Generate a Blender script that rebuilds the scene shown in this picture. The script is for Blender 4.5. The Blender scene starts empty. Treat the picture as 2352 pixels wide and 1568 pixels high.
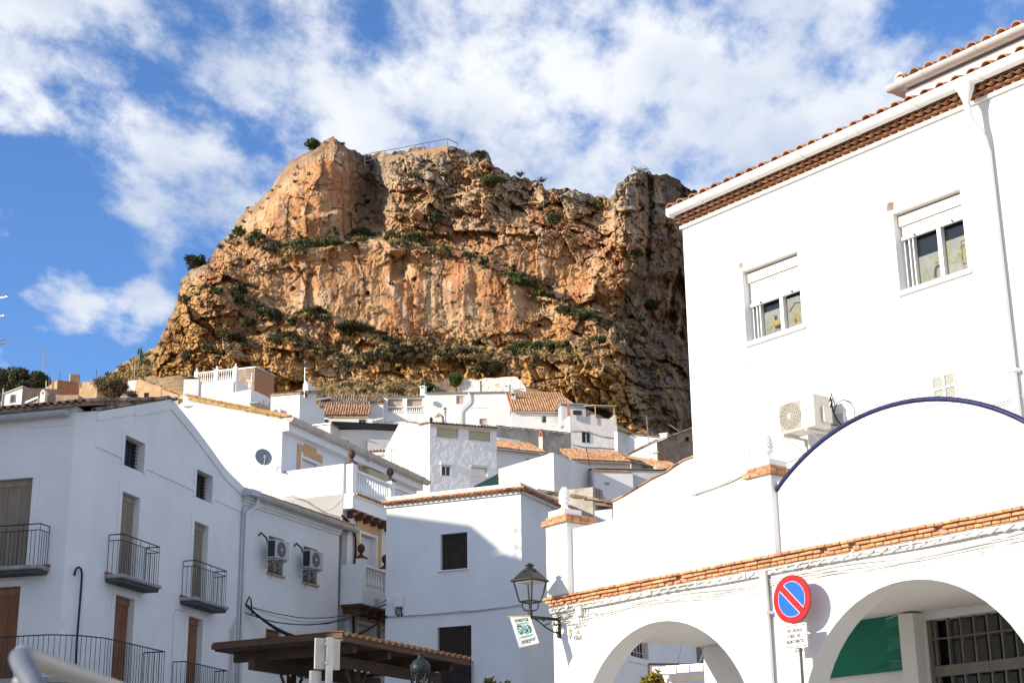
import bpy, bmesh, math, random
import numpy as np
from math import sin, cos, radians, pi, sqrt, atan2, tan
from mathutils import Vector, Matrix
from mathutils.geometry import tessellate_polygon
random.seed(7)
scn = bpy.context.scene
COL = scn.collection
# ------------------------------------------------------------------ camera
IW, IH, LENS = 2352.0, 1568.0, 55.0
FPX = IW*LENS/36.0
PITCH, ROLL = radians(17.6), radians(0.76)
CAM = Vector((0, 0, 1.6))
fw = Vector((0, cos(PITCH), sin(PITCH))); u0 = Vector((0, -sin(PITCH), cos(PITCH))); r0 = Vector((1, 0, 0))
rt = r0*cos(ROLL)-u0*sin(ROLL); upv = u0*cos(ROLL)+r0*sin(ROLL)
cd = bpy.data.cameras.new('camera'); cd.lens = LENS; cd.sensor_width = 36; cd.clip_start = 0.1; cd.clip_end = 6000
cam = bpy.data.objects.new('camera', cd); COL.objects.link(cam)
cam.matrix_world = Matrix(((rt.x, upv.x, -fw.x, CAM.x), (rt.y, upv.y, -fw.y, CAM.y), (rt.z, upv.z, -fw.z, CAM.z), (0, 0, 0, 1)))
cd.dof.use_dof = True; cd.dof.focus_distance = 45; cd.dof.aperture_fstop = 5.0
scn.camera = cam
scn.cycles.diffuse_bounces = 3; scn.cycles.max_bounces = 6
# ------------------------------------------------------------------ light
SUN = Vector((-0.857, -0.414, 0.31)).normalized()
sd = bpy.data.lights.new('sun', 'SUN'); sd.energy = 5.0; sd.angle = radians(0.53); sd.color = (1.0, 0.885, 0.72)
sun = bpy.data.objects.new('sun', sd); COL.objects.link(sun)
sun.rotation_euler = SUN.to_track_quat('Z', 'Y').to_euler()
sun.location = (-40, -20, 40)
vs = scn.view_settings; vs.view_transform = 'Standard'; vs.look = 'None'; vs.gamma = 1; vs.use_curve_mapping = False; vs.exposure = 0.45
world = bpy.data.worlds.new('World'); scn.world = world; world.use_nodes = True
def px_dir(x, y):
    return (rt*((x-1176)/FPX)-upv*((y-784)/FPX)+fw).normalized()
def build_sky():
    nt = world.node_tree; N = nt.nodes; L = nt.links; N.clear()
    out = N.new('ShaderNodeOutputWorld'); bg = N.new('ShaderNodeBackground'); L.new(bg.outputs[0], out.inputs[0])
    sky = N.new('ShaderNodeTexSky'); sky.sky_type = 'NISHITA'; sky.sun_disc = False
    sky.sun_elevation = math.asin(SUN.z); sky.sun_rotation = atan2(SUN.x, SUN.y); sky.altitude = 500
    sky.air_density = 1.0; sky.dust_density = 0.3; sky.ozone_density = 2.5
    tc = N.new('ShaderNodeTexCoord')
    def math_(op, a, b=None, clamp=False):
        n = N.new('ShaderNodeMath'); n.operation = op; n.use_clamp = clamp
        for i, v in enumerate((a, b)):
            if v is None: continue
            if isinstance(v, (int, float)): n.inputs[i].default_value = v
            else: L.new(v, n.inputs[i])
        return n.outputs[0]
    def noise(vec, scale, detail, rough, dist=0.0):
        n = N.new('ShaderNodeTexNoise'); n.inputs['Scale'].default_value = scale; n.inputs['Detail'].default_value = detail
        n.inputs['Roughness'].default_value = rough; n.inputs['Distortion'].default_value = dist; L.new(vec, n.inputs['Vector']); return n.outputs['Fac']
    sep = N.new('ShaderNodeSeparateXYZ'); L.new(tc.outputs['Generated'], sep.inputs[0])
    zz = math_('ADD', math_('MAXIMUM', sep.outputs[2], 0.0), 0.16)
    cmb = N.new('ShaderNodeCombineXYZ'); L.new(math_('DIVIDE', sep.outputs[0], zz), cmb.inputs[0]); L.new(math_('DIVIDE', sep.outputs[1], zz), cmb.inputs[1])
    mp = N.new('ShaderNodeMapping'); mp.inputs['Rotation'].default_value = (0, 0, radians(-20)); mp.inputs['Scale'].default_value = (1.0, 0.62, 1); mp.inputs['Location'].default_value = CLOUD_OFF
    L.new(cmb.outputs[0], mp.inputs[0])
    big = noise(mp.outputs[0], 3.0, 1.0, 0.5)
    mid = noise(mp.outputs[0], 9.0, 7.0, 0.60)
    cov = math_('ADD', math_('MULTIPLY', big, 0.40), math_('MULTIPLY', mid, 0.85))
    cov = math_('ADD', cov, 0.065)
    # where clear blue breaks and cloud masses lie in this sky
    for x, y, rad, w in SKY_BLOBS:
        d = px_dir(x, y)
        vm = N.new('ShaderNodeVectorMath'); vm.operation = 'DOT_PRODUCT'; L.new(tc.outputs['Generated'], vm.inputs[0]); vm.inputs[1].default_value = d
        mr = N.new('ShaderNodeMapRange'); mr.interpolation_type = 'SMOOTHSTEP'; L.new(vm.outputs['Value'], mr.inputs[0])
        mr.inputs[1].default_value = cos(rad/FPX); mr.inputs[2].default_value = 1.0; mr.inputs[3].default_value = 0; mr.inputs[4].default_value = w
        cov = math_('ADD', cov, mr.outputs[0])
    mr = N.new('ShaderNodeMapRange'); mr.interpolation_type = 'SMOOTHSTEP'; L.new(cov, mr.inputs[0])
    mr.inputs[1].default_value = 0.575; mr.inputs[2].default_value = 0.80; mr.inputs[3].default_value = 0; mr.inputs[4].default_value = 0.97
    # cloud body: brighter where thick edges catch the sun, greyer in the middle
    shade = N.new('ShaderNodeValToRGB'); L.new(noise(mp.outputs[0], 5.0, 3.0, 0.55), shade.inputs[0])
    shade.color_ramp.elements[0].position = 0.34; shade.color_ramp.elements[0].color = (0.50*CLOUD_K, 0.585*CLOUD_K, 0.74*CLOUD_K, 1)
    shade.color_ramp.elements[1].position = 0.62; shade.color_ramp.elements[1].color = (0.90*CLOUD_K, 0.925*CLOUD_K, 0.97*CLOUD_K, 1)
    sc = N.new('ShaderNodeMixRGB'); sc.blend_type = 'MULTIPLY'; sc.inputs[0].default_value = 1; L.new(sky.outputs[0], sc.inputs[1]); sc.inputs[2].default_value = SKY_TINT
    mix = N.new('ShaderNodeMixRGB'); L.new(mr.outputs[0], mix.inputs[0]); L.new(sc.outputs[0], mix.inputs[1]); L.new(shade.outputs[0], mix.inputs[2])
    L.new(mix.outputs[0], bg.inputs[0]); bg.inputs[1].default_value = 0.10
SKY_TINT = (0.95, 1.27, 1.72, 1)
CLOUD_K = 8.0
CLOUD_OFF = (0.3, 0.1, 0)
SKY_BLOBS = [(40, 520, 280, -0.18), (100, 850, 190, -0.22), (330, 850, 190, -0.22), (250, 600, 150, -0.17), (480, 640, 130, -0.14), (420, 170, 120, -0.08), (640, 330, 130, -0.08), (330, 480, 200, 0.10),
             (140, 690, 115, 0.26), (310, 716, 100, 0.22), (1350, 200, 450, 0.05), (1800, 200, 420, 0.10), (2250, 60, 260, -0.05), (120, 60, 300, 0.06), (1550, 390, 160, 0.07)]
build_sky()
# ------------------------------------------------------------------ pixel -> place helpers
def Z(x0, y0, x1, w=2352.0):
    s = (x1-x0)/w
    return lambda x, y: ((x0+x*s)/1.7415, (y0+y*s)/1.7415)
zA = Z(0, 1500, 1000); zB = Z(0, 2065, 1000); zC = Z(800, 1450, 1800); zD = Z(900, 2065, 1900); zE = Z(1200, 1400, 2000); zF = Z(1900, 1450, 2800)
zG = Z(1900, 2065, 2900); zH = Z(2700, 2065, 4096); zI = Z(2600, 1400, 4096); zJ = Z(2600, 600, 4096); zK = Z(3296, 50, 4096, 2091.0); zL = Z(0, 1150, 700, 2195.0)
def at(p, Y):
    d = px_dir(*p); return CAM+d*(Y/d.y)
ZH_ = Vector((0, 0, 1))
class Pl:
    """vertical plane through P with horizontal direction az (degrees from +Y to the right); u runs to the viewer's right, z is world height, o is out of the wall"""
    def __init__(s, P, az):
        s.P = Vector((P[0], P[1], 0)); a = radians(az); n = Vector((cos(a), -sin(a), 0))
        if n.dot(CAM-s.P) < 0: n = -n
        s.n = n; s.u = ZH_.cross(n)
    def hit(s, p):
        d = px_dir(*p); return CAM+d*((s.P-CAM).dot(s.n)/d.dot(s.n))
    def uv(s, p):
        h = s.hit(p); return ((h-s.P).dot(s.u), h.z)
    def pt(s, u, z, o=0.0): return s.P+s.u*u+s.n*o+Vector((0, 0, z))
    def rect(s, a, b):
        (x0, z1), (x1, z0) = s.uv(a), s.uv(b); return (min(x0, x1), min(z0, z1), max(x0, x1), max(z0, z1))
    def off(s, d):
        q = Pl.__new__(Pl); q.P = s.P+s.n*d; q.n = s.n.copy(); q.u = s.u.copy(); return q
    def perp(s, u):
        """the plane at right angles through (u)"""
        q = Pl.__new__(Pl); q.P = s.P+s.u*u; q.n = s.u.copy(); q.u = ZH_.cross(q.n)
        if q.n.dot(CAM-q.P) < 0: q.n = -q.n; q.u = -q.u
        return q
    def rot(s, M=None):
        return Matrix(((s.u.x, -s.n.x, 0), (s.u.y, -s.n.y, 0), (0, 0, 1))).to_4x4()   # local x = u, local y = into the wall, local z = up
def offs(pl, wallpx, frontpx):
    """how far in front of the wall the pixel frontpx lies, on the perpendicular through wallpx"""
    A = pl.hit(wallpx); n = pl.u; d = px_dir(*frontpx); h = CAM+d*((A-CAM).dot(n)/d.dot(n)); return (h-A).dot(pl.n)
# ------------------------------------------------------------------ objects
WL = {}
def thing(name, label, cat, loc=(0, 0, 0), group=None):
    o = bpy.data.objects.new(name, None); COL.objects.link(o); o.location = loc; o.empty_display_size = 0.2
    o['label'] = label; o['category'] = cat
    if group: o['group'] = group
    WL[o.name] = Vector(loc); return o
def tag(o, label=None, cat=None, group=None, kind=None):
    if label: o['label'] = label
    if cat: o['category'] = cat
    if group: o['group'] = group
    if kind: o['kind'] = kind
    return o
def link(name, me, parent, M):
    o = bpy.data.objects.new(name, me); COL.objects.link(o); WL[o.name] = M.to_translation()
    if parent is not None:
        o.parent = parent; o.matrix_local = Matrix.Translation(-WL[parent.name]) @ M
    else: o.matrix_local = M
    return o
class MB:
    def __init__(s): s.v = []; s.f = []; s.m = []; s.cur = 0
    def add(s, vs, fs):
        b = len(s.v); s.v += [Vector(v) for v in vs]; s.f += [tuple(b+i for i in f) for f in fs]; s.m += [s.cur]*len(fs); return s
    def hexa(s, p):   # 8 points: bottom 4 ccw, top 4 ccw
        return s.add(p, [(3, 2, 1, 0), (4, 5, 6, 7), (0, 1, 5, 4), (1, 2, 6, 5), (2, 3, 7, 6), (3, 0, 4, 7)])
    def box(s, pl, u0, u1, z0, z1, o0, o1):
        return s.hexa([pl.pt(u0, z0, o1), pl.pt(u1, z0, o1), pl.pt(u1, z0, o0), pl.pt(u0, z0, o0), pl.pt(u0, z1, o1), pl.pt(u1, z1, o1), pl.pt(u1, z1, o0), pl.pt(u0, z1, o0)])
    def wbox(s, c, sx, sy, sz):
        x, y, z = c; a, b, d = sx/2, sy/2, sz/2
        return s.hexa([(x-a, y-b, z-d), (x+a, y-b, z-d), (x+a, y+b, z-d), (x-a, y+b, z-d), (x-a, y-b, z+d), (x+a, y-b, z+d), (x+a, y+b, z+d), (x-a, y+b, z+d)])
    def tube(s, pts, r, seg=6, caps=True):
        pts = [Vector(p) for p in pts]; n = len(pts); rs = r if isinstance(r, (list, tuple)) else [r]*n
        vs = []; ref = None
        for i, p in enumerate(pts):
            t = (pts[min(i+1, n-1)]-pts[max(i-1, 0)]).normalized()
            if ref is None: ref = Vector((0, 0, 1)) if abs(t.z) < 0.9 else Vector((1, 0, 0))
            a = t.cross(ref).normalized(); b = a.cross(t).normalized(); ref = b
            vs += [p+a*(cos(2*pi*k/seg)*rs[i])+b*(sin(2*pi*k/seg)*rs[i]) for k in range(seg)]
        fs = [(i*seg+k, i*seg+(k+1) % seg, (i+1)*seg+(k+1) % seg, (i+1)*seg+k) for i in range(n-1) for k in range(seg)]
        if caps: fs += [tuple(range(seg-1, -1, -1)), tuple(range((n-1)*seg, n*seg))]
        return s.add(vs, fs)
    def lathe(s, c, prof, seg=10, sq=False):
        c = Vector(c); vs = []; ph = pi/seg if sq else 0
        for r, z in prof: vs += [c+Vector((cos(2*pi*k/seg+ph)*r, sin(2*pi*k/seg+ph)*r, z)) for k in range(seg)]
        n = len(prof)
        fs = [(i*seg+k, i*seg+(k+1) % seg, (i+1)*seg+(k+1) % seg, (i+1)*seg+k) for i in range(n-1) for k in range(seg)]
        fs += [tuple(range(seg-1, -1, -1)), tuple(range((n-1)*seg, n*seg))]
        return s.add(vs, fs)
    def wall(s, pl, outer, holes=(), depth=0.3, reveal=0.25, o=0.0, through=False):
        """solid behind the outline (u,z); holes are rects (u0,z0,u1,z1) or point lists, sunk by reveal (open at the back of the recess)"""
        hs = []
        for h in holes:
            if isinstance(h[0], (int, float)): h = [(h[0], h[1]), (h[2], h[1]), (h[2], h[3]), (h[0], h[3])]
            hs.append(h)
        def area(q): return sum(q[i][0]*q[(i+1) % len(q)][1]-q[(i+1) % len(q)][0]*q[i][1] for i in range(len(q)))
        if area(outer) < 0: outer = outer[::-1]
        hs = [h if area(h) > 0 else h[::-1] for h in hs]
        loops = [[Vector((a, b, 0)) for a, b in outer]]+[[Vector((a, b, 0)) for a, b in h] for h in hs]
        flat = [q for l in loops for q in l]
        fs = []
        for t in tessellate_polygon(loops):
            a, b, c = (flat[i] for i in t)
            cr = (b-a).cross(c-a).z
            if abs(cr) < 1e-9: continue
            fs.append(t if cr > 0 else t[::-1])
        s.add([pl.pt(q.x, q.y, o) for q in flat], fs)
        n = len(outer)
        s.add([pl.pt(a, b, o) for a, b in outer]+[pl.pt(a, b, o-depth) for a, b in outer], [(i+n, (i+1) % n+n, (i+1) % n, i) for i in range(n)])
        bk = tessellate_polygon(loops if through else [loops[0]]); bf = []
        for t in bk:
            a, b, c = (flat[i] for i in t); cr = (b-a).cross(c-a).z
            if abs(cr) > 1e-9: bf.append(t[::-1] if cr > 0 else t)
        s.add([pl.pt(q.x, q.y, o-depth) for q in flat], bf)
        for h in hs:
            m = len(h)
            s.add([pl.pt(a, b, o) for a, b in h]+[pl.pt(a, b, o-reveal) for a, b in h], [(i, (i+1) % m, (i+1) % m+m, i+m) for i in range(m)])
        return s
    def mesh(s, name, mats, smooth=False):
        me = bpy.data.meshes.new(name); me.from_pydata([tuple(v) for v in s.v], [], s.f)
        for m in (mats if isinstance(mats, (list, tuple)) else [mats]): me.materials.append(m)
        if any(s.m): me.polygons.foreach_set('material_index', s.m)
        if smooth: me.polygons.foreach_set('use_smooth', [True]*len(me.polygons))
        me.update(); return me
    def build(s, name, mats, parent=None, smooth=False):
        if not s.v: return None
        mn = Vector((min(v.x for v in s.v), min(v.y for v in s.v), min(v.z for v in s.v))); mx = Vector((max(v.x for v in s.v), max(v.y for v in s.v), max(v.z for v in s.v)))
        c = (mn+mx)/2; c.z = mn.z
        s.v = [v-c for v in s.v]
        return link(name, s.mesh(name, mats, smooth), parent, Matrix.Translation(c))
def smooth_edges(o, ang=35):
    me = o.data; me.polygons.foreach_set('use_smooth', [True]*len(me.polygons))
    bm = bmesh.new(); bm.from_mesh(me)
    bmesh.ops.remove_doubles(bm, verts=bm.verts, dist=1e-5)
    for e in bm.edges:
        if len(e.link_faces) == 2 and e.calc_face_angle(0) > radians(ang): e.smooth = False
    bm.to_mesh(me); bm.free(); return o
def bevel(o, w=0.02, seg=1):
    bm = bmesh.new(); bm.from_mesh(o.data); bmesh.ops.remove_doubles(bm, verts=bm.verts, dist=1e-5)
    es = [e for e in bm.edges if len(e.link_faces) == 2 and e.calc_face_angle(0) > 0.5]
    bmesh.ops.bevel(bm, geom=es, offset=w, segments=seg, affect='EDGES', profile=0.6, clamp_overlap=True); bm.to_mesh(o.data); bm.free(); return o
# ------------------------------------------------------------------ materials
def mat(name, c1, c2=None, scale=3.0, detail=4.0, rough=0.85, bump=0.0, bscale=20.0, metal=0.0, rnd=0.0, stretch=None, lo=0.35, hi=0.65, c3=None, s3=1.0, t3=(0.55, 0.7), bdist=0.02, spec=0.3, emit=None, alpha=None):
    m = bpy.data.materials.new(name); m.use_nodes = True; nt = m.node_tree; N = nt.nodes; L = nt.links
    b = N['Principled BSDF']; b.inputs['Roughness'].default_value = rough; b.inputs['Metallic'].default_value = metal; b.inputs['Specular IOR Level'].default_value = spec
    geo = N.new('ShaderNodeNewGeometry'); vec = geo.outputs['Position']
    def nz(v, sc, de):
        n = N.new('ShaderNodeTexNoise'); n.inputs['Scale'].default_value = sc; n.inputs['Detail'].default_value = de; n.inputs['Roughness'].default_value = 0.6; L.new(v, n.inputs['Vector']); return n.outputs['Fac']
    def mp(v, st):
        q = N.new('ShaderNodeMapping'); q.inputs['Scale'].default_value = st; L.new(v, q.inputs[0]); return q.outputs[0]
    def ramp(f, a, b_):
        q = N.new('ShaderNodeMapRange'); q.interpolation_type = 'SMOOTHSTEP'; q.inputs[1].default_value = a; q.inputs[2].default_value = b_; L.new(f, q.inputs[0]); return q.outputs[0]
    def mixc(f, a, b_):
        q = N.new('ShaderNodeMixRGB')
        for i, v in enumerate((f, a, b_)):
            if isinstance(v, (int, float)): q.inputs[i].default_value = v
            elif isinstance(v, tuple): q.inputs[i].default_value = (*v[:3], 1)
            else: L.new(v, q.inputs[i])
        return q.outputs[0]
    col = c1
    if c2 is not None:
        col = mixc(ramp(nz(mp(vec, stretch) if stretch else vec, scale, min(detail, 3)), lo, hi), c1, c2)
    if c3 is not None:
        col = mixc(ramp(nz(mp(vec, stretch) if stretch else vec, s3, 4), *t3), col, c3)
    if rnd:
        oi = N.new('ShaderNodeObjectInfo'); h = N.new('ShaderNodeHueSaturation')
        q = N.new('ShaderNodeMapRange'); L.new(oi.outputs['Random'], q.inputs[0]); q.inputs[3].default_value = 1-rnd; q.inputs[4].default_value = 1+rnd
        L.new(q.outputs[0], h.inputs['Value'])
        w = N.new('ShaderNodeTexWhiteNoise'); w.noise_dimensions = '1D'; L.new(oi.outputs['Random'], w.inputs['W'])
        q2 = N.new('ShaderNodeMapRange'); L.new(w.outputs['Value'], q2.inputs[0]); q2.inputs[3].default_value = 0.5-rnd*0.06; q2.inputs[4].default_value = 0.5+rnd*0.06; L.new(q2.outputs[0], h.inputs['Hue'])
        if isinstance(col, tuple): h.inputs['Color'].default_value = (*col[:3], 1)
        else: L.new(col, h.inputs['Color'])
        col = h.outputs[0]
    if isinstance(col, tuple): b.inputs['Base Color'].default_value = (*col[:3], 1)
    else: L.new(col, b.inputs['Base Color'])
    if bump:
        bp = N.new('ShaderNodeBump'); bp.inputs['Strength'].default_value = bump; bp.inputs['Distance'].default_value = bdist
        L.new(nz(vec, bscale, 2), bp.inputs['Height']); L.new(bp.outputs[0], b.inputs['Normal'])
    if emit: b.inputs['Emission Color'].default_value = (*emit[0], 1); b.inputs['Emission Strength'].default_value = emit[1]
    return m
WHITE = (0.80, 0.79, 0.77)
m_white = mat('whitewash', (0.80, 0.795, 0.785), (0.755, 0.75, 0.74), 0.8, 5, 0.9, 0.12, 14, c3=(0.70, 0.69, 0.67), s3=2.5, t3=(0.62, 0.80))
m_whiteS = mat('whitewash_smooth', (0.82, 0.815, 0.805), (0.79, 0.785, 0.775), 0.5, 4, 0.9, 0.06, 30)
m_streak = mat('whitewash_rain_stained', (0.80, 0.79, 0.77), (0.745, 0.73, 0.70), 1.2, 5, 0.9, 0.15, 12, stretch=(1.6, 1.6, 0.22), c3=(0.47, 0.42, 0.35), s3=1.9, t3=(0.70, 0.90))
m_rough = mat('rough_lime_plaster', (0.76, 0.765, 0.78), (0.70, 0.71, 0.73), 1.5, 5, 0.92, 0.65, 2.2, bdist=0.12)
m_cream = mat('cream_plaster', (0.66, 0.585, 0.475), (0.70, 0.655, 0.58), 0.5, 4, 0.9, 0.12, 8, c3=(0.72, 0.60, 0.47), s3=0.9, t3=(0.62, 0.85))
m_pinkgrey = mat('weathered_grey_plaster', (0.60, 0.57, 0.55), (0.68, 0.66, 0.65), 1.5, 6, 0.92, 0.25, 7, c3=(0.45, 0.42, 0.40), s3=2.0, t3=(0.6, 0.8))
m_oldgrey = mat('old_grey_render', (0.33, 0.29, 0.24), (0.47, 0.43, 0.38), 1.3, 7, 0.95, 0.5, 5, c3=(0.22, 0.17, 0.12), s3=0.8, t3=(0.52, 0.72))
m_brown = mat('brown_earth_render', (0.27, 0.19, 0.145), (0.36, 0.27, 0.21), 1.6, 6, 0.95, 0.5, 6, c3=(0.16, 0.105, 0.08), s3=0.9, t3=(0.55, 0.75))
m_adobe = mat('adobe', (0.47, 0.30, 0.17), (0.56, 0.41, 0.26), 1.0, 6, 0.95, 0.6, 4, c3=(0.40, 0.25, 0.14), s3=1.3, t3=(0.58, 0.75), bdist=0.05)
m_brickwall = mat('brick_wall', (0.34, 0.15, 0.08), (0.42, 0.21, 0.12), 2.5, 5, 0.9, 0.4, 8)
m_brick = mat('brick', (0.52, 0.25, 0.13), (0.60, 0.32, 0.18), 9, 5, 0.9, 0.35, 30, rnd=0.22, c3=(0.10, 0.07, 0.05), s3=7, t3=(0.64, 0.75), bdist=0.008)
m_mortar = mat('mortar', (0.50, 0.36, 0.26), (0.38, 0.25, 0.17), 10, 4, 0.95, 0.3, 30)
m_tile = mat('terracotta_tile', (0.44, 0.21, 0.10), (0.54, 0.33, 0.19), 3.5, 5, 0.9, 0.25, 20, rnd=0.30, c3=(0.16, 0.10, 0.065), s3=3.0, t3=(0.56, 0.72))
m_tileold = mat('lichened_old_tile', (0.30, 0.20, 0.14), (0.42, 0.31, 0.22), 3.0, 6, 0.95, 0.4, 14, rnd=0.35, c3=(0.10, 0.075, 0.06), s3=2.2, t3=(0.48, 0.64))
m_tileyel = mat('lichened_ochre_tile', (0.50, 0.31, 0.11), (0.42, 0.24, 0.10), 5, 5, 0.95, 0.3, 18, rnd=0.2, c3=(0.26, 0.16, 0.08), s3=6, t3=(0.6, 0.75))
m_corbel = mat('shaded_corbel_tile', (0.33, 0.165, 0.095), (0.26, 0.125, 0.07), 6, 4, 0.9, 0.15, 25, rnd=0.3)  # darker than the roof clay: the shade under the gutter is in the colour
m_tilenew = mat('new_clay_tile', (0.50, 0.27, 0.16), (0.42, 0.205, 0.11), 4, 4, 0.85, 0.12, 25, rnd=0.15, c3=(0.30, 0.15, 0.08), s3=6, t3=(0.66, 0.8))
m_iron = mat('painted_iron', (0.014, 0.022, 0.030), rough=0.5, spec=0.3)
m_black = mat('black_metal', (0.018, 0.018, 0.02), rough=0.5, spec=0.5)
m_lampblk = mat('lamp_black_paint', (0.014, 0.016, 0.017), (0.024, 0.026, 0.026), 12, 4, 0.55, spec=0.3)
m_galv = mat('galvanised_steel', (0.42, 0.43, 0.43), (0.52, 0.52, 0.51), 6, 5, 0.42, 0.05, 40, metal=0.75)
m_gutter = mat('weathered_gutter', (0.56, 0.53, 0.48), (0.47, 0.43, 0.37), 2.5, 5, 0.7, 0.1, 10, c3=(0.33, 0.28, 0.22), s3=5, t3=(0.66, 0.8))
m_pvc = mat('white_pvc', (0.78, 0.78, 0.76), (0.74, 0.74, 0.72), 2, 3, 0.5)
m_pvcg = mat('grey_pvc', (0.50, 0.52, 0.54), (0.45, 0.47, 0.49), 2, 3, 0.55)
m_blindB = mat('beige_slat_blind', (0.34, 0.285, 0.22), (0.28, 0.235, 0.185), 6, 4, 0.75, stretch=(1, 1, 0.2))
m_blindR = mat('brown_wood_blind', (0.30, 0.145, 0.075), (0.235, 0.115, 0.06), 6, 4, 0.7, stretch=(1, 1, 0.2))
m_blindW = mat('white_roller_shutter', (0.76, 0.755, 0.74), rough=0.55)
m_blindC = mat('cream_shutter_box', (0.74, 0.70, 0.61), (0.70, 0.65, 0.55), 2, 3, 0.6)
m_blindD = mat('dark_brown_shutter', (0.040, 0.026, 0.022), (0.055, 0.036, 0.03), 4, 3, 0.55)
m_glass = mat('dark_window_glass', (0.012, 0.014, 0.018), rough=0.06, spec=0.7)
m_glasscurt = mat('curtained_glass', (0.25, 0.25, 0.25), (0.32, 0.32, 0.31), 8, 2, 0.15, stretch=(6, 6, 0.3), spec=0.6)
m_wood = mat('brown_wood', (0.16, 0.07, 0.035), (0.11, 0.048, 0.025), 8, 5, 0.7, stretch=(1, 1, 0.3))
m_dwood = mat('dark_stained_wood', (0.045, 0.028, 0.020), (0.065, 0.04, 0.028), 9, 5, 0.7)
m_fascia = mat('brown_metal_fascia', (0.085, 0.045, 0.028), (0.065, 0.035, 0.022), 2, 4, 0.6)
m_corr = mat('terracotta_coloured_corrugated_sheet', (0.44, 0.235, 0.11), (0.36, 0.19, 0.095), 3, 5, 0.7, c3=(0.24, 0.13, 0.07), s3=5, t3=(0.6, 0.78))
m_orange = mat('ochre_stone_trim', (0.60, 0.36, 0.175), (0.655, 0.42, 0.22), 6, 5, 0.9, 0.2, 25)
m_stonegrey = mat('worn_slab_stone', (0.36, 0.36, 0.35), (0.27, 0.27, 0.265), 5, 6, 0.9, 0.4, 18, c3=(0.14, 0.13, 0.125), s3=4, t3=(0.57, 0.72))
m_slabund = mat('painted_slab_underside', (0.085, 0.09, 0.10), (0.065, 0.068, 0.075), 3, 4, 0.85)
m_redtile = mat('red_floor_tile', (0.30, 0.075, 0.035), rough=0.7)
m_finial = mat('brown_glazed_finial', (0.085, 0.042, 0.03), (0.06, 0.03, 0.022), 12, 4, 0.6, 0.3, 40)
m_sill = mat('sill_stone', (0.50, 0.34, 0.22), (0.44, 0.29, 0.19), 6, 4, 0.85)
m_blue = mat('cobalt_glazed_tile', (0.006, 0.010, 0.060), (0.010, 0.018, 0.095), 6, 3, 0.45, spec=0.4)
m_cable = mat('whitewashed_cable', (0.72, 0.72, 0.71), (0.62, 0.62, 0.61), 10, 3, 0.75)
m_cableb = mat('black_cable', (0.015, 0.015, 0.017), rough=0.6)
m_cableg = mat('grey_cable', (0.22, 0.22, 0.22), rough=0.7)
m_concrete = mat('concrete', (0.38, 0.37, 0.35), (0.30, 0.29, 0.27), 2.5, 6, 0.92, 0.3, 12)
m_acwhite = mat('ac_white_enamel', (0.60, 0.58, 0.52), (0.55, 0.53, 0.47), 3, 3, 0.45)
m_acgrey = mat('ac_grey_enamel', (0.45, 0.46, 0.47), rough=0.5)
m_yel = mat('yellowed_shade_fabric', (0.52, 0.45, 0.27), (0.46, 0.40, 0.25), 3, 4, 0.8)
m_khaki = mat('khaki_blind', (0.42, 0.40, 0.27), (0.37, 0.35, 0.24), 3, 4, 0.8, stretch=(5, 5, 0.3))
m_pinkbl = mat('pinkish_wood_shutter', (0.50, 0.40, 0.35), (0.44, 0.34, 0.30), 4, 3, 0.8, stretch=(6, 6, 0.3))
m_green = mat('green_canvas', (0.008, 0.19, 0.125), (0.006, 0.165, 0.11), 2, 3, 0.5)
m_green2 = mat('green_canvas_print', (0.045, 0.24, 0.175), rough=0.5)
m_awning = mat('green_sheet', (0.025, 0.13, 0.10), (0.02, 0.10, 0.08), 2, 3, 0.6)
m_straw = mat('straw_pole', (0.62, 0.42, 0.14), rough=0.8)
m_signred = mat('sign_red', (0.36, 0.003, 0.008), rough=0.35, spec=0.5)
m_signblue = mat('sign_blue', (0.001, 0.105, 0.44), rough=0.35, spec=0.5)
m_signwhite = mat('sign_white', (0.78, 0.78, 0.78), rough=0.4)
m_ink = mat('print_black', (0.02, 0.02, 0.022), rough=0.6)
m_inkteal = mat('print_teal', (0.16, 0.42, 0.40), rough=0.7)
m_inkdark = mat('print_dark_green', (0.025, 0.10, 0.085), rough=0.7)
m_canvas = mat('white_banner_cloth', (0.74, 0.73, 0.70), (0.70, 0.69, 0.66), 5, 3, 0.85)
m_inkblue = mat('print_blue', (0.03, 0.16, 0.42), rough=0.5)
m_inkyel = mat('print_yellow', (0.75, 0.50, 0.06), rough=0.5)
m_inkred = mat('print_red', (0.55, 0.06, 0.03), rough=0.5)
m_darkbar = mat('dull_grey_bars', (0.20, 0.185, 0.16), (0.16, 0.15, 0.13), 4, 3, 0.7)
m_dish = mat('grey_dish', (0.27, 0.30, 0.32), (0.23, 0.26, 0.28), 5, 3, 0.6)
m_lampglass = mat('lamp_reflector', (0.55, 0.53, 0.47), rough=0.35)
# ------------------------------------------------------------------ numpy noise
def _h(ix, iy, seed):
    n = (ix.astype(np.int64)*374761393+iy.astype(np.int64)*668265263+seed*974634533) & 0xffffffff
    n = ((n ^ (n >> 13))*1274126177) & 0xffffffff
    n = ((n ^ (n >> 16))*2246822519) & 0xffffffff
    return ((n ^ (n >> 15)) & 0xffffff)/float(0xffffff)
def vnoise(x, y, seed=0):
    ix = np.floor(x); iy = np.floor(y); fx = x-ix; fy = y-iy
    ix = ix.astype(np.int64); iy = iy.astype(np.int64)
    fx = fx*fx*fx*(fx*(fx*6-15)+10); fy = fy*fy*fy*(fy*(fy*6-15)+10)
    a = _h(ix, iy, seed); b = _h(ix+1, iy, seed); c = _h(ix, iy+1, seed); d = _h(ix+1, iy+1, seed)
    return (a+(b-a)*fx+(c-a)*fy+(a-b-c+d)*fx*fy)*2-1
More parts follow.
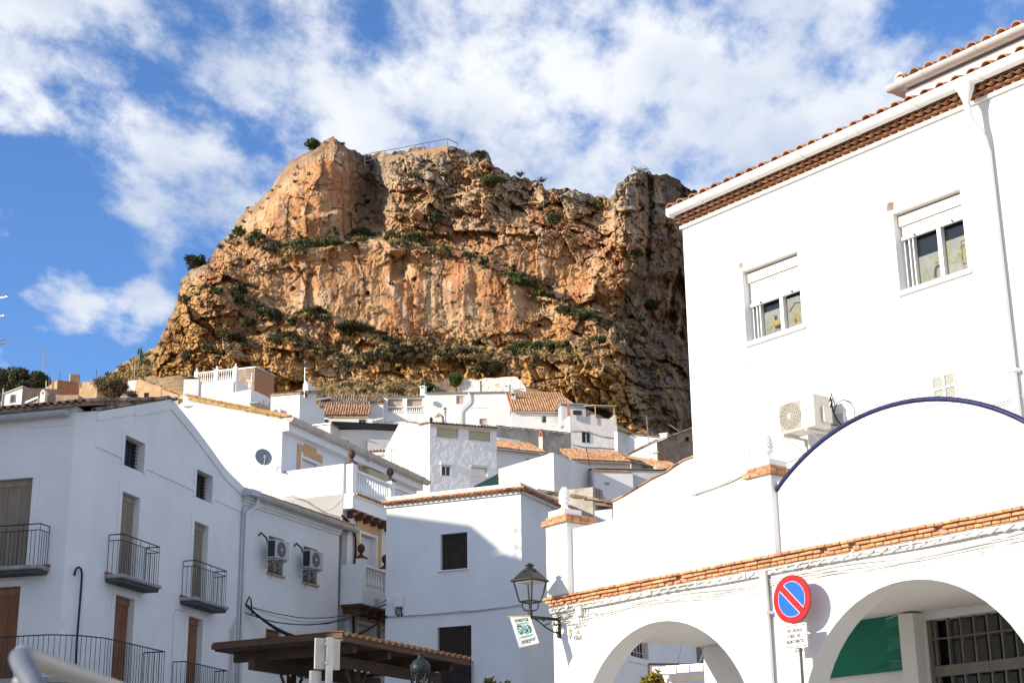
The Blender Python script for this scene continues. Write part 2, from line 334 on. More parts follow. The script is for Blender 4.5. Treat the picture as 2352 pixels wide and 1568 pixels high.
def fbm(x, y, oct=5, seed=0, gain=0.5, ridged=False):
    s = 0; a = 1; t = 0
    for o in range(oct):
        n = vnoise(x*2**o+17.3*o, y*2**o-9.1*o, seed+o)
        s = s+a*((1-2*np.abs(n)) if ridged else n); t += a; a *= gain
    return s/t
def worley(x, y, seed=0, ang=False):
    ix = np.floor(x).astype(np.int64); iy = np.floor(y).astype(np.int64)
    f1 = np.full(x.shape, 9.0); f2 = np.full(x.shape, 9.0); cid = np.zeros(x.shape); gx = np.zeros(x.shape); gy = np.zeros(x.shape)
    for dx in (-1, 0, 1):
        for dy in (-1, 0, 1):
            cx = ix+dx; cy = iy+dy
            px = cx+_h(cx, cy, seed); py = cy+_h(cx, cy, seed+1); d = np.hypot(x-px, y-py) if not ang else 0.55*np.maximum(np.abs(x-px), np.abs(y-py))+0.45*(np.abs(x-px)+np.abs(y-py))
            m = d < f1
            f2 = np.where(m, f1, np.minimum(f2, d)); cid = np.where(m, _h(cx, cy, seed+2), cid)
            gx = np.where(m, x-px, gx); gy = np.where(m, y-py, gy); f1 = np.where(m, d, f1)
    return f1, f2, cid, gx, gy
def sst(a, b, x):
    t = np.clip((x-a)/(b-a), 0, 1); return t*t*(3-2*t)
# ------------------------------------------------------------------ ground
PROF = [(-400, -4), (0, 0), (20, .6), (40, 2), (50, 3.0), (60, 4.5), (84, 11), (100, 17), (120, 25), (139, 32), (152, 37), (166, 47.6), (180, 53), (200, 58), (260, 62), (600, 64), (3000, 64)]
def ground_z(x, y):
    z = np.interp(y, [p[0] for p in PROF], [p[1] for p in PROF])
    z = z-sst(0, 24, x)*sst(70, 150, y)*9.0-sst(-25, -38, x)*sst(60, 150, y)*6.0
    return z+0.35*fbm(np.asarray(x)*0.12, np.asarray(y)*0.12, 4, 5)*sst(40, 90, y)
def gz(x, y): return float(ground_z(np.array([float(x)]), np.array([float(y)]))[0])
def build_ground():
    xs = np.concatenate([np.linspace(-3000, -160, 12), np.linspace(-150, 150, 160), np.linspace(160, 3000, 12)])
    ys = np.concatenate([np.linspace(-3000, -30, 10), np.linspace(-20, 230, 180), np.linspace(240, 4000, 18)])
    X, Y = np.meshgrid(xs, ys); Zg = ground_z(X.ravel(), Y.ravel())
    v = np.stack([X.ravel(), Y.ravel(), Zg], 1); nx = len(xs)
    f = [(j*nx+i, j*nx+i+1, (j+1)*nx+i+1, (j+1)*nx+i) for j in range(len(ys)-1) for i in range(nx-1)]
    me = bpy.data.meshes.new('ground'); me.from_pydata(v.tolist(), [], f); me.polygons.foreach_set('use_smooth', [True]*len(f))
    m = mat('dry_earth_and_grass', (0.30, 0.20, 0.11), (0.40, 0.29, 0.15), 0.5, 7, 0.95, 0.6, 3, c3=(0.17, 0.115, 0.065), s3=0.35, t3=(0.52, 0.7), bdist=0.15)
    me.materials.append(m); o = bpy.data.objects.new('ground', me); COL.objects.link(o); o['kind'] = 'structure'
    mp = mat('square_paving', (0.30, 0.28, 0.255), (0.35, 0.33, 0.30), 1.5, 5, 0.9, 0.2, 8)
    b = MB(); n = 14
    for j in range(n):
        for i in range(n):
            q = []
            for a, c in ((i, j), (i+1, j), (i+1, j+1), (i, j+1)):
                x = -22+44*a/n; y = -12+60*c/n; q.append((x, y, gz(x, y)+0.03))
            b.add(q, [(0, 1, 2, 3)])
    tag(b.build('square_pavement', mp), kind='structure')
build_ground()
# ------------------------------------------------------------------ the crag
SIL = [(320, 905), (332, 885), (340, 868), (343, 850), (350, 820), (362, 790), (378, 755), (395, 715), (402, 690), (415, 650), (432, 622), (470, 602), (485, 590), (500, 566), (520, 545), (537, 515), (560, 485), (590, 460), (620, 440), (632, 415), (648, 395), (665, 370), (690, 352), (705, 347), (730, 340), (745, 324), (765, 318), (780, 328), (800, 345), (830, 352), (845, 358), (880, 352), (925, 349), (955, 336), (975, 332), (985, 345), (1010, 338), (1050, 341), (1075, 348), (1100, 345), (1120, 350), (1135, 375), (1155, 388), (1170, 405), (1200, 410), (1240, 415), (1255, 432), (1290, 435), (1330, 440), (1365, 450), (1400, 452), (1413, 440), (1417, 422), (1440, 405), (1470, 396), (1490, 391), (1510, 400), (1530, 405), (1560, 415), (1580, 430), (1600, 438), (1625, 442), (1680, 452), (1760, 480), (1860, 560), (1960, 700)]
SX = [p[0] for p in SIL]; SY = [p[1] for p in SIL]
LEDGE = [   # ledge lines (px), step back above it in metres
    ([(400, 600), (480, 575), (560, 545), (640, 575), (760, 565), (850, 545), (960, 560), (1080, 590), (1200, 640), (1300, 705), (1400, 745), (1500, 770), (1700, 800)], 3.2),
    ([(330, 800), (420, 690), (510, 655), (560, 690), (640, 735), (720, 720), (800, 745), (880, 780), (1000, 800), (1200, 805), (1400, 785), (1500, 800), (1700, 840)], 2.6),
    ([(330, 860), (470, 800), (600, 770), (700, 790), (800, 830), (900, 812), (1100, 818), (1300, 815), (1420, 800), (1600, 900)], 1.3),
    ([(500, 520), (700, 500), (800, 480), (950, 470), (1100, 440), (1250, 470), (1400, 480), (1700, 480)], 1.6)]
def crag_depth(x, y):
    """distance (world Y) of the rock face seen at pixel x, y"""
    top = np.interp(x, SX, SY)
    D = 186+0.019*(905-y)
    for pts, st in LEDGE:
        ly = np.interp(x, [p[0] for p in pts], [p[1] for p in pts])+7*fbm(x*0.02, y*0.0+3.1, 3, 3)
        D = D+st*sst(ly+5, ly-7, y)
    # the rounded left flank
    xl = np.interp(y, SY[:24][::-1], SX[:24][::-1])
    D = D+6.5*np.exp(-np.clip(x-xl, 0, 400)/30.0)+1.6*np.exp(-np.clip(y-top, 0, 400)/12.0)
    # big buttresses and gullies
    def bump(cx, cy, rx, ry, a): return a*np.exp(-(((x-cx)/rx)**2)**1.5-(((y-cy)/ry)**2)**1.5)
    D = D+bump(690, 450, 105, 130, -5.0)+5.5*sst(782, 812, x+0.10*(y-440))*sst(905, 850, x)*sst(565, 520, y)+bump(850, 440, 30, 80, 1.5)+2.6*sst(1135, 1160, x+0.3*(y-400))*sst(1260, 1190, x)*sst(520, 470, y)+2.2*sst(895, 903, x)*sst(950, 915, x)*sst(575, 590, y)*sst(650, 630, y)+bump(960, 420, 70, 70, -2.0)+bump(1110, 420, 55, 70, -2.4)
    D = D+bump(1200, 560, 110, 75, -1.5)+bump(1437, 470, 30, 110, -5.5)+3.0*np.exp(-((x-1489-6*vnoise(y*0.03, y*0, 5))/7.0)**2)*sst(640, 560, y)+2.4*sst(1330, 1352, x)*sst(1412, 1400, x)*sst(540, 500, y)+bump(1300, 470, 80, 35, 1.6)+bump(470, 720, 70, 90, -2.5)+bump(640, 830, 60, 60, -2.0)+bump(780, 835, 50, 50, 1.0)
    D = D+bump(1240, 690, 40, 40, 2.0)+bump(900, 690, 230, 70, -0.8)+bump(1330, 870, 90, 70, -2.5)+bump(1540, 880, 40, 90, -7.0)+bump(1390, 640, 50, 60, -2.0)
    xr = np.interp(y, [400, 430, 560, 620, 690, 760, 820, 900, 960, 1000], [1490, 1478, 1488, 1462, 1425, 1408, 1428, 1455, 1478, 1485])+14*fbm(y*0.03, y*0.0, 4, 8)
    D = D+np.clip(x-xr, 0, 150)*0.165*(1+0.25*fbm(x*0.05, y*0.02, 3, 12))
    return D, top
def crag_fine(x, y):
    wx = x+6*fbm(x*0.03, y*0.03, 3, 21); wy = y+6*fbm(x*0.03+5, y*0.03, 3, 22)
    rough = np.clip(0.32+0.58*sst(830, 930, x)*sst(620, 545, y)+0.35*sst(1180, 1300, x)+0.55*sst(590, 480, x)+0.5*sst(735, 800, y), 0.25, 1.15)
    face = np.exp(-(((x-900)/330)**2)**2-(((y-680)/75)**2)**2)+np.exp(-(((x-680)/95)**2)**2-(((y-450)/95)**2)**2)+0.8*np.exp(-(((x-1250)/110)**2)**2-(((y-610)/60)**2)**2)
    face = np.clip(face, 0, 1); rough = rough*(1-0.78*face); rough = rough*(1-0.45*sst(1440, 1500, x))
    ca, sa = cos(0.5), sin(0.5); rx = wx*ca+wy*sa; ry = -wx*sa+wy*ca          # the beds dip to the right
    def layer(fx, fy, seed, amp, tilt, crack, cw):
        f1, f2, cid, gx, gy = worley(rx*fx, ry*fy, seed, True); k = (cid*65521).astype(np.int64)
        tx = _h(k, k*3+1, seed+7)-0.5; ty = _h(k*5+2, k, seed+8)-0.35
        return (cid-0.5)*amp+(gx*tx-gy*ty)*tilt+crack*sst(cw, 0.0, f2-f1)
    d = rough*layer(0.012, 0.019, 31, 2.6, 5.2, 0.9, 0.05)
    d = d+rough*layer(0.034, 0.048, 41, 1.15, 2.5, 0.55, 0.08)
    d = d+rough*layer(0.10, 0.13, 51, 0.50, 1.0, 0.32, 0.12)
    d = d+(0.25+rough*0.75)*layer(0.27, 0.31, 55, 0.14, 0.32, 0.10, 0.2)
    # bigger planes with long cracks on the smooth faces
    f1, f2, cid, gx, gy = worley(wx*0.024+2.2, wy*0.0048, 57, True); k = (cid*65521).astype(np.int64)
    d = d+face*((cid-0.5)*0.8+gx*(_h(k, k+4, 9)-0.5)*1.8+0.5*sst(0.03, 0.0, f2-f1)*sst(0.35, 0.6, cid))
    d = d+0.8*fbm(x*0.012, y*0.016, 3, 61)
    flut = fbm(wx*0.075, wy*0.006, 3, 81)
    d = d+0.22*flut*(0.3+0.7*face)+0.10*fbm(x*0.25, y*0.22, 3, 83)
    # pockets and small caves
    f1, f2, cid, gx, gy = worley(x*0.022+8, y*0.022, 91); d = d+np.where(cid > 0.93, 1.3*sst(0.16, 0.05, f1), 0)
    return d
def crag_Y(px, py):
    x = np.array([float(px)]); y = np.array([float(py)]); D, t = crag_depth(x, y); return float(D[0])
def build_crag():
    nx, ny = 900, 330
    xs = np.linspace(320, 1960, nx); T = np.linspace(0, 1, ny)
    X = np.repeat(xs[None, :], ny, 0); top = np.interp(xs, SX, SY)+7.0*fbm(xs*0.06, xs*0, 5, 101, 0.65)+7.0*(worley(xs*0.06, xs*0, 103)[2]-0.5)
    bot = 1015.0
    Yp = bot+(top[None, :]-bot)*T[:, None]
    D, _ = crag_depth(X, Yp); fade = sst(0, 8, Yp-top[None, :])*0.4+0.6
    D = D+crag_fine(X, Yp)*fade
    Xw = X+3.5*fbm(X*0.07, Yp*0.07, 3, 111)+6.0*(worley(X*0.045, Yp*0.055, 115, True)[2]-0.5)*sst(640, 560, X); Yw = Yp+2.2*fbm(X*0.07+9, Yp*0.07, 3, 112)
    dx = (Xw-1176)/FPX; dy = -(Yw-784)/FPX
    R = np.array(rt); U = np.array(upv); Fv = np.array(fw)
    dirs = dx[..., None]*R+dy[..., None]*U+Fv
    P = np.array(CAM)+dirs*(D/dirs[..., 1])[..., None]
    rows = [P]
    # crown of the rock and its far side
    last = P[-1]
    for k, (back, dz) in enumerate([(1.2, -0.1), (3.5, -0.5), (8, -1.5), (16, -4), (28, -12), (34, -50)]):
        q = last.copy(); q[:, 1] += back; q[:, 2] += dz+0.5*fbm(xs*0.03, xs*0+k, 3, 120+k); q[:, 2] = np.maximum(q[:, 2], 30); rows.append(q[None])
    P = np.concatenate(rows, 0); nr = P.shape[0]
    idx = np.arange(nr*nx).reshape(nr, nx)
    f = np.stack([idx[:-1, :-1], idx[:-1, 1:], idx[1:, 1:], idx[1:, :-1]], -1).reshape(-1, 4)
    me = bpy.data.meshes.new('crag'); me.vertices.add(nr*nx); me.vertices.foreach_set('co', P.reshape(-1).astype(np.float32))
    me.loops.add(f.size); me.loops.foreach_set('vertex_index', f.reshape(-1).astype(np.int32)); me.polygons.add(len(f))
    me.polygons.foreach_set('loop_start', np.arange(0, f.size, 4, dtype=np.int32)); me.polygons.foreach_set('use_smooth', np.ones(len(f), dtype=bool)); me.update(); me.validate()
    # mineral zones: r = grey weathered, g = ochre earth, b = limewashed
    zx, zy = X, Yp
    n1 = fbm(zx*0.02, zy*0.02, 4, 131); n2 = fbm(zx*0.05, zy*0.012, 4, 132)
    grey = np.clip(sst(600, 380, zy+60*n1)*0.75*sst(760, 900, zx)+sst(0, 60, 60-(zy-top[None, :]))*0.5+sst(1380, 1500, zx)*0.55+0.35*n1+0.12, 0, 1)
    och = np.clip(sst(730, 860, zy+50*n1+30*n2)+0.8*sst(520, 420, zx)*sst(620, 700, zy), 0, 1)
    lim = np.exp(-(((zx-790+25*n1)/42)**2)**2-(((zy-832)/42)**2)**2)*np.clip(0.75+n1, 0, 1)
    dry = np.zeros_like(zx)
    for pts, st in LEDGE:
        ly = np.interp(zx, [p[0] for p in pts], [p[1] for p in pts])
        dry = np.maximum(dry, np.exp(-((zy-ly+2+6*n1)/9.0)**2)*np.clip(0.5+1.5*n1, 0, 1))
    dry = np.maximum(dry, sst(500, 470, zy)*sst(640, 560, zx)*0.35)
    col = np.zeros((nr*nx, 4), np.float32); z = np.stack([grey, och, lim, dry], -1).reshape(-1, 4); col[:len(z)] = z; col[len(z):, 3] = 1
    at_ = me.attributes.new('zone', 'FLOAT_COLOR', 'POINT'); at_.data.foreach_set('color', col.reshape(-1))
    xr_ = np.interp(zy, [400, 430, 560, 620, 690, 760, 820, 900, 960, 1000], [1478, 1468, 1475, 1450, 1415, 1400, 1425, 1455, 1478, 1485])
    vr = np.zeros(nr*nx, np.float32); vv = np.clip(sst(-10, 25, zx-xr_)*0.9+0.55*sst(34, 0, zy-top[None, :]+22*n1)+0.7*sst(800, 830, zx)*sst(900, 870, zx)*sst(540, 500, zy), 0, 1); vr[:vv.size] = vv.ravel()  # summit edge crust, plus shade painted right of the tower and in the gully
    at2 = me.attributes.new('crust_and_shade', 'FLOAT', 'POINT'); at2.data.foreach_set('value', vr)
    m = bpy.data.materials.new('limestone_and_clay_rock'); m.use_nodes = True; nt = m.node_tree; N = nt.nodes; L = nt.links; b = N['Principled BSDF']
    b.inputs['Roughness'].default_value = 0.95; b.inputs['Specular IOR Level'].default_value = 0.15
    geo = N.new('ShaderNodeNewGeometry'); atn = N.new('ShaderNodeAttribute'); atn.attribute_name = 'zone'; sep = N.new('ShaderNodeSeparateColor'); L.new(atn.outputs['Color'], sep.inputs[0])
    def nz(sc, st=None, det=4, r=0.62):
        v = geo.outputs['Position']
        if st: q = N.new('ShaderNodeMapping'); q.inputs['Scale'].default_value = st; L.new(v, q.inputs[0]); v = q.outputs[0]
        n = N.new('ShaderNodeTexNoise'); n.inputs['Scale'].default_value = sc; n.inputs['Detail'].default_value = det; n.inputs['Roughness'].default_value = r; L.new(v, n.inputs['Vector']); return n.outputs['Fac']
    def rg(f, a, c, o1=0, o2=1):
        q = N.new('ShaderNodeMapRange'); q.interpolation_type = 'SMOOTHSTEP'; L.new(f, q.inputs[0]); q.inputs[1].default_value = a; q.inputs[2].default_value = c; q.inputs[3].default_value = o1; q.inputs[4].default_value = o2; return q.outputs[0]
    def mul(a, c):
        q = N.new('ShaderNodeMath'); q.operation = 'MULTIPLY'; L.new(a, q.inputs[0])
        if isinstance(c, float): q.inputs[1].default_value = c
        else: L.new(c, q.inputs[1])
        return q.outputs[0]
    def mx(f, a, c, bl='MIX'):
        q = N.new('ShaderNodeMixRGB'); q.blend_type = bl
        for i, v in enumerate((f, a, c)):
            if isinstance(v, float): q.inputs[i].default_value = v
            elif isinstance(v, tuple): q.inputs[i].default_value = (*v, 1)
            else: L.new(v, q.inputs[i])
        return q.outputs[0]
    c = mx(rg(nz(0.13), 0.38, 0.62), (0.51, 0.268, 0.118), (0.54, 0.355, 0.205))
    c = mx(mul(rg(nz(0.34, (1, 1, 0.07), 5), 0.47, 0.60), 0.8), c, (0.41, 0.165, 0.065))           # iron stained runs
    c = mx(mul(rg(nz(0.55, (1, 1, 0.06), 5), 0.54, 0.66), 0.8), c, (0.61, 0.46, 0.32))          # pale calcite runs
    c = mx(mul(sep.outputs[1], 0.85), c, mx(rg(nz(0.30), 0.38, 0.62), (0.43, 0.225, 0.065), (0.53, 0.325, 0.125)))
    gy = mx(rg(nz(0.5), 0.38, 0.62), (0.25, 0.195, 0.135), (0.45, 0.375, 0.28))
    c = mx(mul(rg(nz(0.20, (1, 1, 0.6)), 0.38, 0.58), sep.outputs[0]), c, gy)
    c = mx(mul(rg(nz(0.75, (1, 1, 0.12), 5), 0.55, 0.68), 0.75), c, (0.155, 0.105, 0.07))         # dark varnish streaks
    c = mx(mul(rg(nz(0.33, None, 5), 0.56, 0.70), 0.45), c, (0.19, 0.13, 0.085))                   # lichen
    c = mx(mul(rg(nz(2.4, None, 4), 0.5, 0.68), 0.35), c, (0.17, 0.10, 0.055))
    c = mx(sep.outputs[2], c, mx(rg(nz(0.8), 0.4, 0.62), (0.66, 0.54, 0.40), (0.50, 0.34, 0.20)))
    c = mx(mul(rg(nz(0.7, None, 6), 0.40, 0.56), atn.outputs['Alpha']), c, mx(rg(nz(1.2), 0.4, 0.6), (0.44, 0.31, 0.13), (0.24, 0.17, 0.08)))
    vn = N.new('ShaderNodeAttribute'); vn.attribute_name = 'crust_and_shade'
    c = mx(mul(rg(nz(0.28, (1, 1, 0.22), 6), 0.30, 0.52), vn.outputs['Fac']), c, mx(rg(nz(0.6, None, 4), 0.42, 0.62), (0.085, 0.062, 0.046), (0.17, 0.125, 0.09)))   # dark crust at the summit edge, painted shade on the right flank and gully
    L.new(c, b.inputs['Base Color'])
    bp = N.new('ShaderNodeBump'); bp.inputs['Strength'].default_value = 0.8; bp.inputs['Distance'].default_value = 0.25; L.new(nz(1.6, None, 4, 0.7), bp.inputs['Height']); L.new(bp.outputs[0], b.inputs['Normal'])
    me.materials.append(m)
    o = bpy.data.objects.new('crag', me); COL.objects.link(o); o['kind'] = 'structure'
build_crag()
# ------------------------------------------------------------------ hill to the left of the crag
def build_hill():
    prof = [(-260, 880), (-100, 880), (0, 872), (60, 868), (110, 872), (160, 884), (200, 880), (235, 872), (258, 856), (272, 842), (292, 828), (315, 819), (345, 803), (400, 790), (520, 790)]
    nx, ny = 200, 60; xs = np.linspace(-260, 520, nx); top = np.interp(xs, [p[0] for p in prof], [p[1] for p in prof])+1.8*fbm(xs*0.09, xs*0, 4, 7)
    V_ = []; 
    for j in range(ny):
        t = j/(ny-1)
        for i in range(nx):
            y = 985+(top[i]-985)*t; Yd = 150+70*t**1.3; V_.append(at((xs[i], y), Yd))
    n1 = fbm(np.array([v.x for v in V_])*0.25, np.array([v.y for v in V_])*0.25, 5, 77)
    V_ = [v+Vector((0, 0, 0.35*n1[k]*(1 if k < nx*(ny-4) else 0.2))) for k, v in enumerate(V_)]
    for back, dz in ((6, -0.5), (30, -6), (90, -30)):
        V_ += [v+Vector((0, back, dz)) for v in V_[(ny-1)*nx:ny*nx]]
    nr = len(V_)//nx
    f = [(j*nx+i, j*nx+i+1, (j+1)*nx+i+1, (j+1)*nx+i) for j in range(nr-1) for i in range(nx-1)]
    me = bpy.data.meshes.new('hill'); me.from_pydata([tuple(v) for v in V_], [], f); me.polygons.foreach_set('use_smooth', [True]*len(f))
    me.materials.append(mat('stony_dry_slope', (0.34, 0.21, 0.115), (0.42, 0.30, 0.15), 0.35, 7, 0.95, 0.9, 1.5, c3=(0.20, 0.13, 0.08), s3=0.7, t3=(0.5, 0.66), bdist=0.3))
    o = bpy.data.objects.new('hill', me); COL.objects.link(o); o['kind'] = 'structure'
build_hill()
# ------------------------------------------------------------------ planting
def leaf_mat(name, a, b, c):
    m = mat(name, a, b, 1.6, 3, 0.75, spec=0.15, c3=c, s3=0.8, t3=(0.45, 0.7)); return m
m_lf = {'green': leaf_mat('broom_green', (0.085, 0.105, 0.038), (0.115, 0.135, 0.05), (0.06, 0.072, 0.03)),
        'dark': leaf_mat('dark_scrub', (0.055, 0.055, 0.028), (0.085, 0.078, 0.038), (0.042, 0.036, 0.022)),
        'dry': leaf_mat('dry_scrub', (0.135, 0.098, 0.055), (0.18, 0.13, 0.07), (0.085, 0.062, 0.036)),
        'olive': leaf_mat('olive_foliage', (0.075, 0.088, 0.047), (0.105, 0.12, 0.068), (0.05, 0.06, 0.034)),
        'fresh': leaf_mat('fresh_green', (0.065, 0.12, 0.02), (0.10, 0.16, 0.03), (0.04, 0.075, 0.015)),
        'deep': leaf_mat('deep_green', (0.020, 0.055, 0.012), (0.035, 0.08, 0.018), (0.014, 0.036, 0.009)),
        'straw': leaf_mat('straw_grass', (0.40, 0.28, 0.12), (0.50, 0.37, 0.17), (0.28, 0.19, 0.09)),
        'autumn': leaf_mat('autumn_leaves', (0.16, 0.15, 0.025), (0.27, 0.19, 0.03), (0.07, 0.09, 0.02))}
m_bark = mat('bark', (0.11, 0.08, 0.055), (0.15, 0.115, 0.08), 8, 5, 0.95, 0.4, 25)
RS = np.random.RandomState(11)
def leaves(c, r, n, size, clumps=14, up=0.0, blade=1.0, flat=0.0):
    """many small leaf faces gathered in uneven clumps through an ellipsoid; returns verts (4n,3)"""
    c = np.array(c); r = np.array(r)
    d = RS.normal(size=(clumps, 3)); d /= np.linalg.norm(d, axis=1)[:, None]; cc = d*(RS.uniform(0.25, 0.86, (clumps, 1)))
    cr = RS.uniform(0.22, 0.46, clumps)
    k = RS.randint(0, clumps, n); q = RS.normal(size=(n, 3)); q /= np.linalg.norm(q, axis=1)[:, None]; q *= RS.uniform(0.3, 1.0, (n, 1))**0.6
    p = cc[k]+q*cr[k][:, None]; p = c+p*r
    a = RS.normal(size=(n, 3)); a[:, 2] += up; a /= np.linalg.norm(a, axis=1)[:, None]
    b = np.cross(a, RS.normal(size=(n, 3))); b /= np.linalg.norm(b, axis=1)[:, None]
    s = size*RS.uniform(0.6, 1.3, (n, 1)); a = a*s*blade; b = b*s/ max(blade, 1.0)**0.5*0.6
    return np.stack([p-a-b*0.4, p-a*0.1+b, p+a, p-a*0.1-b], 1).reshape(-1, 3)
def leaf_mesh(name, vs, m):
    n = len(vs)//4; me = bpy.data.meshes.new(name); me.vertices.add(len(vs)); me.vertices.foreach_set('co', vs.astype(np.float32).ravel())
    me.loops.add(n*4); me.loops.foreach_set('vertex_index', np.arange(n*4, dtype=np.int32)); me.polygons.add(n); me.polygons.foreach_set('loop_start', np.arange(0, n*4, 4, dtype=np.int32)); me.update(); me.materials.append(m); return me
def shrub(label, c, r, kind='green', n=900, size=0.16, group=None, name='shrub', cat='shrub', up=0.6, blade=1.6, clumps=16):
    c = Vector(c); b = MB(); t = thing(name, label, cat, c-Vector((0, 0, r[2])), group)
    base = c-Vector((0, 0, r[2]*1.1))
    for k in range(5):
        e = c+Vector((random.uniform(-.6, .6)*r[0], random.uniform(-.6, .6)*r[1], random.uniform(-.1, .6)*r[2])); b.tube([base, (base+e)/2+Vector((0, 0, 0.1*r[2])), e], [0.05*r[2], 0.03*r[2], 0.012*r[2]], 4)
    b.build('stem', m_bark, t)
    vs = leaves((0, 0, 0), r, n, size, clumps, up, blade)
    link('foliage', leaf_mesh('foliage', vs, m_lf[kind]), t, Matrix.Translation(c)); return t
def on_crag(px, py, back=0.0): return at((px, py), crag_Y(px, py)-1.0+back)
PXM = 190.0/FPX
def crag_shrubs():
    W_ = [(720, 330, 23, 16, 'olive', 'rounded olive green bush crowning the left summit of the crag'),
          (452, 602, 30, 20, 'dark', 'dark bush overhanging the left outline of the crag'),
          (548, 531, 18, 13, 'green', 'small green bush at the left end of the upper ledge'),
          (592, 543, 25, 14, 'green', 'bright green bush second from the left on the upper ledge'),
          (640, 567, 32, 13, 'olive', 'grey green bush low on the upper ledge under the smooth face'),
          (695, 562, 42, 14, 'green', 'long low green bush in the middle of the upper ledge'),
          (758, 556, 34, 15, 'green', 'wide green bush right of the middle of the upper ledge'),
          (838, 537, 38, 18, 'green', 'tallest green bush on the upper ledge'),
          (895, 537, 20, 11, 'olive', 'small bush between two large bushes on the upper ledge'),
          (950, 548, 36, 16, 'green', 'green bush at the right end of the upper ledge'),
          (497, 668, 20, 9, 'green', 'low green bush on the left shoulder of the crag'),
          (555, 660, 22, 14, 'dark', 'dark bush in the hollow on the left flank of the crag'),
          (620, 722, 34, 15, 'dark', 'dark scrub left of the middle ledge in a shadowed notch'),
          (570, 742, 20, 10, 'dark', 'small dark bush below the left shoulder of the crag'),
          (660, 772, 30, 15, 'dark', 'dark bush on the rubble spur above the white terrace house'),
          (722, 715, 34, 11, 'dark', 'low scrub at the foot of the big pale rock face'),
          (812, 752, 46, 17, 'dark', 'large dark scrub sloping down the middle ledge'),
          (530, 772, 24, 9, 'dark', 'low dark scrub far left on the lower flank'),
          (473, 797, 12, 8, 'green', 'tiny green bush low on the left flank of the crag'),
          (925, 806, 38, 13, 'dark', 'dark scrub at the left end of the lower ledge'),
          (1068, 808, 40, 11, 'dry', 'brownish scrub along the middle of the lower ledge'),
          (1122, 842, 34, 18, 'dark', 'dark bush hanging below the lower ledge'),
          (1200, 802, 34, 22, 'green', 'tall green bush on the lower ledge right of centre'),
          (1262, 797, 48, 12, 'green', 'long green hedge of broom on the lower ledge'),
          (1380, 782, 28, 14, 'green', 'green bush at the right end of the lower ledge'),
          (1102, 354, 20, 9, 'olive', 'small bush on the summit edge right of the railing'),
          (1130, 415, 34, 14, 'green', 'green bush in the boulders under the right summit edge'),
          (995, 500, 25, 15, 'olive', 'grey green bush high in the middle of the crag'),
          (1275, 501, 24, 11, 'olive', 'bush in the boulder field left of the rock tower'),
          (1372, 469, 14, 10, 'green', 'small green bush in the saddle beside the rock tower'),
          (1190, 641, 28, 17, 'green', 'green bush at the top of the slanting right ledge'),
          (1240, 671, 16, 10, 'green', 'small bush in the shadow of the slanting right ledge'),
          (1290, 711, 18, 10, 'olive', 'grey green bush halfway down the slanting right ledge'),
          (1336, 723, 34, 12, 'green', 'wide green bush low on the slanting right ledge'),
          (1460, 582, 20, 11, 'olive', 'bush on the ledge at the foot of the rock tower'),
          (845, 408, 14, 9, 'dry', 'dry bush in the gully under the railing'),
          (950, 402, 22, 8, 'dry', 'straw coloured bush beneath the viewpoint railing'),
          (1050, 488, 24, 9, 'dry', 'dry bush on the broken band in the middle of the crag'),
          (1500, 700, 24, 14, 'dark', 'dark scrub on the shaded right side of the crag')]
    for x, y, rx, ry, k, lab in W_:
        D = crag_Y(x, y); c = at((x, y), D-1.6); q = PXM
        shrub(lab, c, (rx*q, min(rx*q, 1.8), ry*q), k, int(400+rx*ry*3.2), 0.16, 'bushes growing on the crag', up=0.9 if k in ('green', 'olive') else 0.2, clumps=8+int(rx*0.7))
    for x, y, rx, ry, lab in ((1195, 399, 18, 11, 'sparse dark shrub in the notch on the skyline'), (1244, 413, 15, 8, 'thin twiggy shrub right of the notch on the skyline'), (1470, 388, 30, 17, 'leafless reddish shrub on top of the rock tower'), (785, 330, 12, 8, 'thin twiggy shrub on the left summit of the crag')):
        c = at((x, y), crag_Y(x, y+8)+0.8); t = thing('shrub', lab, 'shrub', c, 'twiggy shrubs on the skyline'); b = MB()
        for k in range(26):
            e = c+Vector((random.uniform(-1, 1)*rx*PXM, random.uniform(-.4, .4), random.uniform(-.2, 1)*ry*PXM)); m_ = c*0.4+e*0.6+Vector((random.uniform(-.2, .2), 0, -0.1)); b.tube([c-Vector((0, 0, ry*PXM)), m_, e], [0.035, 0.02, 0.01], 3)
        b.build('branches', m_bark, t)
        link('foliage', leaf_mesh('foliage', leaves((0, 0, 0), (rx*PXM, 0.5, ry*PXM), 130, 0.10, 20), m_lf['dark']), t, Matrix.Translation(c))
crag_shrubs()
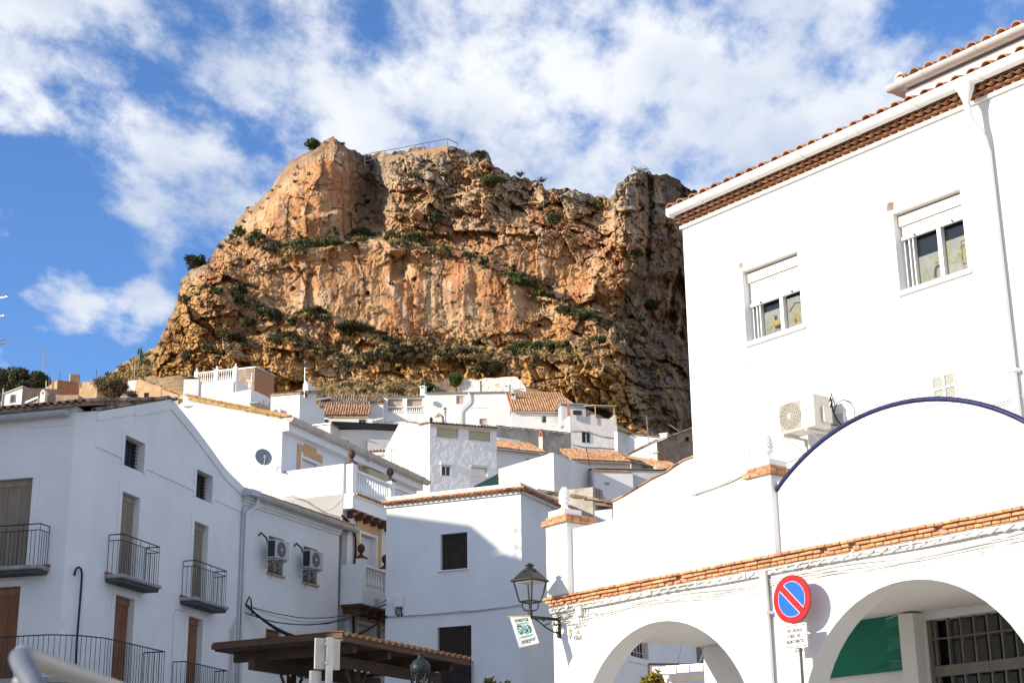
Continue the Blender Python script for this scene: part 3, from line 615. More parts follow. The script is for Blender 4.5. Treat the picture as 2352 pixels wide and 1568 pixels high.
def scatter_grass():
    # tufts of dry grass and low scrub along the ledges and the foot of the crag: nobody could count them
    vs = []; vd = []
    for pts, st in LEDGE[:3]:
        xs_ = [p[0] for p in pts]; ys_ = [p[1] for p in pts]
        for k in range(380):
            x = random.uniform(max(xs_[0], 420), min(xs_[-1], 1560)); y = np.interp(x, xs_, ys_)+random.gauss(-2, 5)
            if y < np.interp(x, SX, SY)+6 or vnoise(np.array([x*0.022]), np.array([ys_[0]*1.0]), 9)[0] < -0.3: continue
            c = at((x, y), crag_Y(x, y)-1.2); (vs if random.random() < 0.35 else vd).append(leaves(c, (0.75, 0.5, 0.48), 46, 0.17, 6, 1.0, 2.0))
    for k in range(420):
        x = random.uniform(420, 1540); y = random.uniform(370, 860)
        if y < np.interp(x, SX, SY)+10: continue
        c = at((x, y), crag_Y(x, y)-0.8); (vs if random.random() < 0.55 else vd).append(leaves(c, (0.45, 0.35, 0.3), 26, 0.15, 5, 1.2, 2.0))
    for k in range(300):
        x = random.uniform(705, 1010); y = random.uniform(876, 914); c = at((x, y), 182-(y-876)*0.45); (vs if random.random() < 0.7 else vd).append(leaves(c, (0.7, 0.5, random.uniform(.15, .5)), 30, 0.15, 5, 1.6, 2.4))
    for k in range(260):
        x = random.uniform(195, 345); y = np.interp(x, [195, 258, 292, 345], [884, 858, 830, 806])+random.uniform(0, 60)**1.0; t = (985-y)/(985-np.interp(x, [195, 258, 292, 345], [882, 856, 828, 803])); c = at((x, y), 149+70*max(min(t, 1), 0)**1.3)
        (vs if random.random() < 0.6 else vd).append(leaves(c, (0.6, 0.5, 0.35), 26, 0.2, 5, 1.4, 2.2))
    o = link('dry_grass', leaf_mesh('dry_grass', np.concatenate(vs), m_lf['straw']), None, Matrix.Identity(4)); tag(o, 'dry straw coloured grass tufts on the ledges and foot of the crag', 'grass', kind='stuff')
    o = link('low_scrub', leaf_mesh('low_scrub', np.concatenate(vd), m_lf['dark']), None, Matrix.Identity(4)); tag(o, 'low dark scrub scattered over the rock ledges', 'scrub', kind='stuff')
scatter_grass()
def tree(label, base, h, r, kind='olive', n=3500, size=0.22, name='olive_tree', group=None, lean=(0, 0), clumps=30, up=0.4, blade=1.6):
    base = Vector(base); t = thing(name, label, 'tree', base, group); b = MB(); c = base+Vector((lean[0], lean[1], h-r[2]))
    b.tube([base-Vector((0, 0, .4)), base+Vector((0.1*h*0.2, 0, h*0.3)), c], [0.06*h, 0.045*h, 0.02*h], 7)
    for k in range(7):
        e = c+Vector((random.uniform(-.7, .7)*r[0], random.uniform(-.7, .7)*r[1], random.uniform(-.2, .7)*r[2])); s = base+Vector((0, 0, h*random.uniform(.25, .45))); b.tube([s, (s+e)/2+Vector((0, 0, .1*h)), e], [0.025*h, 0.015*h, 0.006*h], 5)
    b.build('trunk', m_bark, t)
    link('crown', leaf_mesh('crown', leaves((0, 0, 0), r, n, size, clumps, up, blade), m_lf[kind]), t, Matrix.Translation(c)); return t
for x, y, rx, ry, lab in ((4, 862, 22, 30, 'olive tree cut by the left edge of the picture'), (38, 860, 30, 24, 'large olive tree on the hill at far left'), (90, 868, 28, 20, 'olive tree behind the white flat roofed house'), (52, 884, 34, 12, 'low olive tree in front of the others on the hill'), (15, 890, 24, 12, 'low olive tree beside the left edge of the picture')):
    c = at((x, y), 172); q = 172/FPX
    tree(lab, c-Vector((0, 0, ry*q+1.2)), ry*q*2+1.0, (rx*q, rx*q*0.8, ry*q), 'olive', 2600, 0.20, group='olive trees on the hill')
c = at((258, 893), 128); shrub('big brown leafless thicket behind the old chimneys', c, (42*.0356, 1.4, 28*.0356), 'dry', 5200, 0.10, name='thicket', up=0.4, blade=3.0, clumps=46)
c = at((300, 912), 124); shrub('brown dead brush left of the adobe house', c, (18*.0345, 0.8, 18*.0345), 'dry', 1400, 0.10, name='thicket', up=0.4, blade=3.0, clumps=20)
# ------------------------------------------------------------------ kit of repeated pieces
def tile_mesh(name, m, L=0.46, r0=0.085, r1=0.070, th=0.014, seg=6):
    """curved clay tile, hollow side down, axis +Y (up the slope), lower edge at y=0"""
    b = MB(); vs = []
    for y, r in ((0, r0), (L, r1)):
        for q in (r, r-th): vs += [Vector((-cos(pi*k/seg)*q, y, sin(pi*k/seg)*q)) for k in range(seg+1)]
    n = seg+1; fs = []
    for k in range(seg):
        fs += [(k, k+1, 2*n+k+1, 2*n+k), (n+k+1, n+k, 3*n+k, 3*n+k+1), (k+1, k, n+k, n+k+1), (2*n+k, 2*n+k+1, 3*n+k+1, 3*n+k)]
    fs += [(0, 2*n, 3*n, n), (seg, n+seg, 3*n+seg, 2*n+seg)]
    b.add(vs, fs); me = b.mesh(name, m); return me
TM = {}
def tmesh(m):
    if m.name not in TM: TM[m.name] = tile_mesh('tile', m)
    return TM[m.name]
def frame_M(origin, x, y):
    x = x.normalized(); y = (y-x*y.dot(x)).normalized(); z = x.cross(y)
    return Matrix(((x.x, y.x, z.x, origin.x), (x.y, y.y, z.y, origin.y), (x.z, y.z, z.z, origin.z), (0, 0, 0, 1)))
def tile_roof(parent, A, B, up, m, rows=None, name='tile', pitch=0.21, expo=0.36, bedm=None, jit=1.0, maxn=300, thick=0.10, limit=None, skip=None):
    """roof slope from eave A->B (viewer's left to right) rising along vector up: a bed sheet with channels, and cover tiles one by one"""
    A = Vector(A); B = Vector(B); up = Vector(up); e = B-A; n = max(2, int(round(e.length/pitch))); pw = e.length/n
    x = e.normalized(); y = up.normalized(); z = x.cross(y)
    if z.z < 0: z = -z
    R = rows if rows else max(1, int(round(up.length/expo))); ex = up.length/R
    b = MB(); K = 4
    vs = []; fs = []; cols = n*K+1
    for j in range(2):
        for i in range(cols):
            t = i/K; w = cos(2*pi*t)
            vs.append(A+x*(pw*t)+y*(up.length*j)+z*(0.02+0.03*w))
    fs += [(i, i+1, cols+i+1, cols+i) for i in range(cols-1)]
    base = len(vs)
    vs += [A-z*thick, B-z*thick, B+y*up.length-z*thick, A+y*up.length-z*thick]
    fs += [(base+3, base+2, base+1, base), (0, base, base+1)+tuple(range(cols-1, 0, -1)), (cols-1, base+1, base+2, 2*cols-1), (cols, base+3, base, 0)]
    b.add(vs, fs); b.build('roof_bed', bedm or m, parent)
    me = tmesh(m); s = pw/0.21; lst = []
    for j in range(R):
        for i in range(n+1):
            if skip and skip(i, j): continue
            lst.append((i, j))
    rng = random.Random(len(bpy.data.objects))
    # the tiles that show largest are the lowest rows: they come first
    rest = MB()
    for q, (i, j) in enumerate(lst):
        o = A+x*(pw*i+rng.uniform(-1, 1)*0.012*jit)+y*(ex*j-0.02+rng.uniform(-1, 1)*0.02*jit)+z*(0.03+rng.uniform(0, 1)*0.012*jit)
        yy = y+x*rng.uniform(-1, 1)*0.03*jit+z*0.05
        M = frame_M(o, z.cross(-yy) if False else x, yy) @ Matrix.Diagonal((s, ex/0.36, s, 1))
        if q < maxn: link(name, me, parent, M)
        else: rest.add([M @ v.co for v in me.vertices], [tuple(p.vertices) for p in me.polygons])
    if rest.v: o = rest.build('tile_field', m, parent); o['kind'] = 'stuff'
def tile_row(parent, A, B, out, m, pitch=0.21, L=0.3, name='tile', z=None, s=1.0):
    """single row of tile ends along A->B poking out along 'out'"""
    A = Vector(A); B = Vector(B); e = B-A; n = max(1, int(round(e.length/pitch))); me = tmesh(m); up = -Vector(out).normalized()
    for i in range(n):
        o = A+e*((i+0.5)/n)+Vector(out)+Vector((0, 0, random.uniform(-.006, .006)))
        link(name, me, parent, frame_M(o, e, up+Vector((0, 0, 0.02))) @ Matrix.Diagonal((pitch/0.21*s, L/0.46, pitch/0.21*s, 1)))
def verge(parent, A, B, m, n=None, name='verge_tile', s=1.25, step=0.34):
    """tiles lying one over the other along a sloping verge from low end A to high end B"""
    A = Vector(A); B = Vector(B); e = B-A; n = n or max(2, int(e.length/step)); me = tmesh(m); y = e.normalized(); x = y.cross(ZH_).normalized()
    for i in range(n):
        link(name, me, parent, frame_M(A+e*(i/n)+Vector((0, 0, 0.0)), x, y+Vector((0, 0, -0.06 if False else 0.03))) @ Matrix.Diagonal((s, e.length/n/0.40, s, 1)))
BARM = {}
def bar(parent, a, b, r, m, name='bar', square=True):
    key = (m.name, square)
    if key not in BARM:
        q = MB(); q.lathe((0, 0, 0), [(1, 0), (1, 1)], 4 if square else 8, sq=square); BARM[key] = q.mesh('bar', m)
    a = Vector(a); b = Vector(b); d = b-a
    R = d.to_track_quat('Z', 'Y').to_matrix().to_4x4()
    return link(name, BARM[key], parent, Matrix.Translation(a) @ R @ Matrix.Diagonal((r, r, d.length, 1)))
def blind(parent, pl, u0, u1, z0, z1, o, m, slat=0.055, name='blind', cord=True):
    b = MB(); n = max(2, int((z1-z0)/slat)); h = (z1-z0)/n
    for k in range(n):
        za = z0+k*h
        b.add([pl.pt(u0, za, o), pl.pt(u1, za, o), pl.pt(u1, za+h*0.80, o+0.016), pl.pt(u0, za+h*0.80, o+0.016), pl.pt(u1, za+h, o-0.006), pl.pt(u0, za+h, o-0.006)], [(0, 1, 2, 3), (3, 2, 4, 5)])
    b.box(pl, u0, u1, z0, z1, o-0.03, o-0.012)
    ob = b.build(name, m, parent)
    if cord:
        c = MB(); k = max(2, int((u1-u0)/0.30))
        for i in range(1, k): c.box(pl, u0+(u1-u0)*i/k-0.003, u0+(u1-u0)*i/k+0.003, z0, z1, o+0.013, o+0.016)
        c.build('cord', m_dwood, ob)
    return ob
def frame(parent, pl, r, w, o0, o1, m, name='surround', sides='ltrb'):
    u0, z0, u1, z1 = r; b = MB()
    if 't' in sides: b.box(pl, u0-w, u1+w, z1, z1+w, o0, o1)
    if 'b' in sides: b.box(pl, u0-w, u1+w, z0-w, z0, o0, o1)
    if 'l' in sides: b.box(pl, u0-w, u0, z0, z1, o0, o1)
    if 'r' in sides: b.box(pl, u1, u1+w, z0, z1, o0, o1)
    return b.build(name, m, parent)
def inner(r, d): return (r[0]+d, r[1]+d, r[2]-d, r[3]-d)
def window(parent, pl, r, dep=0.2, m=None, fm=None, name='window', mull=1, trans=0, glass=None):
    """framed window set back dep in its opening: frame as the part, panes as its sub-parts"""
    fm = fm or m_pvc; u0, z0, u1, z1 = r; b = MB(); w = 0.05
    o0, o1 = -dep-0.02, -dep+0.04
    b.box(pl, u0, u0+w, z0, z1, o0, o1); b.box(pl, u1-w, u1, z0, z1, o0, o1); b.box(pl, u0+w, u1-w, z0, z0+w, o0, o1); b.box(pl, u0+w, u1-w, z1-w, z1, o0, o1)
    for k in range(1, mull+1): c = u0+(u1-u0)*k/(mull+1); b.box(pl, c-w/2, c+w/2, z0+w, z1-w, o0, o1)
    f = b.build(name, fm, parent)
    for k in range(mull+1):
        a = u0+w+(u1-u0-2*w)*k/(mull+1); c = u0+w+(u1-u0-2*w)*(k+1)/(mull+1)
        MB().box(pl, a, c, z0+w, z1-w, o0-0.004, -dep+0.004).build('pane', glass or m_glass, f)
    return f
def sill(parent, pl, r, m, ext=0.06, h=0.06, proj=0.07):
    return bevel(MB().box(pl, r[0]-ext, r[2]+ext, r[1]-h, r[1], -0.05, proj).build('sill', m, parent), 0.008)
def grille(parent, pl, r, nv, nh, o, m, rad=0.009, name='grille_bar'):
    u0, z0, u1, z1 = r
    for k in range(nv): u = u0+(u1-u0)*(k+0.5)/nv; bar(parent, pl.pt(u, z0, o), pl.pt(u, z1, o), rad, m, name)
    for k in range(nh): z = z0+(z1-z0)*(k+0.5)/nh; bar(parent, pl.pt(u0, z, o+0.012), pl.pt(u1, z, o+0.012), rad, m, name)
def gutter(parent, A, B, r=0.075, m=None, joints=0, name='gutter'):
    A = Vector(A); B = Vector(B); b = MB(); d = (B-A).normalized(); s = d.cross(ZH_).normalized(); seg = 8; vs = []
    for P in (A, B):
        vs += [P+s*(cos(pi*k/seg)*r)-ZH_*(sin(pi*k/seg)*r) for k in range(seg+1)]+[P+s*(cos(pi*k/seg)*(r-.008))-ZH_*(sin(pi*k/seg)*(r-.008)) for k in range(seg+1)]
    n = seg+1; fs = []
    for k in range(seg): fs += [(k, k+1, 2*n+k+1, 2*n+k), (n+k+1, n+k, 3*n+k, 3*n+k+1)]
    fs += [tuple(range(n-1, -1, -1)), tuple(range(2*n, 3*n))]+[(0, 2*n, 3*n, n), (seg, n+seg, 3*n+seg, 2*n+seg)]
    b.add(vs, fs)
    g = b.build(name, m or m_gutter, parent); smooth_edges(g, 50)
    for k in range(joints):
        P = A+(B-A)*((k+0.7)/(joints+0.3)); q = MB(); seg2 = 8
        vv = [P+d*t+s*(cos(pi*i/seg2)*(r+.008))-ZH_*(sin(pi*i/seg2)*(r+.008)) for t in (-.03, .03) for i in range(seg2+1)]
        q.add(vv, [(i, i+1, seg2+2+i, seg2+1+i) for i in range(seg2)]); q.build('gutter_joint', m or m_gutter, g)
    return g
def pipe(parent, pts, r, m, name='downpipe', seg=8, smooth=True):
    return MB().tube(pts, r, seg).build(name, m, parent, smooth)
def sag(a, b, d, n=10):
    a = Vector(a); b = Vector(b); return [a+(b-a)*(i/n)-ZH_*(d*4*(i/n)*(1-i/n)) for i in range(n+1)]
def cable(parent, pts, r, m, name='cable', jit=0.0, seg=5):
    if jit: pts = [p+Vector((random.uniform(-1, 1), random.uniform(-1, 1), random.uniform(-1, 1)))*jit for p in pts]
    return MB().tube(pts, r, seg).build(name, m, parent, True)
m_fan = mat('dusty_fan_shadow', (0.20, 0.17, 0.12), rough=0.8)
BALU = {}
def baluster(parent, P, h, m, s=1.0):
    k = m.name
    if k not in BALU:
        prof = [(.075, 0), (.075, .07), (.05, .09), (.045, .13), (.068, .22), (.075, .30), (.060, .42), (.042, .58), (.036, .74), (.042, .80), (.058, .83), (.042, .86), (.07, .91), (.07, 1.0)]
        b = MB(); b.lathe((0, 0, 0), prof, 10); BALU[k] = b.mesh('baluster', m, True)
    return link('baluster', BALU[k], parent, Matrix.Translation(P) @ Matrix.Diagonal((s, s, h, 1)))
def finial_mesh(m):
    b = MB(); b.lathe((0, 0, 0), [(.13, 0), (.13, .03), (.10, .05), (.06, .09), (.045, .13), (.06, .15), (.10, .19), (.125, .25), (.13, .31), (.115, .37), (.08, .42), (.03, .455), (.005, .46)], 12); return b.mesh('finial', m, True)
FIN = finial_mesh(m_finial)
def railing(parent, path, zf, h, m, step=0.12, lower=0.14, post_every=0, low_gap=0.03, r=0.0085, hr=0.016, top2=True):
    """iron railing along a horizontal path: hand rail, lower top rail, bars one by one"""
    P = [Vector((p.x, p.y, 0)) for p in path]; z = lambda p, zz: Vector((p.x, p.y, zz))
    for a, b in zip(P[:-1], P[1:]):
        d = b-a; L = d.length
        MB().tube([z(a, zf+h), z(b, zf+h)], hr, 6).build('handrail', m, parent)
        zt = zf+h-(lower if top2 else 0.0)
        if top2: MB().tube([z(a, zt), z(b, zt)], r*1.3, 4).build('top_rail', m, parent)
        n = max(1, int(round(L/step)))
        for k in range(n+1):
            q = a+d*(k/n)
            if k == n and b is not P[-1]: continue
            tall = top2 and (k in (0, n) or (post_every and k % post_every == 0))
            bar(parent, z(q, zf+low_gap), z(q, zf+h if tall else zt), r, m, 'bar')
def ac_unit(t, M, w=0.80, h=0.55, d=0.30, m=None, grid=True, fanx=-0.15, dark_side=False):
    """outdoor unit: local x along its front, y into the wall, z up; origin at front bottom centre"""
    m = m or m_acwhite; rot = M
    def bb(mb, x0, x1, y0, y1, z0, z1): mb.hexa([M @ Vector(p) for p in ((x0, y0, z0), (x1, y0, z0), (x1, y1, z0), (x0, y1, z0), (x0, y0, z1), (x1, y0, z1), (x1, y1, z1), (x0, y1, z1))]); return mb
    c = bevel(bb(MB(), -w/2, w/2, 0, d, 0, h).build('casing', m, t), 0.018, 2)
    bevel(bb(MB(), -w/2-0.006, w/2+0.006, -0.004, d+0.004, h-0.035, h+0.008).build('lid', m, t), 0.01)
    R = h*0.42; cx = fanx*w; cz = h*0.5
    q = MB(); vs = [M @ Vector((cx+cos(2*pi*k/20)*R, -0.004, cz+sin(2*pi*k/20)*R)) for k in range(20)]; q.add(vs, [tuple(range(19, -1, -1))]); q.build('fan_opening', m_black if dark_side else m_fan, t)
    g = MB()
    for rr in (R, R*0.82, R*0.64, R*0.46, R*0.28): g.tube([M @ Vector((cx+cos(2*pi*k/20)*rr, -0.012, cz+sin(2*pi*k/20)*rr)) for k in range(21)], 0.004, 4, False)
    for k in range(16):
        a = 2*pi*k/16; g.tube([M @ Vector((cx+cos(a)*R*.12, -0.012, cz+sin(a)*R*.12)), M @ Vector((cx+cos(a)*R, -0.012, cz+sin(a)*R))], 0.003, 4, False)
    if grid:
        for k in range(16): zz = cz-R+2*R*(k+.5)/16; g.tube([M @ Vector((cx-R*1.02, -0.014, zz)), M @ Vector((cx+R*1.02, -0.014, zz))], 0.0045, 4, False)
    g.build('fan_grille', m, t)
    q = MB(); vs = [M @ Vector((cx+cos(2*pi*k/14)*R*.17, -0.022, cz+sin(2*pi*k/14)*R*.17)) for k in range(14)]; q.add(vs, [tuple(range(13, -1, -1))]); q.build('fan_hub', m_pvc, t)
    for sx in (-0.36, 0.30):
        bb(bb(MB(), sx*w-.02, sx*w+.02, -0.05, d+0.14, -0.05, -0.012), sx*w-.02, sx*w+.02, d+0.10, d+0.14, -0.30, -0.05).build('bracket', m, t)
        q = MB(); q.tube([M @ Vector((sx*w, 0.02, -0.04)), M @ Vector((sx*w, d+0.12, -0.28))], 0.012, 4); q.build('bracket_brace', m, t)
    return c
def text_mesh(name, body, size, m, M, parent=None, align='CENTER', sx=1.0, weight=0.0, depth=0.0015):
    cu = bpy.data.curves.new(name, 'FONT'); cu.body = body; cu.size = size; cu.align_x = align; cu.align_y = 'CENTER'; cu.extrude = depth; cu.offset = weight; cu.resolution_u = 3
    o = bpy.data.objects.new('tmp', cu); COL.objects.link(o); bpy.context.view_layer.update()
    me = bpy.data.meshes.new_from_object(o.evaluated_get(bpy.context.evaluated_depsgraph_get())); bpy.data.objects.remove(o); me.materials.clear(); me.materials.append(m); me.name = name
    return link(name, me, parent, M @ Matrix.Diagonal((sx, 1, 1, 1)))
def face_M(origin, u, up=ZH_):
    """text frame: x along u, y up, facing out"""
    u = u.normalized(); z = u.cross(up).normalized(); y = z.cross(u); 
    return Matrix(((u.x, y.x, z.x, origin.x), (u.y, y.y, z.y, origin.y), (u.z, y.z, z.z, origin.z), (0, 0, 0, 1)))
def antenna(label, P, h, L=1.2, az=20, m=None, group='television aerials on the roofs', n=7):
    m = m or m_galv; P = Vector(P); t = thing('tv_aerial', label, 'aerial', P, group); bar(t, P, P+ZH_*h, 0.022, m, 'mast', False)
    d = Vector((sin(radians(az)), cos(radians(az)), 0.05)); s = d.cross(ZH_).normalized(); c = P+ZH_*(h-0.15)
    bar(t, c-d*L*.4, c+d*L*.6, 0.012, m, 'boom')
    for k in range(n): q = c-d*L*.35+d*L*(k/(n-1))*.9; bar(t, q-s*(.28-.02*k), q+s*(.28-.02*k), 0.008, m, 'element')
    for sg in (1, -1): q = c-d*L*.4; bar(t, q-s*.3, q-s*.3+ZH_*.25*sg-d*.1, 0.008, m, 'reflector'); bar(t, q+s*.3, q+s*.3+ZH_*.25*sg-d*.1, 0.008, m, 'reflector'); bar(t, q-s*.3+ZH_*.2*sg-d*.08, q+s*.3+ZH_*.2*sg-d*.08, 0.008, m, 'reflector')
    return t
def dish(label, P, R, n, group=None, back=None):
    P = Vector(P); n = Vector(n).normalized(); t = thing('satellite_dish', label, 'satellite dish', P, group); M = n.to_track_quat('Z', 'Y').to_matrix().to_4x4(); M.translation = P
    seg = 20; b = MB(); vs = []; fs = []
    rings = [(0.001, 0), (R*.35, R*.03), (R*.7, R*.12), (R, R*.24), (R*1.02, R*.22), (R*.7, R*.09), (R*.3, -.01)]
    for r, z in rings: vs += [M @ Vector((cos(2*pi*k/seg)*r, sin(2*pi*k/seg)*r*1.06, z)) for k in range(seg)]
    for i in range(len(rings)-1): fs += [(i*seg+k, i*seg+(k+1) % seg, (i+1)*seg+(k+1) % seg, (i+1)*seg+k) for k in range(seg)]
    b.add(vs, fs); b.build('reflector', m_pvcg if back is None else back, t, True)
    f = M @ Vector((0, -R*.2, R*.95)); MB().tube([M @ Vector((0, -R*1.0, R*.2)), f], 0.014, 5).build('feed_arm', m_galv, t); MB().tube([f, f+n*-0.12], [0.045, 0.035], 8).build('feed_horn', m_acgrey, t)
    MB().tube([P-n*.02, P-n*.16, P-n*.2-ZH_*.18], 0.022, 6).build('mount', m_galv, t)
    return t
# ------------------------------------------------------------------ corner house on the left
def corner_house():
    base = at(zA(870, 1000), 38); p3 = Pl(base, 14.8); gzv = 1.9
    t = thing('corner_house', 'white corner house with stepped gable and iron balconies at the left', 'house', (base.x, base.y, gzv))
    g3 = lambda x, y: p3.uv(zA(x, y))
    top = [g3(*q) for q in ((920, 345), (1270, 283), (1610, 225), (1700, 330), (1800, 452), (1900, 583), (2000, 718), (2080, 832), (2125, 888), (2180, 945), (2292, 1052))]
    top[0] = (0.0, top[0][1]); uend = top[-1][0]
    out = [(0, gzv)]+top+[(uend, gzv)]
    w1 = p3.rect(zA(1178, 560), zA(1345, 921)); w2 = p3.rect(zA(1850, 882), zA(1987, 1206))
    zfl = p3.uv(zB(1110, 572))[1]; zfl2 = zfl-2.75
    def door(a, b, zb): u0, zt = p3.uv(a); u1, _ = p3.uv(b); return (u0, zb, u1, zt)
    d1 = door(zA(1150, 1090), zA(1312, 1160), zfl); d2 = door(zA(1826, 1368), zA(1957, 1424), zfl)
    e1 = door(zB(1085, 730), zB(1262, 772), zfl2); e2 = door(zB(1771, 932), zB(1906, 972), zfl2)
    holes = [w1, w2, d1, d2, e1, e2]
    o = MB().wall(p3, out, holes, 7.5, 0.34).build('gable_wall', m_white, t)
    # raised plaster bands
    B = 0.02; b = MB()
    for r, w, s in ((w1, .17, 'ltr'), (w2, .17, 'ltr'), (d1, .17, 'ltr'), (d2, .17, 'ltr'), (e1, .17, 'ltr'), (e2, .17, 'ltr')): pass
    for r in (w1, w2): frame(t, p3, (r[0], r[1], r[2], r[3]), .15, 0.0, .022, m_white, 'plaster_surround', 'ltr')
    for r in (d1, d2, e1, e2): frame(t, p3, r, .17, 0.0, .022, m_white, 'plaster_surround', 'ltr')
    zb = w1[1]+0.30
    for a, c in ((0.0, w1[0]-.15), (w1[2]+.15, w2[0]-.15), (w2[2]+.15, uend)): MB().box(p3, a, c, zb-.16, zb, 0, .022).build('plaster_band', m_white, t)
    edge = top[1:]; w = 0.24
    for k in range(1, len(top)-1):
        (a, za), (c, zc) = top[k], top[k+1]
        MB().wall(p3, [(a, za), (c, zc), (c, zc-w*1.25), (a, za-w*1.25)], (), .03, 0, .028).build('plaster_band', m_white, t)
    for (a, za), (c, zc) in ((top[0], top[1]), (top[1], top[2])): MB().wall(p3, [(a, za), (c, zc), (c, zc-w), (a, za-w)], (), .03, 0, .024).build('plaster_band', m_white, t)
    # openings
    for r in (w1, w2):
        f = window(t, p3, r, .30, fm=m_wood, mull=1, glass=m_glasscurt if False else m_glass)
        MB().box(p3, r[0]+.16, r[0]+.42, r[1]+.12, r[3]-.18, -.33, -.318).build('curtain', m_canvas, f)
        grille(t, p3, (r[0], r[1], r[2]-.02, r[3]), 5, 8, -.20, m_iron, .012)
    for r, m in ((d1, m_blindB), (d2, m_blindB), (e1, m_blindR), (e2, m_blindR)):
        MB().box(p3, r[0], r[2], r[1], r[3], -.36, -.33).build('door', m_wood, t)
        MB().box(p3, r[0]+.005, r[2]-.005, r[3]-.17, r[3]-.02, -.30, -.12).build('blind_box', m, t)
        blind(t, p3, r[0]+.01, r[2]-.01, r[1]+.02, r[3]-.16, -.16, m)
    # balconies
    def balcony(wl, fl, wr, fr, zf, h=1.0, slabd=None, top2=True, post=4):
        ul = p3.uv(wl)[0]; ur = p3.uv(wr)[0]; of = offs(p3, wl, fl)
        P = [p3.pt(ul, 0, 0.02), p3.pt(ul, 0, of), p3.pt(ur, 0, of), p3.pt(ur, 0, 0.02)]
        railing(t, P, zf, h, m_iron, .115, .15, post, top2=top2)
        e = .09; s = MB().wall(p3, [(ul-e, zf-.10), (ur+e, zf-.10), (ur+e, zf), (ul-e, zf)], (), of+e, 0, of+e).build('balcony_slab', m_stonegrey, t); bevel(s, .025)
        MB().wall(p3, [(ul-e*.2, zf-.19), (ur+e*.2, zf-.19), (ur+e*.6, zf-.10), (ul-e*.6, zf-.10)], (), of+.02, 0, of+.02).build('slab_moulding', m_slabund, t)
        MB().box(p3, ul-e+.01, ur+e-.01, zf+.001, zf+.07, .001, .035).build('skirting', m_redtile, t)
        return of
    of = balcony(zB(1022, 190), zB(1160, 187), zB(1368, 308), zB(1512, 308), zfl-.02)
    balcony(zB(1720, 432), zB(1845, 432), zB(2010, 540), zB(2140, 545), zfl-.02)
    # chamfered corner and left face
    p2 = Pl(base, 60.0); uc = p2.uv(zA(672, 900))[0]
    c2 = p2.pt(uc, 0); p1 = Pl(c2, -75.2); zc = p1.uv(zA(706, 445))[1]; zc3 = top[0][1]
    MB().wall(p2, [(uc, gzv), (0, gzv), (0, zc3+.02), (uc, zc+.26)], (), .4, 0).build('chamfer_wall', m_white, t)
    u_l = -9.0
    a0 = p1.uv(zA(315, 960)); a1 = p1.uv(zB(200, 652)); zf1 = p1.uv(zB(245, 482))[1]
    da = (a0[0]-1.15, zf1, a0[0], a0[1]); db = (a1[0]-1.15, zfl2, a1[0], a1[1])
    zt = p1.uv(zA(400, 462))[1]+.16
    MB().wall(p1, [(u_l, gzv), (0, gzv), (0, zc+.12), (-.02, zt+.25), (u_l, zt+.25)], [da, db], .4, .34).build('side_wall', m_white, t)
    for r, m in ((da, m_blindB), (db, m_blindR)):
        frame(t, p1, r, .17, 0, .022, m_white, 'plaster_surround', 'tr')
        MB().box(p1, r[0], r[2], r[1], r[3], -.36, -.33).build('door', m_wood, t)
        MB().box(p1, r[0]+.005, r[2]-.005, r[3]-.17, r[3]-.02, -.30, -.12).build('blind_box', m, t)
        blind(t, p1, r[0]+.01, r[2]-.01, r[1]+.02, r[3]-.16, -.16, m)
    ur = p1.uv(zB(470, 118))[0]; of1 = offs(p1, zB(470, 118), zB(380, 97)); of1 = max(.4, min(of1, .9))
    railing(t, [p1.pt(ur-3.2, 0, .02), p1.pt(ur-3.2, 0, of1), p1.pt(ur, 0, of1), p1.pt(ur, 0, .02)], zf1-.02, 1.0, m_iron, .115, .15, 4)
    e = .09; bevel(MB().wall(p1, [(ur-3.2-e, zf1-.12), (ur+e, zf1-.12), (ur+e, zf1-.02), (ur-3.2-e, zf1-.02)], (), of1+e, 0, of1+e).build('balcony_slab', m_stonegrey, t), .025)
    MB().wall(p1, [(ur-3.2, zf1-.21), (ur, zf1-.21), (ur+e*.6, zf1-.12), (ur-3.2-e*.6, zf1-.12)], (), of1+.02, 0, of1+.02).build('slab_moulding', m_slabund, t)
    MB().box(p1, ur-3.2, ur+e, zf1-.019, zf1+.05, .001, .035).build('skirting', m_redtile, t)
    # long wrap-round balcony below
    zr = p3.uv(zB(910, 1170))[1]-.03; zf = zr-.98; ob = .62
    uR = p3.uv(zB(1343, 1312))[0]
    pa = [p1.pt(-6.5, 0, ob), p1.pt(0.1, 0, ob), p2.pt(uc*0.72, 0, ob), p2.pt(uc*0.3, 0, ob), p3.pt(0.05, 0, ob), p3.pt(uR, 0, ob), p3.pt(uR, 0, .02)]
    railing(t, pa, zf, .98, m_iron, .135, .15, 0, top2=False)
    lo = [p1.pt(-6.5, 0, ob+.08), p1.pt(0.1, 0, ob+.08), p2.pt(uc*0.72, 0, ob+.08), p2.pt(uc*.3, 0, ob+.08), p3.pt(0.05, 0, ob+.08), p3.pt(uR+.08, 0, ob+.08), p3.pt(uR+.08, 0, 0), p3.pt(0, 0, 0), p1.pt(0, 0, 0), p1.pt(-6.5, 0, 0)]
    n = len(lo); b = MB(); b.add([Vector((q.x, q.y, zf-.12)) for q in lo]+[Vector((q.x, q.y, zf)) for q in lo], [tuple(range(n-1, -1, -1)), tuple(range(n, 2*n))]+[(i, (i+1) % n, (i+1) % n+n, i+n) for i in range(n)]); b.build('balcony_slab', m_stonegrey, t)
    ul = p3.uv(zB(1622, 1366))[0]; uq = p3.uv(zB(2020, 1447))[0]; oq = offs(p3, zB(1622, 1366), zB(1745, 1362))
    zq = p3.pt(0, p3.uv(zB(1622, 1366))[1]).z
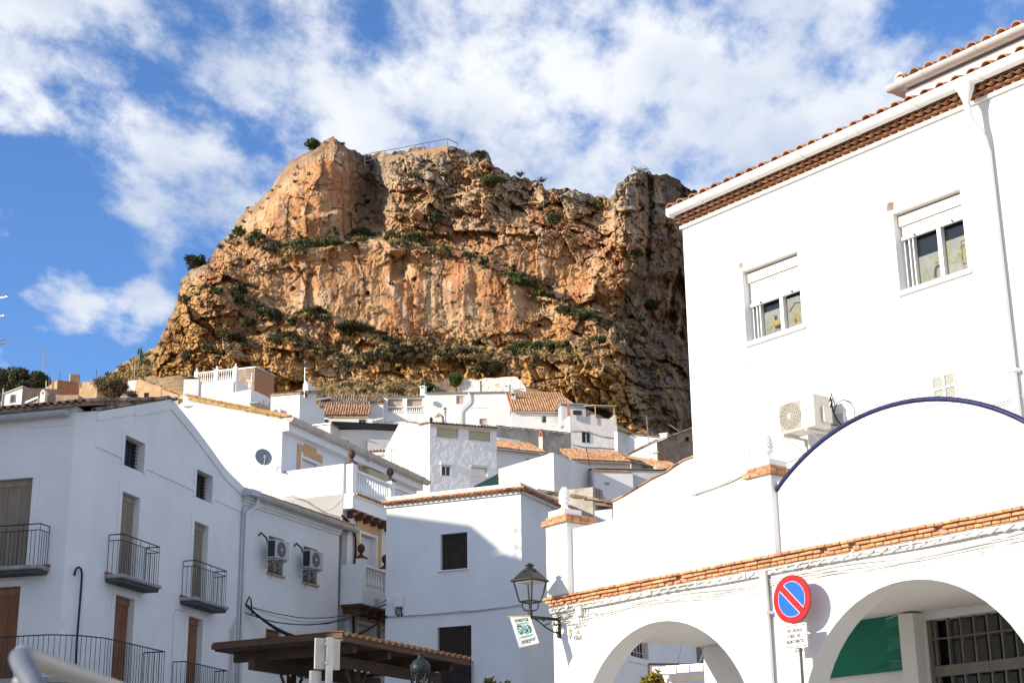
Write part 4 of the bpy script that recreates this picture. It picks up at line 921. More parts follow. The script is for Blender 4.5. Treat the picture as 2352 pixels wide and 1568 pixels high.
    railing(t, [p3.pt(ul, 0, .02), p3.pt(ul, 0, oq), p3.pt(uq, 0, oq), p3.pt(uq, 0, .02)], zq-.98, .98, m_iron, .115, .15, 0, top2=False)
    bevel(MB().wall(p3, [(ul-.09, zq-1.09), (uq+.09, zq-1.09), (uq+.09, zq-.98), (ul-.09, zq-.98)], (), oq+.09, 0, oq+.09).build('balcony_slab', m_stonegrey, t), .02)
    # roof: the slope above the left face, up to the ridge behind the gable top
    apex = p3.pt(top[2][0], top[2][1]-.06); eave = p1.pt(0.0, zt+.20)
    A = p1.pt(u_l, zt+.22, .22); B_ = p1.pt(0.34, zt+.22, .22)
    run = (apex-B_); bk = -p1.n*(run.dot(-p1.n)); upv_ = bk+ZH_*(apex.z-B_.z)
    tile_roof(t, A, B_, upv_, m_tileold, pitch=.22, maxn=300, bedm=m_tileold, thick=.05)
    verge(t, p3.pt(0.0, top[0][1]+.02, -.10), p3.pt(top[2][0], top[2][1]+.02, -.10), m_tileold, s=1.1)
    MB().hexa([p3.pt(.02, gzv, -.4), p3.pt(.02, gzv, -7), p1.pt(u_l, gzv, -.4), p1.pt(u_l, gzv, -.4)]*1+[p3.pt(.02, zt+.1, -.4), p3.pt(.02, zt+.1, -7), p1.pt(u_l, zt+.1, -6), p1.pt(u_l, zt+.1, -.4)])
    MB().box(p3, -.40, .25, zc3-.4, zc3+.06, -1.6, -.45).build('eaves_filling', m_white, t)
    gutter(t, p1.pt(u_l, zt+.06, .17), p1.pt(-.12, zt+.09, .17), .13, m_pvcg, 5)
    # ridge behind
    verge(t, p1.pt(u_l, apex.z+.02, -(bk.length-.22)), p1.pt(.5, apex.z+.02, -(bk.length-.22)), m_tileold, s=1.15, name='ridge_tile')
    # swan-necked pipe on the corner
    ph = Pl(p2.pt(0, 0, .10), 60.0); pp = [(712, 1420), (722, 1180), (745, 900), (765, 650), (771, 540), (764, 495), (745, 475), (722, 482), (706, 515), (700, 555)]
    pipe(t, [ph.pt(*ph.uv(zB(*q))) for q in pp], .028, m_iron, 'swan_neck_pipe')
    # downpipe where the house meets its neighbour, and the wires stapled beside it
    pipe(t, [p3.pt(uend-.1, q, .06) for q in (top[-1][1]-.6, gzv)], .035, m_pvcg, 'drain_pipe')
    for k in range(5): cable(t, [p3.pt(uend-.30-.07*k+random.uniform(-.03, .03), q, .03) for q in (7.9-.1*k, 6.9, 5.9, 4.5)], .006, m_cableg, 'wall_cable', .02)
    cable(t, [p3.pt(*p3.uv(zB(*q)), .015) for q in ((1730, 890), (1650, 868), (1636, 900), (1615, 1290), (1608, 1560))], .008, m_cable, 'wall_cable')
    return p3, p1, p2, uend, t
LH3, LH1, LH2, LHU, LH = corner_house()
# ------------------------------------------------------------------ lower house with the two air conditioners
def low_house():
    E = LH3.pt(LHU, 0); p = Pl(E, 24.0); gzv = 2.4
    t = thing('low_house', 'low white house with two air conditioners between the corner house and the balustrade house', 'house', (E.x, E.y, gzv))
    ur = p.uv(zD(1072, 300))[0]; zt = p.uv(zC(500, 1300))[1]+.05
    w1 = p.rect(zD(412, 175), zD(545, 562)); w2 = p.rect(zD(738, 280), zD(866, 652)); l1 = p.rect(zD(386, 1050), zD(521, 1446))
    l2 = (p.uv(zD(707, 1490))[0], l1[1], p.uv(zD(840, 1510))[0], l1[3])
    w2 = (w2[0], w1[1], w2[2], w1[3])
    MB().wall(p, [(-.05, gzv), (ur, gzv), (ur, zt), (-.05, zt)], [w1, w2, l1, l2], 7, .30).build('wall', m_white, t)
    for r, m in ((w1, m_blindB), (w2, m_blindB), (l1, m_blindR), (l2, m_blindR)):
        MB().box(p, r[0], r[2], r[1], r[3], -.33, -.30).build('window_back', m_glass, t)
        MB().box(p, r[0]+.005, r[2]-.005, r[3]-.16, r[3]-.02, -.27, -.12).build('blind_box', m, t)
        blind(t, p, r[0]+.01, r[2]-.01, r[1]+.02, r[3]-.15, -.17, m)
        sill(t, p, r, m_sill)
        for q in (r[1]+.06, r[1]+.44): bar(t, p.pt(r[0], q, -.05), p.pt(r[2], q, -.05), .012, m_black, 'guard_rail')
        n = 8
        for k in range(n): u = r[0]+(r[2]-r[0])*(k+.5)/n; bar(t, p.pt(u, r[1]+.01, -.05), p.pt(u, r[1]+.44, -.05), .011, m_black, 'guard_bar')
    # eaves: moulding, gutter, tiles
    for k, (z0, z1, o) in enumerate(((zt-.26, zt-.18, .05), (zt-.178, zt-.09, .10), (zt-.088, zt+.02, .17))): MB().box(p, -.02, ur+.03, z0, z1, 0, o).build('eaves_moulding', m_white, t)
    gr = p.uv(zD(1175, 165))[0]
    gutter(t, p.pt(.25, zt+.10, .27), p.pt(gr, zt+.06, .27), .15, m_gutter, 8)
    up = -p.n*2.2+ZH_*.75
    tile_roof(t, p.pt(.15, zt+.10, .18), p.pt(gr-.1, zt+.10, .18), up, m_tile, pitch=.2, maxn=200, bedm=m_tile)
    MB().box(p, -.15, .35, zt-.02, zt+.16, -.1, .42).build('hopper', m_pvcg, t)
    pipe(t, [p.pt(.42, zt+.05, .27), p.pt(.42, zt-.25, .22), p.pt(.30, zt-.38, .12), p.pt(.12, zt-.50, .09), p.pt(.10, zt-.7, .08), p.pt(.08, gzv, .08)], .055, m_pvc)
    # wires on the wall at the left end
    for k in range(4): cable(t, [p.pt(.02+.05*k, q, .03) for q in (8.3, 7.2, 6.0, 4.0)], .006, m_cableg, 'wall_cable', .025)
    # air conditioners
    for i, (a, lab) in enumerate(((zD(400, 335), 'grey air conditioner on brackets before the left upper window of the low house'), (zD(738, 435), 'grey air conditioner on brackets before the right upper window of the low house'))):
        u, z = p.uv(a); z = w1[3]-.82+.02; u = (w1, w2)[i][0]-.05
        tt = thing('air_conditioner', lab, 'air conditioner', p.pt(u, z, .2), 'air conditioners of the low house')
        M = Matrix.Translation(p.pt(u-.02, z, .56)) @ p.rot(); ac_unit(tt, M, .80, .56, .30, m_acgrey, False, -.08, True)
        MB().box(p, u+.22, u+.36, z+.03, z+.53, .562, .566).build('label_panel', m_acwhite, tt)
        b = MB(); b.box(p, u-.428, u-.424, z+.04, z+.52, .30, .54); b.build('side_coil', m_black, tt)
        cable(tt, [p.pt(u-.30, z+.3, .26), p.pt(u-.45, z+.62, .24), p.pt(u-.52, z+.78, .08), p.pt(u-.5, z+.7, .01)], .03, m_black, 'pipe_sleeve')
        cable(tt, [p.pt(u+.0, z-.05, .3), p.pt(u+.12, z-.2, .25), p.pt(u+.2, z-.55, -.02), p.pt(u+.15, z-.95, -.1)], .010, m_cableg, 'drain_hose')
    cam_ = thing('security_camera', 'small white security camera under the right air conditioner', 'camera', p.pt(*p.uv(zD(830, 470)), .3)); q = p.pt(*p.uv(zD(830, 480)), .1)
    MB().tube([p.pt(*p.uv(zD(826, 462)), 0), q+p.n*.15], .02, 6).build('bracket', m_pvc, cam_); MB().lathe(q+p.n*.16-ZH_*.06, [(.02, -.04), (.055, 0), (.06, .05), (.05, .09)], 10).build('dome', m_acgrey, cam_, True)
    return p, ur, zt
ACP, ACU, ACZ = low_house()
# ------------------------------------------------------------------ big house with balustrades
def balustrade_house():
    cc = ACP.pt(ACU, 0); k0 = ACP.hit((800, 1230)); p = Pl(k0, 23.3)       # street face below the terrace
    gzv = 2.8
    t = thing('balustrade_house', 'big white house with balustraded terrace and ochre window trim behind the low house', 'house', (k0.x, k0.y, gzv))
    uL = p.uv(zC(1350, 1000))[0]                                           # corner of street face and left wall
    q = p.pt(uL, 0); pl_ = Pl(q, -66.7)                                      # left wall (sunlit)
    uv = lambda x, y: pl_.uv(zC(x, y))
    za = uv(1350, 950)[1]; ub = uv(790, 1020)[0]
    # left wall outline from the street corner, along the parapet, up the gable
    cu, cz = uv(772, 700); tu, tz = uv(822, 528)
    Lx = uv(-130, 350); uLow = Lx[0]-2.2
    out = [(0, gzv), (0, za), (ub+.12, uv(880, 1012)[1]), (ub+.12, uv(790, 1040)[1]-.05), (cu, uv(770, 1025)[1]-.05), (cu, uv(776, 645)[1]), (tu, uv(822, 640)[1]), (tu, tz), Lx, (uLow, Lx[1]-1.0), (uLow, gzv)]
    body = MB().wall(pl_, out, (), .35, 0).build('gable_wall', m_streak, t)
    # volume behind the left wall
    pu = Pl(pl_.pt(cu, 0), 22.0)                                           # recessed upper face (in shade)
    ue = pu.uv(zC(2040, 1150))[0]; zE = tz-.12; zter = uv(880, 1012)[1]-.95
    w = pu.rect(zC(958, 895), zC(1100, 1000)); w = (w[0], w[1]-.7, w[2], w[3])
    MB().wall(pu, [(0, zter-.3), (ue, zter-.3), (ue, zE), (0, zE)], [w], 6.5, .22).build('upper_wall', m_whiteS, t)
    MB().box(pu, .0, ue+.05, uv(776, 645)[1], zE+.02, .001, .26).build('eaves_soffit', m_whiteS, t)
    MB().box(pu, w[0], w[2], w[1], w[3], -.25, -.22).build('window_back', m_glass, t); blind(t, pu, w[0]+.02, w[2]-.02, w[1], w[3]-.02, -.10, m_blindW, .06, 'shutter', False)
    frame(t, pu, w, .10, 0, .025, m_whiteS, 'window_frame', 'ltr')
    for a, c, z0, z1 in ((w[0]-.36, w[0]-.105, w[1], w[3]+.22), (w[2]+.105, w[2]+.36, w[1], w[3]-.02), (w[0]-.36, w[0]+.12, w[3]+.225, w[3]+.46), (w[0]+.125, w[0]+.55, w[3]+.105, w[3]+.55), (w[0]+.555, w[2]-.1, w[3]+.105, w[3]+.55), (w[2]-.095, w[2]+.36, w[3]+.105, w[3]+.40)):
        bevel(MB().box(pu, a, c, z0, z1, 0, .03).build('trim_stone', m_orange, t), .008)
    # second window trim behind the balustrade, and the rolled awning
    r = pu.rect(zC(1490, 1030), zC(1680, 1120))
    for k in range(3): a = r[0]+(r[2]-r[0])*k/3; bevel(MB().box(pu, a+.005, a+(r[2]-r[0])/3-.005, r[1]-.05, r[1]+.40, 0, .03).build('trim_stone', m_orange, t), .008)
    aw = pu.rect(zC(1525, 990), zC(1680, 1080)); MB().box(pu, aw[0], aw[2], aw[3]-.30, aw[3]-.02, .02, .28).build('awning_box', m_yel, t)
    # gutter and tiles above the upper face
    zg = zE+.12
    gutter(t, pu.pt(-.15, zg, .36), pu.pt(ue+.25, zg-.02, .36), .17, m_gutter, 9)
    tile_roof(t, pu.pt(0, zg+.02, .28), pu.pt(ue+.2, zg+.02, .28), -pu.n*4.6+ZH_*1.35, m_tileyel, pitch=.2, maxn=250, bedm=m_tileold)
    um, zm = pu.uv(zC(1510, 895)); pipe(t, [pu.pt(um, zg-.08, .36), pu.pt(um, zg-.3, .36)], .05, m_gutter, 'outlet')
    A = pl_.pt(tu+.05, tz+.02, .02); B = pl_.pt(Lx[0], Lx[1]+.02, .02); verge(t, A, B, m_tileyel, s=1.15, step=.30)
    # chimney at the ridge
    ch = pl_.pt(*uv(20, 320), -.4); MB().wbox((ch.x-.6, ch.y, ch.z+.2), .55, .5, 1.0).build('chimney', m_streak, t); MB().lathe((ch.x-.65, ch.y, ch.z+.7), [(.30, .05), (.28, .08), (.04, .16)], 10).build('chimney_cap', m_black, t)
    # terrace parapet face towards the street with balustrade
    zb0 = p.uv(zC(1380, 1245))[1]; zb1 = p.uv(zC(1380, 1010))[1]; u2 = p.uv(zC(1722, 1300))[0]; uE = u2+4.2
    r1 = p.rect(zD(1275, 150), zD(1425, 470)); zbal = p.uv(zD(1300, 690))[1]-.02
    w_ = (p.uv(zD(1272, 300))[0], p.uv(zD(1272, 450))[1]-1.0, p.uv(zD(1422, 300))[0], p.uv(zD(1272, 152))[1])
    v_ = (p.uv(zD(1250, 1010))[0], p.uv(zD(1250, 1010))[1]-1.6, p.uv(zD(1410, 1010))[0], p.uv(zD(1250, 1000))[1])
    v2 = (p.uv(zD(1468, 1040))[0], v_[1], p.uv(zD(1468, 1040))[0]+(v_[2]-v_[0]), v_[3])
    MB().wall(p, [(uL, gzv), (uE, gzv), (uE, zb0), (uL, zb0)], [w_, v_, v2], 2.4, .32).build('street_wall', m_whiteS, t)
    for r in (w_, v_, v2):
        MB().box(p, r[0], r[2], r[1], r[3], -.36, -.32).build('window_back', m_glass, t)
        blind(t, p, r[0]+.02, r[2]-.02, r[1]+(.75 if r is w_ else 0), r[3]-.02, -.20, m_blindW, .06, 'shutter', False)
        frame(t, p, r, .09, 0, .025, m_whiteS, 'window_frame', 'ltr')
        n = 5; hh = (r[3]+.1-r[1])/n
        for k in range(n):
            MB().box(p, r[0]-.34, r[0]-.10, r[1]+k*hh+.006, r[1]+(k+1)*hh-.006, 0, .03).build('trim_stone', m_orange, t)
            MB().box(p, r[2]+.10, r[2]+.34, r[1]+k*hh+.006, r[1]+(k+1)*hh-.006, 0, .03).build('trim_stone', m_orange, t)
        n = 4; ww = (r[2]-r[0]+.68)/n
        for k in range(n): MB().box(p, r[0]-.34+k*ww+.006, r[0]-.34+(k+1)*ww-.006, r[3]+.105, r[3]+.50, 0, .034).build('trim_stone', m_orange, t)
    MB().box(p, uL+.02, uE, zb0-.10, zb0, 0, .42).build('terrace_slab', m_whiteS, t)
    MB().box(p, uL+.02, uE, zb0-.52, zb0-.101, .0, .36).build('slab_front', m_whiteS, t)
    tile_row(t, p.pt(uL+.05, zb0-.06, .36), p.pt(uE, zb0-.06, .36), p.n*.16, m_tileyel, .19, .4)
    def corbels(z, ua, uc_, n):
        for k in range(n):
            u = ua+(uc_-ua)*(k+.5)/n
            b = MB().wall(Pl(p.pt(u, 0, 0), 0) if False else p.perp(u).off(.05) if False else p, [(u-.07, z-.02), (u+.07, z-.02), (u+.07, z-.17), (u-.07, z-.17)], (), .34, 0, .36); c = b.build('corbel', m_wood, t)
            MB().wall(p, [(u-.07, z-.175), (u+.07, z-.175), (u+.07, z-.26), (u-.07, z-.26)], (), .24, 0, .25).build('corbel', m_wood, t)
    corbels(zb0-.52, uL+.1, uE, 13)
    def balustrade(ua, uc_, z0, z1, o, ends=(True, True), step=.17):
        MB().box(p, ua, uc_, z0, z0+.07, o-.09, o+.09).build('plinth', m_whiteS, t); bevel(MB().box(p, ua, uc_, z1-.09, z1, o-.11, o+.11).build('coping', m_whiteS, t), .015)
        n = max(2, int((uc_-ua-.1)/step))
        for k in range(n): baluster(t, p.pt(ua+.05+(uc_-ua-.1)*(k+.5)/n, z0+.07, o), z1-z0-.16, m_whiteS)
    def post(u, z0, z1, o, fin=True, w=.13):
        MB().box(p, u-w, u+w, z0, z1, o-w, o+w).build('post', m_whiteS, t); MB().box(p, u-w-.03, u+w+.03, z1, z1+.05, o-w-.03, o+w+.03).build('post_cap', m_finial if fin else m_whiteS, t)
        if fin: link('finial', FIN, t, Matrix.Translation(p.pt(u, z1+.05, o)))
    zp = za
    post(uL+.16, zb0, zp, .22); post(u2+.1, zb0, zb1+.12, .22); balustrade(uL+.30, u2-.04, zb0, zb1, .25); balustrade(u2+.24, uE, zb0, zb1, .25)
    # lower balcony
    ob = .70; pf = p.off(ob); uM = pf.uv(zD(1277, 560))[0]; uZ = pf.uv(zD(1507, 560))[0]; zt_ = pf.uv(zD(1312, 455))[1]; zf = pf.uv(zD(1305, 690))[1]; zlo = pf.uv(zD(1260, 815))[1]; zpt = pf.uv(zD(1277, 395))[1]
    MB().box(p, uM-.13, uZ+2.5, zlo, zf, 0.001, ob+.13).build('balcony_base', m_whiteS, t)
    MB().box(p, uM-.05, uZ+2.5, zlo-.08, zlo-.001, .001, ob).build('balcony_soffit', m_wood, t)
    for k in range(6): u = uM+.15+k*.55; MB().box(p, u-.07, u+.07, zlo-.26, zlo-.081, 0, ob-.1).build('corbel', m_wood, t)
    post(uM, zf, zpt, ob); post(uZ, zf, zpt-.10, ob)
    balustrade(uM+.15, uZ-.15, zf, zt_, ob); balustrade(uZ+.15, uZ+2.4, zf, zt_, ob)
    MB().box(p, uM-.12, uM+.10, zf, zt_, .0, ob-.14).build('side_panel', m_whiteS, t)
    MB().box(p, uM+.75, uM+.93, zf-.34, zf-.22, ob+.13, ob+.2).build('outdoor_light', m_acgrey, t)
    # vertical bundle of black cables at the corner
    for k, (r_, m) in enumerate(((.035, m_cableb), (.022, m_cableb), (.016, m_cableb), (.012, m_cableg))):
        pts = [p.pt(p.uv(zD(x, y))[0]-.02*k, p.uv(zD(x, y))[1], .05+.03*k) for x, y in ((1085, -10), (1140, 45), (1190, 110), (1212, 200), (1216, 330), (1205, 480), (1200, 640), (1190, 780), (1195, 1100))]
        cable(t, pts, r_, m, 'cable', .012)
    for k in range(3):
        pts = [pl_.pt(*pl_.uv(zC(x, y+8*k)), .03+.02*k) for x, y in ((780, 1265), (880, 1250), (960, 1280), (1010, 1290), (1100, 1350), (1200, 1410), (1330, 1450))]
        cable(t, pts, .010, m_cableg if k else m_cable, 'cable', .02)
    # dish on the left wall
    P = pl_.pt(*uv(672, 925), .55); dish('grey satellite dish on the sunlit wall of the balustrade house', P, .30, Vector((.50, -1, .30)), back=m_dish)
    cable(t, [pl_.pt(*uv(*q), .02) for q in ((735, 1040), (770, 1130), (830, 1260), (900, 1360), (960, 1410), (1100, 1420), (1250, 1370), (1330, 1290))], .006, m_cable, 'cable')
    # metal flashing at the top of the parapet
    MB().tube([pl_.pt(*uv(x, y), -.15) for x, y in ((770, 1010), (800, 1035), (885, 1020))], .03, 4).build('flashing', m_galv, t)
    return p, pl_
CP, CPL = balustrade_house()
# ------------------------------------------------------------------ cables strung across from the corner house
def span_cables():
    t = thing('overhead_cables', 'black cable bundle sagging from the corner house across to the middle house', 'cable', LH3.pt(LHU, 7.4, .1))
    A = LH3.pt(LHU-.1, 0, .15); D_ = DP.pt(0, 0, .06)
    def zz(pl, q): return pl.uv(q)[1]
    def span(a, b, d, r, m=m_cableb, n=14): cable(t, sag(a, b, d, n), r, m, 'cable', .008)
    a1 = LH3.hit(zD(150, 830))+LH3.n*.15; a2 = LH3.hit(zD(140, 905))+LH3.n*.15; a0 = LH3.hit(zD(170, 755))+LH3.n*.2
    b1 = DP.hit(zD(1525, 783))+DP.n*.05; b2 = DP.hit(zD(1525, 822))+DP.n*.05; b3 = DP.hit(zD(1525, 940))+DP.n*.05
    span(a1, b2, .42, .014); span(a2, b1, .55, .016); span(a2, b2, .50, .012); span(a1, b3, .95, .040); span(a1, b3, 1.0, .03); span(a1, b3, .90, .018); span(a1, b1, .6, .008, m_cableg)
    cable(t, [a1, a0, a0+LH3.u*.12-ZH_*.05, a1+LH3.u*.5-ZH_*.25], .022, m_cableb)
# ------------------------------------------------------------------ middle house
def middle_house():
    P0 = at((888, 1165), 50); p = Pl(P0, -65.5); gzv = 3.0
    t = thing('middle_house', 'white middle house with tiled cornice and dark brown shutters', 'house', (P0.x, P0.y, gzv))
    uR = p.uv((1197, 1200))[0]; zc = p.uv(zC(1770, 1352))[1]; zp = p.uv(zF(200, 1298))[1]
    w1 = p.rect(zD(2028, 168), zD(2280, 485)); w2 = p.rect(zD(1998, 1042), zD(2318, 1250)); w2 = (w2[0], w2[1]-1.3, w2[2], w2[3])
    q = Pl(p.pt(uR, 0), 25.0)
    MB().wall(p, [(0, gzv), (uR, gzv), (uR, zp), (0, zp)], [w1, w2], 6.5, .22).build('wall', m_white, t)
    for r in (w1, w2):
        MB().box(p, r[0], r[2], r[1], r[3], -.25, -.22).build('window_back', m_glass, t)
        blind(t, p, r[0]+.02, r[2]-.02, r[1]+.01, r[3]-.02, -.12, m_blindD, .055, 'shutter', False)
    MB().box(p, w1[0]-.1, w1[2]+.04, w1[1]-.04, w1[1], -.05, .05).build('sill', m_white, t)
    frame(t, p, w1, .025, 0, .006, m_white, 'window_edge', 'lt')
    # tiled cornice, both faces
    zt = zc+.02
    for pl, a, b in ((p, -.05, uR+.22), (q, -.15, 6.4)):
        e0, e1 = (a, b)
        MB().box(pl, a if pl is p else 0, b if pl is q else uR, zt-.07, zt+.02, 0, .08).build('cornice_band', m_white, t)
        tile_row(t, pl.pt(a, zt+.0, .05), pl.pt(b, zt+.0, .05), pl.n*.20, m_tile, .185, .42)
        bb = MB(); bb.box(pl, a, b, zt+.07, zt+.115, 0, .24); bb.build('cornice_bed', m_tile, t)
        bevel(MB().box(pl, (a if pl is p else 0), (b if pl is q else uR), zp, zp+.05, -.28, .03).build('coping', m_streak, t), .01)
    # small railing of the lower door
    o = .35; ua = p.uv(zD(2200, 1400))[0]-.4; ub = p.uv(zD(2335, 1370))[0]; zr = p.uv(zD(2330, 1370))[1]
    railing(t, [p.pt(w2[0]-.1, 0, .02), p.pt(w2[0]-.1, 0, o), p.pt(ub, 0, o), p.pt(ub, 0, .02)], zr-1.0, 1.0, m_iron, .11, top2=False)
    b = MB(); cu = (ua+ub)/2-.45
    for sg in (-1, 1): b.tube([p.pt(cu+sg*.10*sin(k/10*pi*2), zr-.85+.065*k, o) for k in range(11)], .008, 4)
    b.build('scroll', m_iron, t)
    # meter box, wires along the wall
    x = p.rect(zD(1612, 740), zD(1680, 850)); bx = bevel(MB().box(p, x[0], x[2], x[1], x[3], 0, .14).build('junction_box', m_pvc, t), .02)
    for k in range(5): cable(t, [p.pt(x[0]+.04+.05*k, x[1]+.02, .07), p.pt(x[0]+.04+.05*k+random.uniform(-.05, .05), x[1]-.16, .09), p.pt(x[0]+.1+.04*k, x[1]-.3, .04)], .014, m_cableb, 'cable')
    line = [zD(1525, 945), zD(1650, 935), zD(1800, 925), zD(1950, 920), zD(2100, 905), zD(2250, 895), zD(2352, 885)]
    for k in range(4):
        pts = [p.pt(p.uv(q_)[0], p.uv(q_)[1]+random.uniform(-.03, .03), .02+.01*k) for q_ in line]; pts += [p.pt(uR*(.78+.11*j), pts[-1].z+.04*j, .03) for j in range(1, 3)]
        cable(t, pts, .009, m_cable if k < 3 else m_cableg, 'cable', .006)
    cable(t, [p.pt(*p.uv(zD(*q_)), .02) for q_ in ((1525, 838), (1600, 835))], .006, m_cable, 'cable')
    cable(t, [p.pt(*p.uv(zD(*q_)), .03) for q_ in ((1515, 870), (1540, 925), (1580, 935), (1620, 905))], .006, m_cable, 'cable')
    return p, q, uR
DP, DQ, DU = middle_house()
span_cables()
# ------------------------------------------------------------------ arcade building on the right
SIGN_D = px_dir(*zH(785, 555)); SIGN_P = CAM+SIGN_D*(19.25/SIGN_D.dot(fw))
AP = Pl(SIGN_P, -38.5); AP = AP.off(-.45)
def circ(pl, pts):
    q = [pl.uv(x) for x in pts]; A = np.array([[2*a, 2*b, 1] for a, b in q]); y = np.array([a*a+b*b for a, b in q]); s = np.linalg.lstsq(A, y, rcond=None)[0]
    return s[0], s[1], sqrt(s[2]+s[0]**2+s[1]**2)
def arc(c, a0, a1, n): return [(c[0]+c[2]*cos(a0+(a1-a0)*k/n), c[1]+c[2]*sin(a0+(a1-a0)*k/n)) for k in range(n+1)]
def pinecone(t, P, s=1.0):
    """plaster pine cone on a moulded foot: scales stand proud in spirals"""
    b = MB(); b.lathe(P, [(r*s, z*s) for r, z in ((.15, 0), (.15, .05), (.12, .07), (.085, .10), (.075, .14), (.10, .17), (.145, .20), (.15, .23), (.135, .25))], 16); b.build('finial_foot', m_whiteS, t, True)
    prof = [(0, .12), (.1, .135), (.25, .142), (.45, .135), (.62, .118), (.78, .088), (.9, .055), (1, .012)]
    def rad(v): return np.interp(v, [q[0] for q in prof], [q[1] for q in prof])
    b = MB(); b.lathe(P+ZH_*.24*s, [(float(rad(v))*s*.93, v*.36*s) for v in np.linspace(0, 1, 12)], 16)
    rows = 9
    for j in range(rows):
        v = (j+.3)/rows; n = 10
        for k in range(n):
            a = 2*pi*(k+.5*(j % 2))/n; r = float(rad(v))*s; w = r*2*pi/n*.52; h = .36*s/rows*.75
            c = P+Vector((cos(a)*r*.93, sin(a)*r*.93, (.24+.36*v)*s)); tn = Vector((-sin(a), cos(a), 0)); on = Vector((cos(a), sin(a), .25))
            b.add([c-tn*w, c+ZH_*h*1.2, c+tn*w, c-ZH_*h, c+on*.022*s], [(0, 4, 1), (1, 4, 2), (2, 4, 3), (3, 4, 0)])
    b.build('pine_cone', m_whiteS, t)
BRICK = {}
def brick(t, M, s, name='brick'):
    if 'b' not in BRICK:
        b = MB().wbox((0, 0, 0), 1, 1, 1); me = b.mesh('brick', m_brick); bm = bmesh.new(); bm.from_mesh(me); bmesh.ops.bevel(bm, geom=bm.edges[:], offset=.05, segments=1, affect='EDGES', clamp_overlap=True); bm.to_mesh(me); bm.free(); BRICK['b'] = me
    return link(name, BRICK['b'], t, M @ Matrix.Diagonal((s[0], s[1], s[2], 1)))
def arcade():
    p = AP; gzv = 1.0
    cuL = p.uv(zG(742, 1200))[0]
    t = thing('arcade_building', 'white arcade with arches and brick string course on the right', 'building', p.pt(cuL, gzv))
    c1 = circ(p, [zG(1200, 1370), zG(1350, 1190), zG(1500, 1080), zG(1650, 1005), zG(1820, 975), zG(2000, 1000), zG(2150, 1075), zG(2280, 1190), zH(400, 990)])
    c2 = circ(p, [zH(960, 960), zH(1020, 800), zH(1120, 660), zH(1250, 550), zH(1400, 470), zH(1620, 427), zH(1800, 440), zH(1950, 490), zH(2100, 585), zH(2250, 720), zH(2352, 820)])
    ar = []
    for c in (c1, c2): zs = c[1]-.15; ar.append([(c[0]-c[2], gzv+.02), (c[0]-c[2], zs)]+arc((c[0], c[1], c[2]), pi, 0, 28)+[(c[0]+c[2], zs), (c[0]+c[2], gzv+.02)])
    zl = p.uv(zG(1500, 640))[1]; uE = c2[0]+c2[2]+3.0
    T = .38
    MB().wall(p, [(cuL, gzv), (uE, gzv), (uE, zl), (cuL, zl)], ar, T, T, 0.0, True).build('arcade_wall', m_white, t)
    # string course of bricks: three courses, the upper ones standing further out
    zt = p.uv(zG(1300, 655))[1]; h = .045; u_start = p.uv(zG(700, 820))[0]; uF = uE
    rng = random.Random(3)
    MB().box(p, cuL, uF, zt-3*h-.012, zt-.008, -.05, .015).build('mortar_bed', m_mortar, t)
    for k, (o, w) in enumerate(((.125, .118), (.085, .236), (.045, .118))):
        z = zt-h*(k+.5); u = cuL-.02-o*.8-(0 if k % 2 == 0 else rng.uniform(0, .05)); i = 0
        while u < uF:
            ww = w if rng.random() < .8 else .118
            if k == 1 and rng.random() < .06: u += .10; continue
            if k == 2 and rng.random() < .05: u += .05; continue
            dp = .20; M = Matrix.Translation(p.pt(u+ww/2, z+rng.uniform(-.004, .004), o-dp/2+rng.uniform(-.008, .006))) @ p.rot() @ Matrix.Rotation(rng.uniform(-.025, .025), 4, 'Z') @ Matrix.Rotation(rng.uniform(-.02, .02), 4, 'Y')
            brick(t, M, (ww-.008, dp, h-.009)); u += ww; i += 1
    # parapet, with the curved tile-capped gable
    cA = circ(p, [zI(900, 745), zI(1100, 580), zI(1240, 480), zI(1400, 385), zI(1560, 330), zI(1740, 312), zI(1920, 330), zI(2100, 372), zI(2352, 440)])
    uP2 = p.uv(zI(812, 830))[0]; zP2 = p.uv(zI(812, 828))[1]; zpar = p.uv(zG(1200, 65))[1]
    a0 = math.acos(max(-1, min(1, (uP2-cA[0])/cA[2])))
    curve = arc(cA, a0, pi-a0, 40)
    uP1 = p.uv(zG(932, 300))[0]; wP = .30
    out = [(uP1-.1, zt-.02), (uE, zt-.02), (uE, zpar), (curve[-1][0], zpar)]+curve[::-1]+[(uP2, zpar), (uP1-.1, zpar)]
    MB().wall(p, out, (), .28, 0, .0).build('parapet', m_streak if False else m_white, t)
    MB().box(p, uP1, uP2-.1, zpar, zpar+.02, -.28, .015).build('coping', m_streak, t)
    n = 26
    cp = arc((cA[0], cA[1], cA[2]+.015), a0+.02, pi-a0-.02, n)
    for k in range(n):
        a, b = cp[k], cp[k+1]; d = (Vector((b[0]-a[0], b[1]-a[1]))); q = MB(); L = d.length; d.normalize(); a2 = (a[0]+d.x*.0025, a[1]+d.y*.0025); b2 = (b[0]-d.x*.0025, b[1]-d.y*.0025)
        q.tube([p.pt(a2[0], a2[1], .0), p.pt(b2[0], b2[1], .0)], .034, 8); smooth_edges(q.build('glazed_tile', m_blue, t), 50)
    MB().wall(p, [(x, z+.0) for x, z in arc((cA[0], cA[1], cA[2]-.006), a0, pi-a0, 40)]+[(x, z) for x, z in arc((cA[0], cA[1], cA[2]-.05), pi-a0, a0, 40)], (), .30, 0, .004).build('tile_bedding', m_mortar if False else m_white, t)
